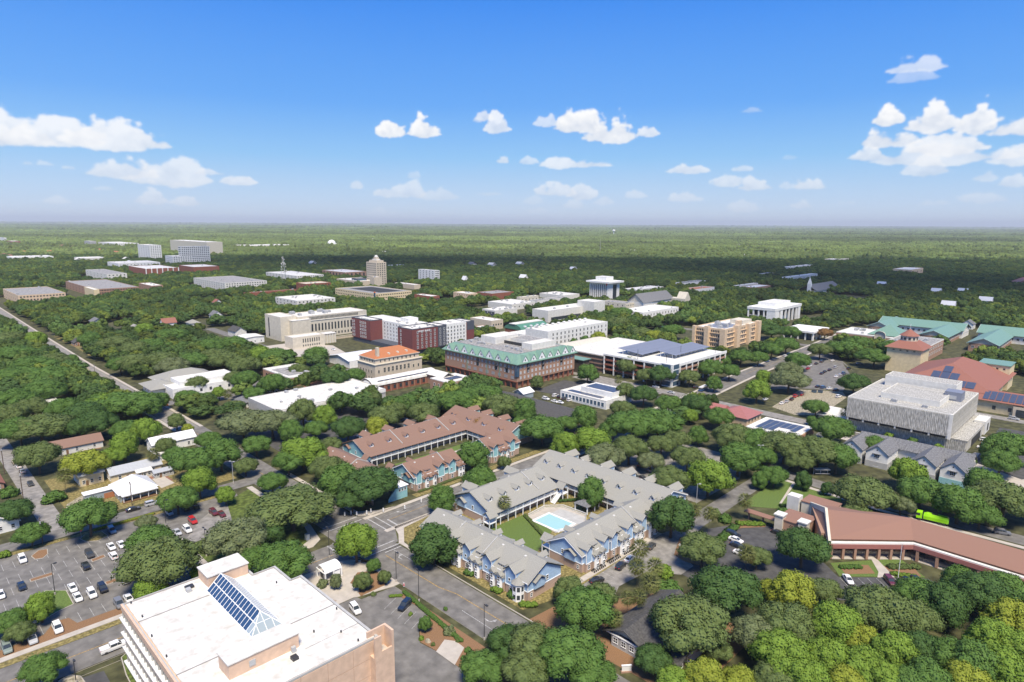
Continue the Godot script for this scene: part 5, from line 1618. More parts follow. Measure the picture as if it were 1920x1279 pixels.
func make_bank() -> void:
	var o := building("bank", "low white building with dark solar panels on two roof levels", "building", -244, -206, -306, -278)
	block(o, -240, -207, -304, -280, 0, 5.0, "white_wall", "white_roof", 0.5, "off_white")
	block(o, -231, -209, -302, -288, 4.5, 7.6, "white_wall", "white_roof", 0.4)
	for k in 10:
		wb(o, "solar_panel", -229.6 + k * 2.0, -227.8 + k * 2.0, 7.35, 7.5, -300, -290.5, "solar")
	for k in 11:
		wb(o, "solar_panel", -237 + k * 2.2, -235 + k * 2.2, 4.65, 4.8, -286.8, -283, "solar")
	windows(o, "S", -280, -239, -208, 12, [2.4], window_mesh(1.8, 2.4, "white_trim", "glass_blue"))
	var p := building("pink_roof_house", "sandy building with a faded pink hipped metal roof", "building", -158, -137, -323, -302)
	wb(p, "wall", -154, -138.5, 0, 4.6, -321.5, -305, "tan")
	var b := MB.new()
	b.hip(-155, -137.6, -322.3, -304.2, 4.6, 8.2)
	wmesh(p, "roof", b.done(), "pink_roof")
	b = MB.new()
	b.gable(-165, -153, -318, -308, 4.4, 7.0, true)
	wmesh(p, "roof", b.done(), "pink_roof")
	wb(p, "wall", -164.5, -154, 0, 4.4, -317.4, -308.6, "tan")
	windows(p, "E", -138.5, -320, -306, 4, [2.6], window_mesh(1.0, 1.4, "", "glass"))
	var s := building("solar_roof_house", "flat white roof with dark blue solar panels beside the pink hipped roof", "building", -134, -109, -316, -291)
	block(s, -133, -109.5, -315, -292.5, 0, 4.8, "tan", "white_roof", 0.35, "white_wall")
	for i in 6:
		for j in 7:
			if (i in [3, 4] and j > 3) or (i == 5 and j > 4):
				continue
			wb(s, "solar_panel", -130 + i * 2.9, -127.4 + i * 2.9, 4.6, 4.75, -312.6 + j * 2.4, -310.4 + j * 2.4, "solar")
	wb(s, "brick_wall", -109.5, -109.2, 0.2, 4.2, -314, -293, "brick_pale")
	var d := building("dark_roof_hall", "long low hall with a wide charcoal shingle roof behind the apartments", "building", -262, -200, -262, -236)
	wb(d, "wall", -258, -204, 0, 3.4, -258, -240, "off_white")
	part("roof", pitched(56, 20, 3.4, 6.6, 0.8), M("dark_shingle"), d, P(-231, 0, -249) - d.position)
	part("gable", gable_wall(54, 18, 3.4, 6.5), M("off_white"), d, P(-231, 0, -249) - d.position)
	var e := building("small_blue_house", "little pale blue gabled house at the corner of the brick block", "house", -262, -252, -272, -262)
	wb(e, "wall", -261, -253, 0, 3.2, -271, -263, "skylight_pale")
	part("roof", pitched(9, 8, 3.2, 5.4, 0.4), M("metal_roof"), e, P(-257, 0, -267) - e.position, Vector3.ONE, PI / 2)
	part("gable", gable_wall(8, 8, 3.2, 5.3), M("white_wall"), e, P(-257, 0, -267) - e.position, Vector3.ONE, PI / 2)

func make_red_library_tower() -> void:
	var o := building("red_roofed_hall", "cream civic hall with red metal roofs, a round lantern and solar panels", "building", -150, -20, -540, -420)
	wb(o, "wall", -104, -62, 0, 9, -505, -436, "pale_yellow")
	var b := MB.new()
	b.hip(-108, -58, -509, -432, 9, 19.5)
	wmesh(o, "roof", b.done(), "red_tile")
	for k in 9:
		for j in 3:
			var q := MB.new()
			var x0 := -104.0 + k * 4.6
			var y0 := 10.25 + j * 2.646
			var z0 := -434.2 - j * 6.3
			q.quad(P(x0, y0, z0), P(x0 + 4.3, y0, z0), P(x0 + 4.3, y0 + 2.5, z0 - 6.0), P(x0, y0 + 2.5, z0 - 6.0))
			var d := 8.4 + 6.3 * j
			if x0 < -108 + d or x0 + 4.3 > -58 - d:
				continue
			wmesh(o, "solar_panel", q.done(), "solar")
	wb(o, "tower_wall", -131, -110, 0, 17, -524, -503, "pale_yellow")
	b = MB.new()
	b.hip(-132.5, -108.5, -525.5, -501.5, 17, 21.5, 0.55)
	wmesh(o, "tower_roof", b.done(), "red_tile")
	b = MB.new()
	var ring := PackedVector2Array()
	for k in 12:
		ring.append(V(-120.5 + cos(TAU * k / 12) * 5.4, -513.5 + sin(TAU * k / 12) * 5.4))
	b.prism(ring, 21, 25)
	wmesh(o, "lantern", b.done(), "cream")
	for k in 12:
		var a := TAU * (k + 0.5) / 12
		part("window", window_mesh(1.5, 1.8, "cream", "glass"), null, o, P(-120.5 + cos(a) * 5.25, 23.1, -513.5 + sin(a) * 5.25) - o.position, Vector3.ONE, PI / 2 - a)
	b = MB.new()
	for k in 12:
		var a := TAU * k / 12
		var c := TAU * (k + 1) / 12
		b.tri(P(-120.5 + cos(c) * 6.3, 25, -513.5 + sin(c) * 6.3), P(-120.5 + cos(a) * 6.3, 25, -513.5 + sin(a) * 6.3), P(-120.5, 29.5, -513.5))
	wmesh(o, "lantern_roof", b.done(), "red_tile")
	wb(o, "finial", -120.6, -120.4, 29.3, 33, -513.6, -513.4, "white_trim")
	wb(o, "side_wall", -76, -60, 0, 15, -512, -494, "pale_yellow")
	wb(o, "side_roof", -76.5, -59.5, 15, 15.5, -512.5, -493.5, "green_metal")
	windows(o, "S", -494, -75, -61, 4, [13], window_mesh(1.2, 1.2, "", "glass"))
	windows(o, "S", -503, -129, -112, 4, [15.5], window_mesh(1.2, 0.8, "", "glass"))
	# long solar-roofed wing to the east
	wb(o, "wing_wall", -66, 12, 0, 6.6, -446, -428, "pale_yellow")
	part("wing_roof", pitched(80, 20, 6.6, 10.6, 0.5), M("red_tile"), o, P(-27, 0, -437) - o.position)
	for k in 20:
		var x := -62.0 + k * 2.9
		var q := MB.new()
		q.quad(P(x, 7.3, -427.6), P(x + 2.6, 7.3, -427.6), P(x + 2.6, 10.4, -435.4), P(x, 10.4, -435.4))
		wmesh(o, "solar_panel", q.done(), "solar")
	windows(o, "S", -428, -60, 10, 10, [3.0], window_mesh(1.6, 2.2, "", "glass"))
	wb(o, "portal", -48, -40, 0, 5.6, -428.2, -426.5, "stone")
	wb(o, "portal_arch", -46.5, -41.5, 0, 4.2, -426.6, -426.3, "glass")
	var f := building("flat_brick_block", "brick block with a wide flat grey roof behind the red lantern", "building", -150, -117, -607, -557)
	block(f, -148, -118, -606, -558, 0, 11.5, "brick_pale", "grey_roof", 0.9, "off_white")
	windows(f, "E", -118, -603, -561, 8, [8.5, 4.5], window_mesh(1.4, 1.8, "white_trim", "glass"))
	windows(f, "S", -558, -146, -120, 7, [8.5], window_mesh(1.4, 1.8, "white_trim", "glass"))
	units(f, -144, -124, -600, -565, 10.7, 6, 1.4)

func green_hall(label: String, x0: float, x1: float, z0: float, z1: float, eave: float, ridge: float, along_x: bool, wall: String) -> Node3D:
	var o := building("green_roofed_school", label, "building", x0, x1, z0, z1, "green-roofed school buildings")
	wb(o, "wall", x0 + 0.8, x1 - 0.8, 0, eave, z0 + 0.8, z1 - 0.8, wall)
	var L := (x1 - x0) if along_x else (z1 - z0)
	var D := (z1 - z0) if along_x else (x1 - x0)
	var turn := 0.0 if along_x else PI / 2
	part("gable", gable_wall(L - 1.8, D - 1.8, eave, ridge - 0.3), M("cream"), o, Vector3.ZERO, Vector3.ONE, turn)
	part("roof", pitched(L, D, eave, ridge, 0.6, 0.25), M("green_roof" if ridge > 13 else "green_metal"), o, Vector3.ZERO, Vector3.ONE, turn)
	for s in [-1.0, 1.0]:
		part("bargeboard", rake(s * (L / 2 + 0.3), D, eave + 0.35, ridge + 0.35, 0.6, 0.7), M("metal_roof"), o, Vector3.ZERO, Vector3.ONE, turn)
	windows(o, "S", z1 - 0.8, x0 + 1.5, x1 - 1.5, int((x1 - x0) / 4.5), [eave * 0.55], window_mesh(1.8, 1.9, "white_trim", "glass", 2, 1))
	windows(o, "E", x1 - 0.8, z0 + 1.5, z1 - 1.5, int((z1 - z0) / 4.5), [eave * 0.55], window_mesh(1.8, 1.9, "white_trim", "glass", 2, 1))
	return o

func make_green_roofs() -> void:
	green_hall("long green metal-roofed school range with white ribs, behind the others", -192, -122, -728, -698, 7, 12, true, "white_wall")
	green_hall("gabled green school wing with a cream gable at the left end of the long range", -194, -174, -727, -672, 6.5, 11, false, "brick_pale")
	green_hall("gabled green school wing near the right end of the long range", -146, -124, -716, -651, 6.5, 11, false, "brick_pale")
	green_hall("separate green gabled school wing farther right among the trees", -107, -86, -716, -634, 6.5, 11, false, "brick_pale")
	green_hall("rear green school range at the right edge of the photo", -112, -40, -730, -700, 7, 12.4, true, "white_wall")
	var o := building("school_entrance", "school entrance hall with a green pyramid roof and an arched white front", "building", -202, -150, -656, -612)
	block(o, -202, -152, -654, -614, 0, 6.4, "brick_pale", "off_white", 0.8, "off_white")
	var b := MB.new()
	b.hip(-179, -151, -652, -622, 6.4, 15)
	wmesh(o, "roof", b.done(), "green_metal")
	b = MB.new()
	var arch := PackedVector2Array()
	for k in 9:
		arch.append(V(cos(PI * k / 8) * 4.2, sin(PI * k / 8) * 3.2 + 8.0))
	arch.append(V(-4.2, 0))
	arch.append(V(4.2, 0))
	b.prism(arch, -0.6, 0.6)
	var q := part("arched_front", b.done(), M("cream"), o, P(-166, 0, -612.8) - o.position)
	q.transform.basis = Basis(Vector3.RIGHT, -PI / 2)
	windows(o, "S", -612.2, -167, -165, 1, [4.4], window_mesh(2.6, 3.4, "", "glass"))
	units(o, -199, -182, -648, -620, 5.7, 5, 1.6)

# ---------------------------------------------------------------- buildings farther off
func far_block(label: String, q: Array, wall: String, roof: String, rows: int, cs: int, ce: int, ww := 1.6, wh := 1.6, glass := "glass", n := 3, called := "office_block") -> Node3D:
	return plain(called, label, "building", q[0], q[1], q[2], q[3], q[4], wall, roof, rows, cs, ce, ww, wh, "", glass, n)

func make_far_buildings() -> void:
	var o: Node3D
	# around the tower
	o = building("old_tower", "tall cream stone tower block with a small round cupola on top", "tower", -927, -894, -608, -584)
	wb(o, "wall", -925, -896, 0, 38, -606, -587, "stone")
	wb(o, "wall", -921, -899, 38, 41, -603, -590, "stone")
	wb(o, "setback_roof", -916, -904, 41, 43, -600, -593, "off_white")
	var b := MB.new()
	for i in 4:
		for k in 10:
			var a := TAU * k / 10
			var c := TAU * (k + 1) / 10
			var r0 := cos(i * PI / 8) * 3.2
			var r1 := cos((i + 1) * PI / 8) * 3.2
			var y0 := sin(i * PI / 8) * 3.2
			var y1 := sin((i + 1) * PI / 8) * 3.2
			b.quad(P(cos(c) * r0, y0, sin(c) * r0), P(cos(a) * r0, y0, sin(a) * r0), P(cos(a) * r1, y1, sin(a) * r1), P(cos(c) * r1, y1, sin(c) * r1))
	part("cupola", b.done(), M("off_white"), o, P(-910, 46, -596.5) - o.position)
	wb(o, "cupola_base", -913, -907, 43, 46, -599.5, -593.5, "stone")
	var ys := []
	for k in 10:
		ys.append(4 + k * 3.5)
	windows(o, "E", -896, -605, -588, 4, ys, window_mesh(1.9, 1.9, "", "glass"))
	windows(o, "S", -587, -924, -897, 8, ys, window_mesh(1.5, 1.6, "", "glass"))
	far_block("blank cream stair block standing in front of the tall stone tower", [-884, -871.5, -579.7, -566.6, 17], "stone", "off_white", 0, 0, 0)
	far_block("long low cream hall left of the stone tower", [-974.1, -904.5, -601.5, -559.8, 9], "stone", "off_white", 1, 0, 0)
	far_block("dark glass block with a black grid left of the stone tower", [-936.6, -919.2, -583.2, -565.8, 12], "navy", "grey_roof", 3, 6, 8, 2, 2.4, "glass_blue")
	far_block("big flat-roofed brick hall with tall dark openings behind the stone tower", [-1145.8, -1063.3, -674.2, -628.9, 11], "brick_pale", "white_roof", 1, 7, 5, 3.4, 6.0)
	far_block("small orange brick house in front of the low cream hall", [-946.1, -923.2, -589, -583, 5], "brick_red", "orange_tile", 0, 0, 0)
	o = far_block("yellow parking garage with a dark open deck and a tall banner", [-803.1, -705, -515.6, -458.9, 12], "pale_yellow", "grey_roof", 3, 22, 16, 2.0, 1.4, "shade_hole", 0, "yellow_garage")
	var q := [-803.1, -705, -515.6, -458.9, 12]
	wb(o, "banner", q[1] - 2.5, q[1] + 0.3, 1, 13, q[3] - 0.3, q[3] + 0.4, "glass_blue")
	wb(o, "banner_head", q[1] - 2.6, q[1] + 0.4, 13, 14.2, q[3] - 0.4, q[3] + 0.5, "orange_plastic")
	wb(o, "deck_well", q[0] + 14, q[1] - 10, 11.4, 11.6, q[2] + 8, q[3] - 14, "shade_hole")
	far_block("pale blue-white office block left of the yellow garage", [-762.8, -707.1, -403.5, -354.1, 11], "off_white", "white_roof", 3, 6, 10, 1.6, 1.8, "glass", 9)
	far_block("row of brick shops with parapets behind the yellow garage", [-697.9, -661.9, -528.5, -514.7, 8], "brick_red", "white_roof", 1, 0, 6)
	far_block("low brown hall with a pale roof right of the stone tower", [-866.6, -814.8, -613.1, -601.2, 7], "stone", "off_white", 0, 0, 0)
	far_block("white slab of flats standing in the dark woods right of the tower", [-939.5, -892.6, -713.5, -702.7, 20], "white_wall", "white_roof", 6, 5, 4, 1.6, 1.7)
	far_block("pair of pale metal-roofed houses in the woods right of the stone tower", [-1246.4, -1215.2, -881.7, -846.6, 7], "white_wall", "metal_roof", 0, 0, 0)
	# towards the campus on the left
	far_block("broad grey-and-cream office complex with a cluttered roof", [-1092.7, -966.9, -437, -374.2, 13], "off_white", "grey_roof", 4, 14, 16, 1.8, 1.6, "glass", 16)
	far_block("low orange-brick parade below the cluttered grey roofs", [-867, -861, -430.7, -359, 8], "brick_red", "off_white", 0, 0, 0)
	o = far_block("old red-brick hall with arched dark windows left of the tower", [-927.5, -897.1, -505.5, -464.6, 11], "brick_red", "stone", 2, 3, 8, 1.6, 2.4)
	far_block("long white flats behind the lattice mast", [-1163.3, -1043.8, -575, -525.1, 11], "off_white", "white_roof", 4, 10, 12, 1.6, 1.5)
	o = far_block("brown and yellow apartment block around a dark courtyard deck", [-1179.1, -1010, -272.5, -218.7, 11], "brick_pale", "grey_roof", 3, 9, 16, 2.4, 1.5, "shade_hole", 10, "apartment_block")
	far_block("yellow stair block on the courtyard apartments' near corner", [-1044.1, -992.4, -220.4, -214.4, 12], "pale_yellow", "off_white", 0, 0, 0, 1, 1, "glass", 0)
	far_block("tan and brick apartment block at the left edge of the photo", [-1086, -973.4, -179.2, -130.8, 12], "tan", "grey_roof", 3, 8, 14, 1.8, 1.6, "glass", 10, "apartment_block")
	far_block("low tan apartment range stretching towards the grey complex", [-1084.5, -1026.3, -308.4, -293, 10], "brick_pale", "off_white", 3, 6, 6, 1.6, 1.5, "glass", 4, "apartment_block")
	far_block("grey and white modern block with few windows in the woods", [-1405.8, -1261.8, -323.9, -293.7, 13], "off_white", "grey_roof", 3, 6, 5, 2.0, 2.0)
	far_block("brick-panelled block with white piers, left half", [-1453.9, -1344.8, -434.4, -377.6, 14], "brick_red", "white_roof", 0, 0, 0)
	far_block("brick-panelled block with white piers, right half", [-1422.6, -1340.9, -510.1, -460.8, 14], "brick_red", "white_roof", 0, 0, 0)
	for k in 7:
		q = [-1453.9, -1344.8, -434.4, -377.6, 14]
		var zz: float = lerpf(q[3], q[2], k / 6.0)
		wb(o, "pier", q[1] - 0.2, q[1] + 0.8, 0, 14.2, zz - 0.8, zz + 0.8, "white_wall")
	far_block("long white laboratory range behind the brick-panelled block", [-1658.6, -1572.4, -471.2, -389.5, 13], "white_wall", "white_roof", 2, 3, 12, 1.5, 1.6)
	far_block("white low campus hall at the left behind dark trees", [-2108.4, -2028.4, -356.6, -270.1, 12], "white_wall", "white_roof", 1, 2, 4)
	far_block("pale campus hall with a brown right end", [-2011.6, -1945.4, -454.8, -397.7, 9], "off_white", "off_white", 1, 0, 3)
	o = far_block("great white hospital-like slab block with a grid of windows", [-1646.3, -1628.5, -600, -534.8, 44], "white_wall", "white_roof", 10, 5, 14, 2.6, 2.2, "glass", 6, "slab_block")
	far_block("lower white wing in front of the great slab block", [-1680.2, -1628.1, -558.6, -515.5, 22], "white_wall", "white_roof", 5, 6, 8, 2.4, 2.0, "glass", 4, "slab_block")
	far_block("white tower at the left end of the slab group", [-1992.9, -1890, -572.3, -544.4, 40], "white_wall", "white_roof", 9, 5, 5, 2.0, 2.2, "glass", 4, "slab_block")
	far_block("cream blank upper storeys behind the great slab block", [-2261, -1954.1, -757.3, -712.2, 44], "cream", "off_white", 3, 0, 0, 2, 2, "glass", 3, "slab_block")
	far_block("pale range on the skyline left of the slab group", [-3048.6, -2795.6, -768.6, -690.4, 20], "off_white", "white_roof", 3, 6, 10, 2, 2)
	far_block("grey block on the skyline above the orange roofs", [-3102.3, -3010.7, -675.9, -654.7, 24], "grey_wall", "off_white", 4, 5, 4, 2, 2)
	far_block("cream sunlit range right of the slab group", [-2560.3, -2430.4, -1222.2, -1031.9, 15], "cream", "white_roof", 2, 4, 10, 2.4, 2)
	far_block("cream sunlit range below the white dome", [-2482.4, -2377.2, -1435.6, -1276.9, 10], "cream", "white_roof", 1, 0, 6)
	o = building("domed_hall", "white domed hall on the far edge of the dark woods", "building", -2420, -2380, -1450, -1410)
	q = [-2580.2, -2527.9, -1466.4, -1436.7, 14]
	wb(o, "wall", q[0], q[1], 0, 14, q[2], q[3], "white_wall")
	b = MB.new()
	for i in 4:
		for k in 12:
			var a := TAU * k / 12
			var c := TAU * (k + 1) / 12
			b.quad(P(cos(c) * cos(i * PI / 8), sin(i * PI / 8), sin(c) * cos(i * PI / 8)), P(cos(a) * cos(i * PI / 8), sin(i * PI / 8), sin(a) * cos(i * PI / 8)), P(cos(a) * cos((i + 1) * PI / 8), sin((i + 1) * PI / 8), sin(a) * cos((i + 1) * PI / 8)), P(cos(c) * cos((i + 1) * PI / 8), sin((i + 1) * PI / 8), sin(c) * cos((i + 1) * PI / 8)))
	part("dome", b.done(), M("white_wall"), o, P((q[0] + q[1]) / 2, 14, (q[2] + q[3]) / 2) - o.position, P(17, 15, 17))
	var reds := [["long orange-roofed campus range, nearest of the orange roofs", [-2608.4, -2390.1, -430.8, -412.8, 12]], ["orange-roofed campus hall far left behind a white hall", [-2572.6, -2462.6, -384.6, -344.8, 10]], ["brown-roofed long hall at the left edge above the white hall", [-2345.4, -2192.4, -309.9, -279.1, 10]], ["red-roofed hall with white attics behind the orange ranges", [-2993.4, -2817.8, -586, -542, 14]], ["orange-roofed hall right of the dark campus trees", [-2290.2, -2212.9, -571.3, -539.6, 12]], ["small orange-roofed hall beside a pale mast", [-2497.9, -2464.2, -583.7, -545.8, 12]], ["dark red campus hall at the far left skyline", [-3046.3, -2918.1, -530.7, -506, 12]]]
	for k in reds.size():
		q = reds[k][1]
		o = building("campus_hall", reds[k][0], "building", q[0], q[1], q[2], q[3], "orange-roofed campus halls")
		wb(o, "wall", q[0], q[1], 0, q[4] - 4, q[2], q[3], "brick_red")
		b = MB.new()
		b.hip(q[0] - 1, q[1] + 1, q[2] - 1, q[3] + 1, q[4] - 4, q[4] + 1)
		wmesh(o, "roof", b.done(), "orange_tile" if k in [0, 1, 4, 5] else "red_tile")
		windows(o, "E", q[1], q[2], q[3], 5, [q[4] * 0.4], window_mesh(2.0, 2.2, "", "glass"))
	far_block("red hall with a white stand at the extreme left skyline", [-3445.4, -3325.8, -477.4, -449.6, 20], "brick_red", "off_white", 0, 0, 0)
	far_block("white stand at the extreme left skyline", [-3833.5, -3656.8, -477, -467.6, 28], "white_wall", "grey_roof", 2, 2, 3, 3, 3)
	# the middle of town
	far_block("white building with a dark painted mural on its end wall", [-520.2, -499.8, -507.8, -474.1, 9], "off_white", "white_roof", 0, 0, 0, 1.6, 1.6, "glass", 8)
	q = [-520.2, -499.8, -507.8, -474.1, 9]
	o = thing("mural", "dark blue and white abstract mural on the white building's end wall", "mural", P((q[0] + q[1]) / 2, 0, q[3]))
	bx("backing", (q[0] - q[1]) / 2 + 1, (q[1] - q[0]) / 2 - 1, 1, 7.4, 0.05, 0.2, M("navy"), o)
	for k in 14:
		var x := rng.randf_range((q[0] - q[1]) / 2 + 2, (q[1] - q[0]) / 2 - 4)
		var y := rng.randf_range(1.3, 5.6)
		bx("painted_patch", x, x + rng.randf_range(0.8, 2.4), y, y + rng.randf_range(0.4, 1.6), 0.2, 0.22 + 0.004 * k, M("off_white" if k % 3 else "glass_blue"), o)
	far_block("white flat roof with machinery behind the mural building", [-579.3, -537.8, -577.3, -537.5, 7], "off_white", "white_roof", 1, 0, 5, 1.6, 1.6, "glass", 9)
	far_block("brown brick hall with a grey shed roof left of a bright tree", [-657.2, -626.4, -629.3, -588.4, 9], "brick_red", "grey_roof", 1, 5, 0, 2.2, 1.6)
	far_block("yellow-tan block with small windows at the left of the shed roof", [-678.2, -647.2, -581.1, -565.3, 9], "tan", "off_white", 2, 6, 4, 1.2, 1.2)
	far_block("pale yellow low block right of a bright tree", [-584, -578, -627.1, -592, 8], "cream", "off_white", 1, 0, 5)
	far_block("long cream flat roofs in front of the dark woods", [-562.2, -548.5, -653.5, -591.9, 6], "off_white", "grey_roof", 1, 0, 8, 1.4, 1.4, "glass", 6)
	far_block("grey-roofed shed with white clutter near the white portal bank", [-610.1, -566.3, -697.4, -663.6, 6], "off_white", "white_roof", 0, 0, 0, 1.4, 1.4, "glass", 12)
	far_block("cream block with a curved parapet behind the dark grey hotel corner", [-478.9, -448.2, -435.8, -420.4, 9], "stone", "off_white", 1, 0, 4)
	far_block("brick row with a white roof beside the hotel's dark end", [-449.6, -431.3, -410.3, -399.1, 6], "brick_pale", "white_roof", 1, 0, 5, 1.2, 1.6)
	o = building("barn_roofed_hall", "red hall with a rounded green metal roof behind the mansard block", "building", -425, -400, -452, -410)
	wb(o, "wall", -422, -402, 0, 6, -448, -413, "brick_red")
	b = MB.new()
	for k in 6:
		var a0 := PI * k / 6
		var a1 := PI * (k + 1) / 6
		b.quad(P(-412 + cos(a0) * 11, 6 + sin(a0) * 5, -412.5), P(-412 + cos(a0) * 11, 6 + sin(a0) * 5, -449), P(-412 + cos(a1) * 11, 6 + sin(a1) * 5, -449), P(-412 + cos(a1) * 11, 6 + sin(a1) * 5, -412.5))
		b.tri(P(-412, 6, -412.6), P(-412 + cos(a0) * 11, 6 + sin(a0) * 5, -412.6), P(-412 + cos(a1) * 11, 6 + sin(a1) * 5, -412.6))
	wmesh(o, "roof", b.done(), "green_roof")
	wb(o, "roof_cap", -416, -408, 10.6, 11.2, -449, -412, "off_white")
	for k in 4:
		wb(o, "roof_light", -403.5, -401.5, 8.2, 9.4, -444 + k * 8, -442 + k * 8, "white_trim")
	o = plain("white_hotel", "bright white four-storey building with small dark windows and stepped parapets", "building", -372, -347, -468, -388, 14.5, "white_wall", "white_roof", 0, 0, 0)
	windows(o, "E", -347, -462, -392, 14, [11.2, 7.6, 4.0], window_mesh(1.2, 2.1, "", "glass"))
	windows(o, "E", -347, -467.5, -463.5, 1, [11.2, 7.6], window_mesh(1.0, 1.8, "", "glass"))
	block(o, -392, -372.2, -440, -388, 0, 8.5, "white_wall", "white_roof", 0.6)
	windows(o, "S", -388, -391, -373, 5, [5.0], window_mesh(1.6, 2.8, "", "glass"))
	for k in 10:
		wb(o, "merlon", -371 + k * 0.01, -369.6, 14.5, 15.6, -466 + k * 7.4, -463.6 + k * 7.4, "white_wall")
	o = plain("precast_block", "windowless grey-white precast block with a taller blank end tower", "building", -465, -443, -572, -495, 12.5, "off_white", "off_white", 0, 0, 0)
	block(o, -450, -427, -570, -551, 0, 18.5, "off_white", "off_white", 0.5)
	wb(o, "window_band", -443.0, -442.8, 2, 5, -548, -500, "glass")
	o = plain("church", "white church hall range with a row of arched windows", "church", -421, -389, -659, -587, 7.5, "white_wall", "off_white", 1, 4, 12, 1.3, 2.4)
	wb(o, "nave_wall", -446, -424, 0, 11, -704, -640, "off_white")
	part("nave_roof", pitched(66, 23, 11, 20, 0.5), M("slate_shingle"), o, P(-435, 0, -672) - o.position, Vector3.ONE, PI / 2)
	part("nave_gable", gable_wall(64, 22, 11, 19.6), M("cream"), o, P(-435, 0, -672) - o.position, Vector3.ONE, PI / 2)
	wb(o, "transept", -446, -405, 0, 12, -712, -700, "cream")
	windows(o, "E", -405, -711, -701, 3, [6], window_mesh(1.8, 6.5, "", "glass"))
	part("transept_gable", gable_wall(12, 12, 12, 20), M("cream"), o, P(-411, 0, -706) - o.position)
	far_block("pale yellow two-storey block with a dark flat roof left of the church", [-473.4, -437.4, -642.4, -623.6, 10], "cream", "grey_roof", 2, 5, 5, 1.2, 1.6)
	# the bank tower with its wide white cap
	o = building("portal_tower", "white office tower with tall vertical fins under a wide overhanging roof slab", "tower", -561, -520, -738, -703)
	wb(o, "wall", -556, -526, 0, 22, -732, -708, "glass")
	wb(o, "roof_slab", -560, -521, 22.4, 24.6, -737, -703, "white_wall")
	wb(o, "attic_band", -556.5, -525.5, 20.0, 22.4, -732.5, -707.5, "off_white")
	for k in 10:
		wb(o, "fin", -556.4 + k * 3.2, -555.2 + k * 3.2, 0, 20, -708, -706.6, "white_wall")
	wb(o, "side_wall", -527, -525.4, 0, 22, -718, -706.8, "white_wall")
	wb(o, "side_wall", -527, -525.4, 0, 22, -733, -727, "white_wall")
	wb(o, "sign_panel", -528, -526.5, 19.5, 22, -706.6, -706.2, "red_plastic")
	block(o, -552, -534, -730, -714, 24.6, 30, "white_wall", "white_roof", 0.6)
	# white office with portal frames and the small glass bank
	o = building("white_office", "white office with deep square portals and dark glass", "building", -307, -277, -727, -657)
	wb(o, "wall", -303, -280, 0, 13.2, -720, -664, "glass")
	wb(o, "roof", -307, -277, 13.2, 16, -726, -658, "white_wall")
	for k in 6:
		wb(o, "portal_pier", -306.6 + k * 5.6, -305.2 + k * 5.6, 0, 13.2, -660, -658.4, "white_wall")
	for k in 7:
		wb(o, "portal_pier", -278.8, -277.3, 0, 13.2, -724 + k * 9.2, (-722 if k in [1, 2, 3, 4] else -718) + k * 9.2, "white_wall")
	wb(o, "spandrel", -305, -278, 6.6, 7.6, -660.4, -659.4, "grey_wall")
	wb(o, "corner_wall", -286, -277.2, 0, 13.2, -664, -658.2, "white_wall")
	wb(o, "spandrel", -279.6, -278.6, 3.0, 6.6, -700, -668, "glass_blue")
	block(o, -302, -284, -712, -672, 16, 20, "white_wall", "white_roof", 0.5)
	o = building("glass_bank", "low glass bank under a broad white flat roof", "building", -240, -210, -623, -584)
	wb(o, "roof", -239, -211, 6.6, 8.2, -622, -585, "white_wall")
	wb(o, "wall", -234, -214, 0, 6.6, -616, -590, "glass_blue")
	for k in 5:
		wb(o, "column", -238 + k * 6.3, -236.8 + k * 6.3, 0, 6.6, -587.5, -586.3, "white_wall")
		wb(o, "column", -213.2, -212, 0, 6.6, -620 + k * 7.6, -618.8 + k * 7.6, "white_wall")
	o = building("bandshell", "curved dark green canopy among the trees of the square", "canopy", -330, -300, -560, -520)
	q = [-331.7, -312.8, -530.7, -517, 7]
	b = MB.new()
	for k in 8:
		var u0 := k / 8.0
		var u1 := (k + 1) / 8.0
		b.quad(P(lerpf(q[0], q[1], u0), 3 + sin(PI * u0) * 5, q[3]), P(lerpf(q[0], q[1], u1), 3 + sin(PI * u1) * 5, q[3]), P(lerpf(q[0], q[1], u1), 3 + sin(PI * u1) * 3.6, q[3] - 14), P(lerpf(q[0], q[1], u0), 3 + sin(PI * u0) * 3.6, q[3] - 14))
	wmesh(o, "roof", b.done(), "green_roof")
	for s in [0, 1]:
		wb(o, "post", q[s] - 0.3, q[s] + 0.3, 0, 3.2, q[3] - 0.6, q[3], "grey_wall")
	# right-hand woods
	far_block("orange hip-roofed white house behind the church", [-498.1, -479.3, -912.4, -857.1, 8], "white_wall", "orange_tile", 1, 0, 6, 1.4, 1.6)
	far_block("long pale flat roof right of the church in the woods", [-476.8, -469.4, -1039.4, -967.5, 7], "off_white", "off_white", 1, 2, 4)
	far_block("low white roofs behind the white portal tower", [-569.3, -545.6, -876.4, -803.4, 6], "off_white", "white_roof", 0, 0, 0, 1, 1, "glass", 7)
	far_block("scattered white gabled roofs in the middle of the dark woods", [-560, -545.5, -1006.3, -934.9, 8], "white_wall", "slate_shingle", 0, 0, 0)
	o = building("grey_church", "large grey-roofed church with a small white steeple in the woods", "church", -360, -300, -1010, -960)
	q = [-360.9, -353.4, -1170, -974, 7]
	wb(o, "wall", q[0], q[1], 0, 7, q[2] * 0.5 + q[3] * 0.5, q[3], "off_white")
	var L: float = absf(q[2] - q[3]) * 0.5
	part("roof", pitched(L, 26, 7, 15, 0.5), M("slate_shingle"), o, P(q[1] - 12, 0, q[3] - L / 2) - o.position, Vector3.ONE, PI / 2)
	b = MB.new()
	b.box(P(-2.4, 0, -2.4), P(2.4, 16, 2.4))
	b.hip(-2.6, 2.6, -2.6, 2.6, 16, 27)
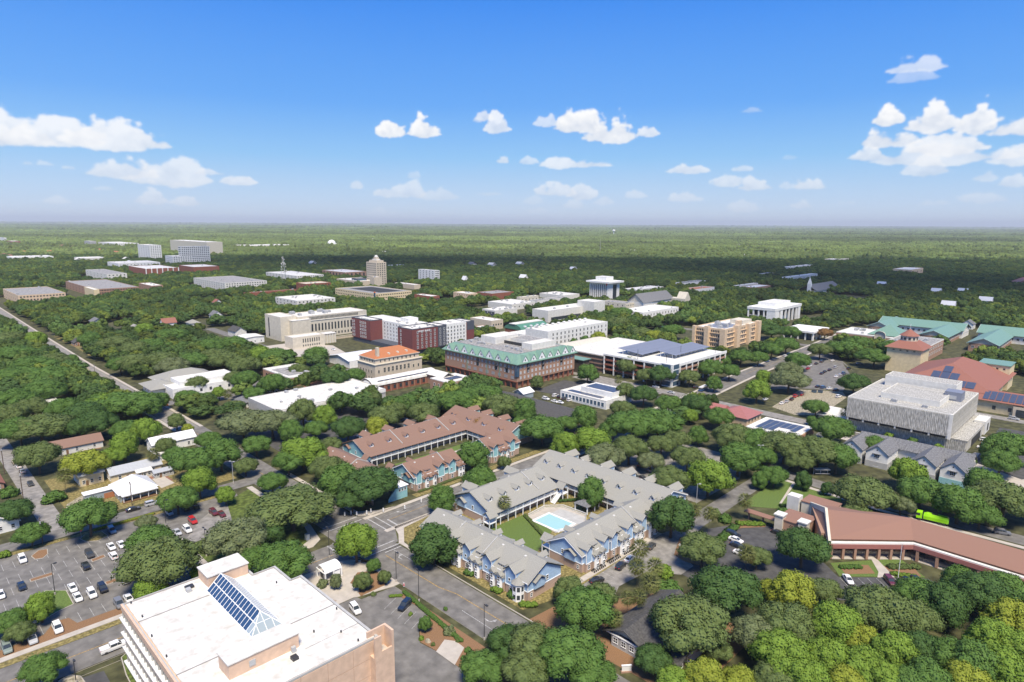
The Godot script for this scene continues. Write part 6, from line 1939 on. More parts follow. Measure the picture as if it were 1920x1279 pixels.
	part("steeple", b.done(), M("white_wall"), o, P(q[0] - 2, 0, q[3]) - o.position)
	far_block("long pale school roof at the far right of the dark woods", [-491, -479, -1321.4, -1171, 8], "off_white", "off_white", 1, 0, 8, 2.4, 1.4)
	far_block("cluster of white roofs in front of the sunlit woods", [-607, -593.1, -1597.8, -1464.7, 9], "off_white", "white_roof", 1, 0, 6, 2, 1.6, "glass", 8)
	far_block("sunlit cream warehouse roofs on the edge of the bright woods", [-674, -643.6, -2295.8, -1895.8, 9], "cream", "white_roof", 0, 0, 0)
	far_block("sunlit tan block with dark openings at the edge of the right-hand woods", [-403.8, -368.6, -1617.8, -1529.1, 12], "tan", "off_white", 1, 10, 3, 3.6, 3.6)
	far_block("low pale house roof left of the sunlit cream warehouses", [-568.5, -562.5, -1311.6, -1242.6, 6], "off_white", "off_white", 0, 0, 0)
	far_block("white flat building with pink walls at the left of the grey church", [-459.5, -438.2, -1015.5, -959.1, 7], "brick_pale", "off_white", 1, 0, 4)
	far_block("red-roofed low range at the far right edge of the woods", [-190, -175.4, -1567.7, -1387, 6], "brick_red", "red_tile", 0, 0, 0)
	far_block("orange-roofed low range under the bright trees far right", [-474.6, -445.3, -2787.5, -2590, 6], "tan", "orange_tile", 0, 0, 0)
	# pale roofs dotted through the far forest
	for k in 34:
		var dd := 1500.0 + 4200.0 * pow(rng.randf(), 1.6)
		var ss := rng.randf_range(-0.7, 0.7) * dd
		var w := building("far_cottage", "small pale roof showing among the treetops of the far forest", "house", -0.7071 * dd + 0.7071 * ss - 9, -0.7071 * dd + 0.7071 * ss + 9, -0.7071 * dd - 0.7071 * ss - 7, -0.7071 * dd - 0.7071 * ss + 7, "pale roofs dotted through the far forest")
		bx("wall", -8, 8, 0, 8.5, -6, 6, M("off_white"), w)
		part("roof", pitched(17, 13, 8.5, 12.5, 0.5), M(["off_white", "metal_roof", "white_roof", "slate_shingle"][k % 4]), w)
	# masts and the water tower
	mast("red and white lattice mast hung with dishes above the cluttered roofs", P2(-1001.6, -481.6), 47.0, 6.0)
	mast("thin pale mast rising from the middle of the dark woods", P2(-1354.8, -1772.1), 52.0, 1.0)
	o = thing("water_tower", "distant white water tower above the forest", "water tower", P2(-3450, -4700))
	b = MB.new()
	for k in 6:
		for i in 10:
			var a := TAU * i / 10
			var c := TAU * (i + 1) / 10
			var t0 := PI * k / 6 - PI / 2
			var t1 := PI * (k + 1) / 6 - PI / 2
			b.quad(P(cos(c) * cos(t0), sin(t0), sin(c) * cos(t0)), P(cos(a) * cos(t0), sin(t0), sin(a) * cos(t0)), P(cos(a) * cos(t1), sin(t1), sin(a) * cos(t1)), P(cos(c) * cos(t1), sin(t1), sin(c) * cos(t1)))
	part("tank", b.done(), M("white_wall"), o, P(0, 47, 0), P(14, 10, 14))
	b = MB.new()
	b.beam(P(0, 0, 0), P(0, 40, 0), 4, 8)
	part("stem", b.done(), M("white_wall"), o)

func mast(label: String, at: Vector3, h: float, wide: float) -> void:
	var o := thing("mast", label, "mast", at)
	var b := MB.new()
	for k in 3:
		var a := TAU * k / 3
		b.beam(P(cos(a) * wide, 0, sin(a) * wide), P(cos(a) * wide * 0.12, h, sin(a) * wide * 0.12), 0.28, 4)
		for i in 8:
			var c := TAU * (k + 1) / 3
			var f0 := 1.0 - 0.88 * i / 8.0
			var f1 := 1.0 - 0.88 * (i + 1) / 8.0
			b.beam(P(cos(a) * wide * f0, h * i / 8.0, sin(a) * wide * f0), P(cos(c) * wide * f1, h * (i + 1) / 8.0, sin(c) * wide * f1), 0.14, 4)
	part("lattice", b.done(), M("unit_metal"), o)
	if wide > 2:
		for k in 22:
			var y := h * rng.randf_range(0.42, 0.98)
			var a := rng.randf() * TAU
			var r := wide * (1.0 - 0.86 * y / h) + 0.9
			var d := MB.new()
			d.beam(P(0, 0, -0.25), P(0, 0, 0.3), 0.9, 10, 0.8)
			part("dish", d.done(), M("off_white"), o, P(cos(a) * r, y, sin(a) * r), Vector3.ONE, a)

# ---------------------------------------------------------------- small houses
func house(label: String, x: float, z: float, L: float, D: float, eave: float, ridge: float, along_x: bool, wall: String, roof: String, hipped := false) -> Node3D:
	var w := L if along_x else D
	var d := D if along_x else L
	var o := building("house", label, "house", x - w / 2, x + w / 2, z - d / 2, z + d / 2)
	bx("wall", -w / 2, w / 2, 0, eave, -d / 2, d / 2, M(wall), o)
	var turn := 0.0 if along_x else PI / 2
	if hipped:
		var b := MB.new()
		b.hip(-w / 2 - 0.7, w / 2 + 0.7, -d / 2 - 0.7, d / 2 + 0.7, eave, ridge)
		part("roof", b.done(), M(roof), o)
	else:
		part("roof", pitched(L, D, eave, ridge, 0.5, 0.2), M(roof), o, Vector3.ZERO, Vector3.ONE, turn)
		part("gable", gable_wall(L - 0.1, D - 0.1, eave, ridge), M(wall), o, Vector3.ZERO, Vector3.ONE, turn)
	var wm := window_mesh(0.9, 1.3, "white_trim", "glass", 1, 2)
	for k in 3:
		part("window", wm, null, o, P(-w / 2 + w * (k + 0.5) / 3, 1.7, d / 2))
		part("window", wm, null, o, P(w / 2, 1.7, -d / 2 + d * (k + 0.5) / 3), Vector3.ONE, PI / 2)
	bx("door", w / 2 - 0.02, w / 2 + 0.05, 0.1, 2.1, d / 6 - 0.2, d / 6 + 0.7, M("wood"), o)
	return o

func make_houses() -> void:
	var o: Node3D
	o = house("mint bungalow with a wide white pyramid roof and porch", -262.5, -62.5, 12.5, 12.0, 3.0, 7.4, true, "skylight_pale", "metal_roof", true)
	bx("porch_deck", 6.3, 8.4, 0.1, 0.45, -5.6, 5.6, M("wood"), o)
	bx("porch_roof", 6.3, 8.8, 2.7, 2.95, -6.0, 6.0, M("metal_roof"), o)
	for k in 5:
		bx("porch_post", 8.1, 8.3, 0.4, 2.7, -5.5 + k * 2.7, -5.3 + k * 2.7, M("white_trim"), o)
	o = house("yellow cottage with a steep grey gable facing the street", -286, -53.5, 8, 7, 4.6, 7.6, false, "pale_yellow", "grey_metal")
	part("gable_window", window_mesh(0.5, 0.9, "white_trim", "glass"), null, o, P(-0.6, 5.3, 4.0))
	part("gable_window", window_mesh(0.5, 0.9, "white_trim", "glass"), null, o, P(0.6, 5.3, 4.0))
	bx("side_porch", -7, -3.6, 0, 3.0, -1, 4, M("off_white"), o)
	bx("side_porch_roof", -7.4, -3.5, 3.0, 3.3, -1.4, 4.4, M("metal_roof"), o)
	house("long pale yellow range with grey metal roofs behind the yellow cottage", -281.5, -68, 18, 6.5, 3.4, 5.4, false, "pale_yellow", "grey_metal")
	o = house("small white-roofed addition on the pale yellow range", -277.5, -70, 5, 4, 2.8, 3.3, false, "cream", "white_roof")
	house("grey metal-roofed shed between the yellow range and the mint bungalow", -273.5, -76, 7, 4, 2.4, 3.0, false, "grey_wall", "grey_metal")
	var t := thing("trailer", "white and turquoise shed with a curved white canopy beside a red gate", "shed", P2(-266.8, -52))
	bx("wall", -4.6, 4.6, 0, 2.6, -1.6, 1.6, M("skylight_pale"), t)
	bx("roof", -4.9, 4.9, 2.6, 2.85, -1.9, 1.9, M("white_trim"), t)
	t.rotation.y = PI / 2
	var g := thing("gate", "rust-red wooden gate beside the turquoise shed", "gate", P2(-263.9, -55))
	for k in 8:
		bx("board", -1.8 + k * 0.46, -1.38 + k * 0.46, 0.1, 2.1, -0.06, 0.06, M("orange_tile"), g)
	g.rotation.y = PI / 2
	house("bungalow with a long brown shingle roof beside the big tree on the left street", -333, -58, 20, 9, 3.2, 5.6, false, "off_white", "brown_shingle")
	house("white house roof at the left edge above the car park", -262, -22, 11, 10, 3.0, 5.4, true, "white_wall", "metal_roof")
	house("brown-roofed house at the left edge beside the narrow street", -305, -24, 12, 9, 3.0, 5.4, true, "brick_pale", "red_tile")
	house("grey bungalow on the edge of the wide street, right of the orange car", -352, -142, 11, 9, 3.0, 5.4, true, "off_white", "slate_shingle", true)
	o = house("white house with a turquoise metal porch hidden among bright trees", -307, -90, 18, 8, 4.0, 6.2, false, "white_wall", "metal_roof")
	bx("porch_roof", -6, -4, 3.6, 3.8, -8, 2, M("green_metal"), o)
	house("white flat-roofed addition in front of the hidden white house", -296, -84, 9, 6, 3.0, 3.5, true, "white_wall", "white_roof")
	var wg := building("gabled_hall", "white metal gabled hall between the theatre and the courthouse annex", "building", -425, -392, -262, -232)
	wb(wg, "wall", -422, -394, 0, 5, -260, -234, "white_wall")
	part("roof", pitched(27, 28, 5, 7.6, 0.5), M("metal_roof"), wg, Vector3.ZERO, Vector3.ONE, PI / 2)
	part("gable", gable_wall(26, 27, 5, 7.5), M("white_wall"), wg, Vector3.ZERO, Vector3.ONE, PI / 2)
	# the sprawling white hall with pale green roofs
	o = building("white_hall", "sprawling white building with pale grey-green hipped roofs and a flat white centre", "building", -440, -388, -170, -112)
	block(o, -425, -392, -160, -118, 0, 6, "white_wall", "white_roof", 0.5)
	block(o, -414, -398, -150, -124, 5.5, 8.2, "white_wall", "white_roof", 0.4)
	var b := MB.new()
	b.hip(-438, -414, -152, -118, 5.2, 10)
	wmesh(o, "roof", b.done(), "grey_shingle")
	wb(o, "wall", -436, -425, 0, 5.2, -150, -120, "white_wall")
	b = MB.new()
	b.hip(-428, -404, -128, -110, 4.4, 7.4)
	wmesh(o, "roof", b.done(), "grey_shingle")
	wb(o, "wall", -426, -406, 0, 4.4, -126, -112, "white_wall")
	windows(o, "E", -392, -158, -120, 7, [3.0], window_mesh(1.4, 1.8, "", "glass"))
	windows(o, "S", -112, -425, -407, 3, [2.2], window_mesh(1.4, 1.8, "", "glass"))
	units(o, -420, -396, -156, -122, 5.6, 8)
	far_block("low white flat roof among trees at the left, below the wide street", [-436.8, -389.5, -67.3, -59, 5], "off_white", "white_roof", 0, 0, 0, 1, 1, "glass", 0)
	# houses seen between the trees of the left-hand blocks
	house("blue-grey house with a white gable under the left-hand trees", -721.2, -155.3, 14, 10, 6, 9, true, "skylight_pale", "slate_shingle")
	house("white house with a red metal roof among the left-hand trees", -662.2, -200.8, 12, 9, 6.5, 10.5, false, "white_wall", "red_tile")
	house("small white metal roof glimpsed left of the red-roofed house", -738.3, -201.7, 9, 7, 4, 6, true, "white_wall", "metal_roof")
	house("dark-roofed cottage on the dry lawn beside the wide street", -624.4, -119.9, 12, 8, 3, 5.4, true, "brick_pale", "dark_shingle")
	house("dark gabled roof left of the cream courthouse", -581.1, -232.5, 16, 10, 5, 8.5, true, "off_white", "dark_shingle")
	house("white flat-roofed shop left of the cream courthouse", -543.5, -228.3, 18, 16, 5, 5.6, true, "white_wall", "white_roof")
	house("pale cottage glimpsed above the dry lawn", -670.2, -175, 12, 8, 3.4, 6, true, "off_white", "grey_shingle")
	house("white gable with a dark attic far back among the left-hand trees", -689, -254.9, 12, 9, 6, 10, true, "white_wall", "slate_shingle")
	house("small red roof deep in the left-hand trees", -798.5, -298.1, 9, 8, 6, 9.5, true, "white_wall", "red_tile")
	house("pale green-grey roof right of the red-roofed house", -659, -222, 12, 9, 4.5, 7.5, true, "off_white", "grey_shingle", true)
	house("white gabled house high in the right-hand woods, left one", -180, -925.5, 14, 9, 7, 11.5, true, "white_wall", "metal_roof")
	house("white gabled house high in the right-hand woods, right one", -158, -1017.1, 14, 9, 7, 11.5, true, "white_wall", "metal_roof")
	house("small white roof in the woods above the green school roofs", -235.4, -1121.2, 12, 9, 6, 10, true, "white_wall", "metal_roof")
	house("small white roof in the dark woods right of the grey church", -323.8, -1173.9, 12, 9, 7, 11, true, "white_wall", "metal_roof")
	house("white cottage roof between the school ranges", -132, -774.9, 12, 10, 5, 8.5, false, "white_wall", "slate_shingle")
	house("small white house far back in the woods above the old tower", -845.5, -730.6, 9, 8, 6, 12, true, "white_wall", "metal_roof")
	house("white roof in the middle of the dark woods left of the thin mast", -1305.3, -1387.5, 22, 12, 6, 9.5, true, "white_wall", "metal_roof")
	house("pale roof in the dark woods below the thin mast", -901.5, -1087.1, 14, 9, 6, 10, true, "white_wall", "metal_roof")
	house("pale house left of the white portal tower in the woods", -803.3, -831.5, 14, 9, 7, 12, true, "off_white", "metal_roof")
	house("pale roof at the right edge above the school", -208, -1151.5, 12, 9, 6, 10, true, "off_white", "metal_roof")

# ---------------------------------------------------------------- foliage
var crowns := {}
var trunks := {}
var tree_mats := {}

# one leafy mass: lobes scattered in a dome, each covered with leaf sprays
func crown_mesh(seed_: int, lobes: int, sprays: int, size: float, flat: float, top: float, tone: float, spread := 0.72) -> ArrayMesh:
	var r := RandomNumberGenerator.new()
	r.seed = seed_
	var b := MB.new()
	var centres := []
	for k in lobes:
		var f := (k + 0.5) / lobes
		var a := k * 2.399963 + r.randf_range(-0.5, 0.5)
		var h := lerpf(1.0, -0.30, pow(f, 0.85))
		var ring := sqrt(maxf(0.0, 1.0 - h * h)) * spread * r.randf_range(0.72, 1.1)
		var c := Vector3(cos(a) * ring, h * top * r.randf_range(0.62, 0.80), sin(a) * ring)
		centres.append([c, r.randf_range(0.25, 0.40), r.randf_range(1.0 - tone, 1.0 + tone)])
	centres.append([Vector3(0, 0.05, 0), 0.5, 0.85])
	# the dense inner leaf mass of each lobe
	for q in centres:
		var c0: Vector3 = q[0]
		var r0: float = q[1] * 0.84
		var e0: float = q[2] * 0.92
		b.tint = Color(e0, e0, e0)
		var at0 := b.v.size()
		for i in 4:
			for j in 7:
				var pts := []
				for w in [[i, j], [i, j + 1], [i + 1, j + 1], [i + 1, j]]:
					var t0: float = PI * (w[0] / 4.0 * 0.86 - 0.36)
					var a0: float = TAU * w[1] / 7
					pts.append(c0 + Vector3(cos(a0) * cos(t0), sin(t0) * flat, sin(a0) * cos(t0)) * r0)
				b.quad(pts[1], pts[0], pts[3], pts[2])
		for k in range(at0, b.v.size()):
			b.n[k] = (b.v[k] - c0).normalized()
	for q in centres:
		var c: Vector3 = q[0]
		var rad: float = q[1]
		var base: float = q[2]
		for s in sprays:
			var d := Vector3(r.randfn(), r.randfn() + 0.25, r.randfn()).normalized()
			if d.y < -0.55:
				continue
			var p := c + Vector3(d.x, d.y * flat, d.z) * rad * (r.randf_range(0.80, 1.08) if r.randf() < 0.85 else r.randf_range(1.05, 1.22))
			var skip := false
			for o in centres:
				if o != q and p.distance_squared_to(o[0]) < o[1] * o[1] * 0.45:
					skip = true
					break
			if skip:
				continue
			var nrm := (d + Vector3(r.randfn(), r.randfn(), r.randfn()) * 0.45 + Vector3.UP * 0.25).normalized()
			var t := nrm.cross(Vector3(r.randfn(), r.randfn(), r.randfn())).normalized()
			var w := nrm.cross(t)
			var z := size * r.randf_range(0.6, 1.35)
			var g := base * r.randf_range(0.86, 1.14)
			b.tint = Color(g * r.randf_range(0.93, 1.09), g, g * r.randf_range(0.8, 1.1))
			var p1 := p + t * z
			var p2 := p + w * z * 0.62 + nrm * z * 0.18
			var p3 := p - t * z * 0.9 - nrm * z * 0.12
			var p4 := p - w * z * 0.62 + nrm * z * 0.12
			var at := b.v.size()
			b.quad(p1, p2, p3, p4)
			var soft := (d * 1.0 + (p.normalized() * 0.55) + nrm * 0.35).normalized()
			for k in range(at, b.v.size()):
				b.n[k] = soft
	return b.done()

func trunk_mesh(seed_: int, limbs: int, crown_base: float, lean := 0.12) -> ArrayMesh:
	var r := RandomNumberGenerator.new()
	r.seed = seed_
	var b := MB.new()
	var fork := Vector3(r.randf_range(-lean, lean) * 0.3, crown_base * 0.75, r.randf_range(-lean, lean) * 0.3)
	b.beam(Vector3(0, -0.02, 0), Vector3(0, 0.05, 0), 0.055, 7, 0.042)
	b.beam(Vector3(0, 0.05, 0), fork, 0.042, 7, 0.032)
	for k in limbs:
		var a := TAU * k / limbs + r.randf_range(-0.4, 0.4)
		var e := Vector3(cos(a) * r.randf_range(0.25, 0.5), crown_base + r.randf_range(0.12, 0.4), sin(a) * r.randf_range(0.25, 0.5))
		var m := fork.lerp(e, 0.5) + Vector3(0, 0.04, 0)
		b.beam(fork, m, 0.024, 5, 0.017)
		b.beam(m, e, 0.017, 5, 0.006)
	return b.done()

# low-cost crown for the woods: a lumpy dome with leaf sprays
func wood_crown(seed_: int, sprays: int, size: float, flat: float) -> ArrayMesh:
	return crown_mesh(seed_, 12, sprays, size, 0.9, flat, 0.10)

func palm_crown(seed_: int) -> ArrayMesh:
	var r := RandomNumberGenerator.new()
	r.seed = seed_
	var b := MB.new()
	for k in 60:
		var a := k * 2.4
		var up := lerpf(1.2, -0.9, k / 59.0)
		var d := Vector3(cos(a) * cos(up), sin(up), sin(a) * cos(up))
		var side := d.cross(Vector3.UP).normalized()
		var g := r.randf_range(0.75, 1.2)
		b.tint = Color(g * (1.0 if up > -0.5 else 1.5), g, g * 0.9)
		var mid := d * 0.55 + Vector3(0, 0.05, 0)
		for s in 5:
			var f := (s - 2) * 0.34
			var tip := mid + (d * cos(f) + side * sin(f)) * 0.5 - Vector3(0, 0.14 + 0.1 * absf(f), 0)
			var q := (d * cos(f) + side * sin(f)).cross(Vector3.UP).normalized() * 0.06
			b.quad(mid - q * 0.4, tip - q * 0.2, tip + q * 0.2, mid + q * 0.4)
			b.tri(mid - q, tip, mid + q)
		b.quad(Vector3.ZERO, mid - side * 0.03, mid, mid + side * 0.03)
	return b.done()

func tree_mat(called: String, l: Color) -> void:
	var m: StandardMaterial3D = mats["foliage"].duplicate()
	m.resource_name = called
	m.albedo_color = srgb(l)
	tree_mats[called] = m

func make_tree_kinds() -> void:
	tree_mat("olive", Color(0.125, 0.172, 0.058))
	tree_mat("grey_green", Color(0.155, 0.190, 0.092))
	tree_mat("mid_green", Color(0.098, 0.182, 0.042))
	tree_mat("dark_green", Color(0.066, 0.128, 0.036))
	tree_mat("bright_green", Color(0.165, 0.262, 0.040))
	tree_mat("yellow_green", Color(0.245, 0.290, 0.040))
	tree_mat("palm_green", Color(0.188, 0.206, 0.075))
	tree_mat("rusty", Color(0.26, 0.15, 0.06))
	for k in 4:
		crowns["oak%d" % k] = crown_mesh(20 + k, 32, 360, 0.041, 0.86, 0.62, 0.10, 0.80)
	for k in 3:
		crowns["maple%d" % k] = crown_mesh(40 + k, 28, 360, 0.045, 0.95, 0.95, 0.12, 0.66)
	for k in 2:
		crowns["laurel%d" % k] = crown_mesh(60 + k, 24, 360, 0.048, 1.0, 1.05, 0.08, 0.60)
	for k in 2:
		crowns["bush%d" % k] = crown_mesh(80 + k, 10, 110, 0.12, 0.9, 0.7, 0.12, 0.62)
	for k in 2:
		crowns["palm%d" % k] = palm_crown(90 + k)
	for k in 3:
		trunks["t%d" % k] = trunk_mesh(70 + k, 5, 0.45)
	var b := MB.new()
	for k in 6:
		b.beam(Vector3(0.02 * sin(k * 0.9), k / 6.0, 0), Vector3(0.02 * sin((k + 1) * 0.9), (k + 1) / 6.0, 0), 0.035 - 0.002 * k, 7, 0.033 - 0.002 * k)
	trunks["palm"] = b.done()

# a tree that stands for itself: kind, colour, place, crown radius, height
func tree(kind: String, tone: String, x: float, z: float, r: float, h: float, label: String, called: String, category: String, group: String) -> void:
	var t := thing(called, label, category, P(x, 0, z), group, rng.randf() * TAU)
	if kind == "palm":
		part("trunk", trunks["palm"], M("bark"), t, Vector3.ZERO, P(h * 0.16, h, h * 0.16))
		part("crown", crowns["palm%d" % rng.randi_range(0, 1)], tree_mats[tone], t, P(0, h, 0), P(r, r, r) * 1.3)
		return
	var n: int = {"oak": 4, "maple": 3, "laurel": 2, "bush": 2}[kind]
	var lift: float = {"oak": 0.52, "maple": 0.42, "laurel": 0.36, "bush": 0.22}[kind]
	var tall: float = {"oak": 0.92, "maple": 1.2, "laurel": 1.3, "bush": 0.95}[kind]
	if kind != "bush":
		part("trunk", trunks["t%d" % rng.randi_range(0, 2)], M("bark"), t, Vector3.ZERO, P(r * 1.5, h * 0.9, r * 1.5))
	else:
		part("stem", trunks["t%d" % rng.randi_range(0, 2)], M("bark"), t, Vector3.ZERO, P(r, h * 0.5, r))
	part("crown", crowns["%s%d" % [kind, rng.randi_range(0, n - 1)]], tree_mats[tone], t, P(0, h * lift, 0), P(r, h * (1.0 - lift) / tall * 1.0, r))

func scattered(called: String, mesh: Mesh, m: Material, at: Array, tints: Array) -> void:
	if at.is_empty():
		return
	var mm := MultiMesh.new()
	mm.transform_format = MultiMesh.TRANSFORM_3D
	mm.use_colors = true
	mm.mesh = mesh
	mm.instance_count = at.size()
	for k in at.size():
		mm.set_instance_transform(k, at[k])
		mm.set_instance_color(k, tints[k])
	var o := MultiMeshInstance3D.new()
	o.name = numbered(called)
	o.multimesh = mm
	o.material_override = m
	o.set_meta("kind", "stuff")
	o.set_meta("label", {"woodland": "green woods filling the blocks between and behind the buildings", "far_woodland": "endless forest running out to the horizon"}.get(called, called))
	add_child(o, true)

func make_forest() -> void:
	var cell := 8.0
	var nx := 260
	var nz := 260
	var taken := PackedByteArray()
	taken.resize(nx * nz)
	for q in keep:
		for i in range(maxi(0, int((-q.end.x + 60.0) / cell)), mini(nx, int((-q.position.x + 60.0) / cell) + 1)):
			for j in range(maxi(0, int((-q.end.y + 60.0) / cell)), mini(nz, int((-q.position.y + 60.0) / cell) + 1)):
				taken[j * nx + i] = 1
	var r := RandomNumberGenerator.new()
	r.seed = 404
	var n := FastNoiseLite.new()
	n.seed = 9
	n.frequency = 0.006
	var kinds := [wood_crown(301, 240, 0.085, 0.85), wood_crown(302, 220, 0.09, 1.1), wood_crown(303, 240, 0.085, 0.75)]
	var at := [[], [], []]
	var tint := [[], [], []]
	var f := Vector2(-sqrt(0.5), -sqrt(0.5))
	var s := Vector2(sqrt(0.5), -sqrt(0.5))
	# woods from the edge of town to 1.9 km: single trees
	var step := 9.0
	var d := 330.0
	while d < 1900.0:
		var half := d * 0.80 + 60.0
		var e := -half
		while e < half:
			var p := f * d + s * e + Vector2(r.randf_range(-4, 4), r.randf_range(-4, 4))
			e += step
			var i := int((-p.x + 60.0) / cell)
			var j := int((-p.y + 60.0) / cell)
			if i < 0 or j < 0 or (i < nx and j < nz and taken[j * nx + i] == 1):
				continue
			var m := n.get_noise_2d(p.x, p.y)
			if m < -0.38 and d > 700.0:
				continue
			var k := r.randi_range(0, 2)
			var rad := r.randf_range(4.4, 8.2)
			var h := r.randf_range(7.5, 12.5) + 2.5 * m
			at[k].append(Transform3D(Basis(Vector3.UP, r.randf() * TAU).scaled_local(Vector3(rad, h * 0.52, rad)), Vector3(p.x, h * 0.48, p.y)))
			var g := r.randf_range(0.68, 1.3) * (1.0 + 0.45 * m)
			var yel := pow(r.randf(), 3.0)
			tint[k].append(Color(g * (0.072 + 0.10 * yel), g * (0.128 + 0.09 * yel), g * 0.038))
		d += step
	for k in 3:
		scattered("woodland", kinds[k], mats["foliage"], at[k], tint[k])
	# beyond that, patches of canopy
	var patch := []
	for v in 3:
		patch.append(canopy_patch(500 + v, 90.0, 64, 7.0))
	at = [[], [], []]
	tint = [[], [], []]
	d = 1900.0
	while d < 45000.0:
		var big := 1.0 if d < 6000.0 else (2.0 if d < 11000.0 else (4.0 if d < 22000.0 else 8.0))
		var side := 80.0 * big
		var e := -(d * 0.80 + 200.0)
		while e < d * 0.80 + 200.0:
			var p := f * d + s * e
			e += side
			var k := r.randi_range(0, 2)
			var m := n.get_noise_2d((p.x + p.y) * 0.10, (p.x - p.y) * 0.03)
			at[k].append(Transform3D(Basis(Vector3.UP, r.randi_range(0, 3) * PI / 2).scaled_local(Vector3(big, r.randf_range(0.8, 1.15) * (1.0 + 0.5 * (big - 1.0)), big)), Vector3(p.x, 0, p.y)))
			var g := r.randf_range(0.68, 1.32) * (1.0 + 0.8 * m)
			tint[k].append(Color(g * 0.125, g * 0.170, g * 0.045))
		d += side
	for k in 3:
		scattered("far_woodland", patch[k], mats["foliage"], at[k], tint[k])

func canopy_patch(seed_: int, side: float, count: int, rad: float) -> ArrayMesh:
	var r := RandomNumberGenerator.new()
	r.seed = seed_
	var b := MB.new()
	for k in count:
		var q := int(sqrt(count))
		var c := Vector3(((k % q) + r.randf()) / q * side - side / 2, 0, (int(k / float(q)) + r.randf()) / q * side - side / 2)
		var R := rad * r.randf_range(0.7, 1.25)
		var h := r.randf_range(8.0, 15.0) + 7.0 * pow(r.randf(), 6.0)
		var g := r.randf_range(0.55, 1.45)
		var yel := r.randf() * r.randf()
		b.tint = Color(g * (0.9 + 0.7 * yel), g * (0.95 + 0.35 * yel), g)
		var rows := [0.0, 0.55, 0.95]
		var ring := []
		for i in 3:
			var line := []
			for j in 6:
				var a := TAU * (j + 0.5 * i) / 6 + r.randf_range(-0.2, 0.2)
				var w := R * cos(rows[i] * 1.45) * r.randf_range(0.8, 1.15)
				line.append(c + Vector3(cos(a) * w, h * (0.42 + 0.58 * sin(rows[i] * 1.5)) * r.randf_range(0.94, 1.06), sin(a) * w))
			ring.append(line)
		for i in 2:
			for j in 6:
				var a: Vector3 = ring[i][j]
				var e: Vector3 = ring[i][(j + 1) % 6]
				var f: Vector3 = ring[i + 1][(j + 1) % 6]
				var g2: Vector3 = ring[i + 1][j]
				b.quad(e, a, g2, f)
		for j in 6:
			b.tri(ring[2][(j + 1) % 6], ring[2][j], c + Vector3(0, h * 1.02, 0))
		for j in 6:
			var a: Vector3 = ring[0][j]
			var e: Vector3 = ring[0][(j + 1) % 6]
			b.quad(Vector3(e.x, 1, e.z), Vector3(a.x, 1, a.z), a, e)
	return b.done()

# ---------------------------------------------------------------- vehicles
var car_paint := {}

func paint(called: String, l: Color) -> void:
	var m := mat("paint_" + called + "_car", l, 0.28)
	m.clearcoat_enabled = true
	m.clearcoat = 0.6
	m.clearcoat_roughness = 0.1
	car_paint[called] = m

# a loft along x of a closed section given by half width and heights
func loft(b: MB, rows: Array) -> void:
	for k in rows.size() - 1:
		var p: Array = rows[k]
		var q: Array = rows[k + 1]
		var n := p.size()
		for i in n:
			var j := (i + 1) % n
			b.quad(p[i], q[i], q[j], p[j])
	var a: Array = rows[0]
	var z: Array = rows[rows.size() - 1]
	for i in range(1, a.size() - 1):
		b.tri(a[0], a[i], a[i + 1])
		b.tri(z[0], z[i + 1], z[i])

func section(x: float, w: float, lo: float, hi: float, tuck: float) -> Array:
	return [P(x, lo, -w * 0.94), P(x, lo, w * 0.94), P(x, lerpf(lo, hi, 0.55), w), P(x, hi, w * tuck), P(x, hi, -w * tuck), P(x, lerpf(lo, hi, 0.55), -w)]

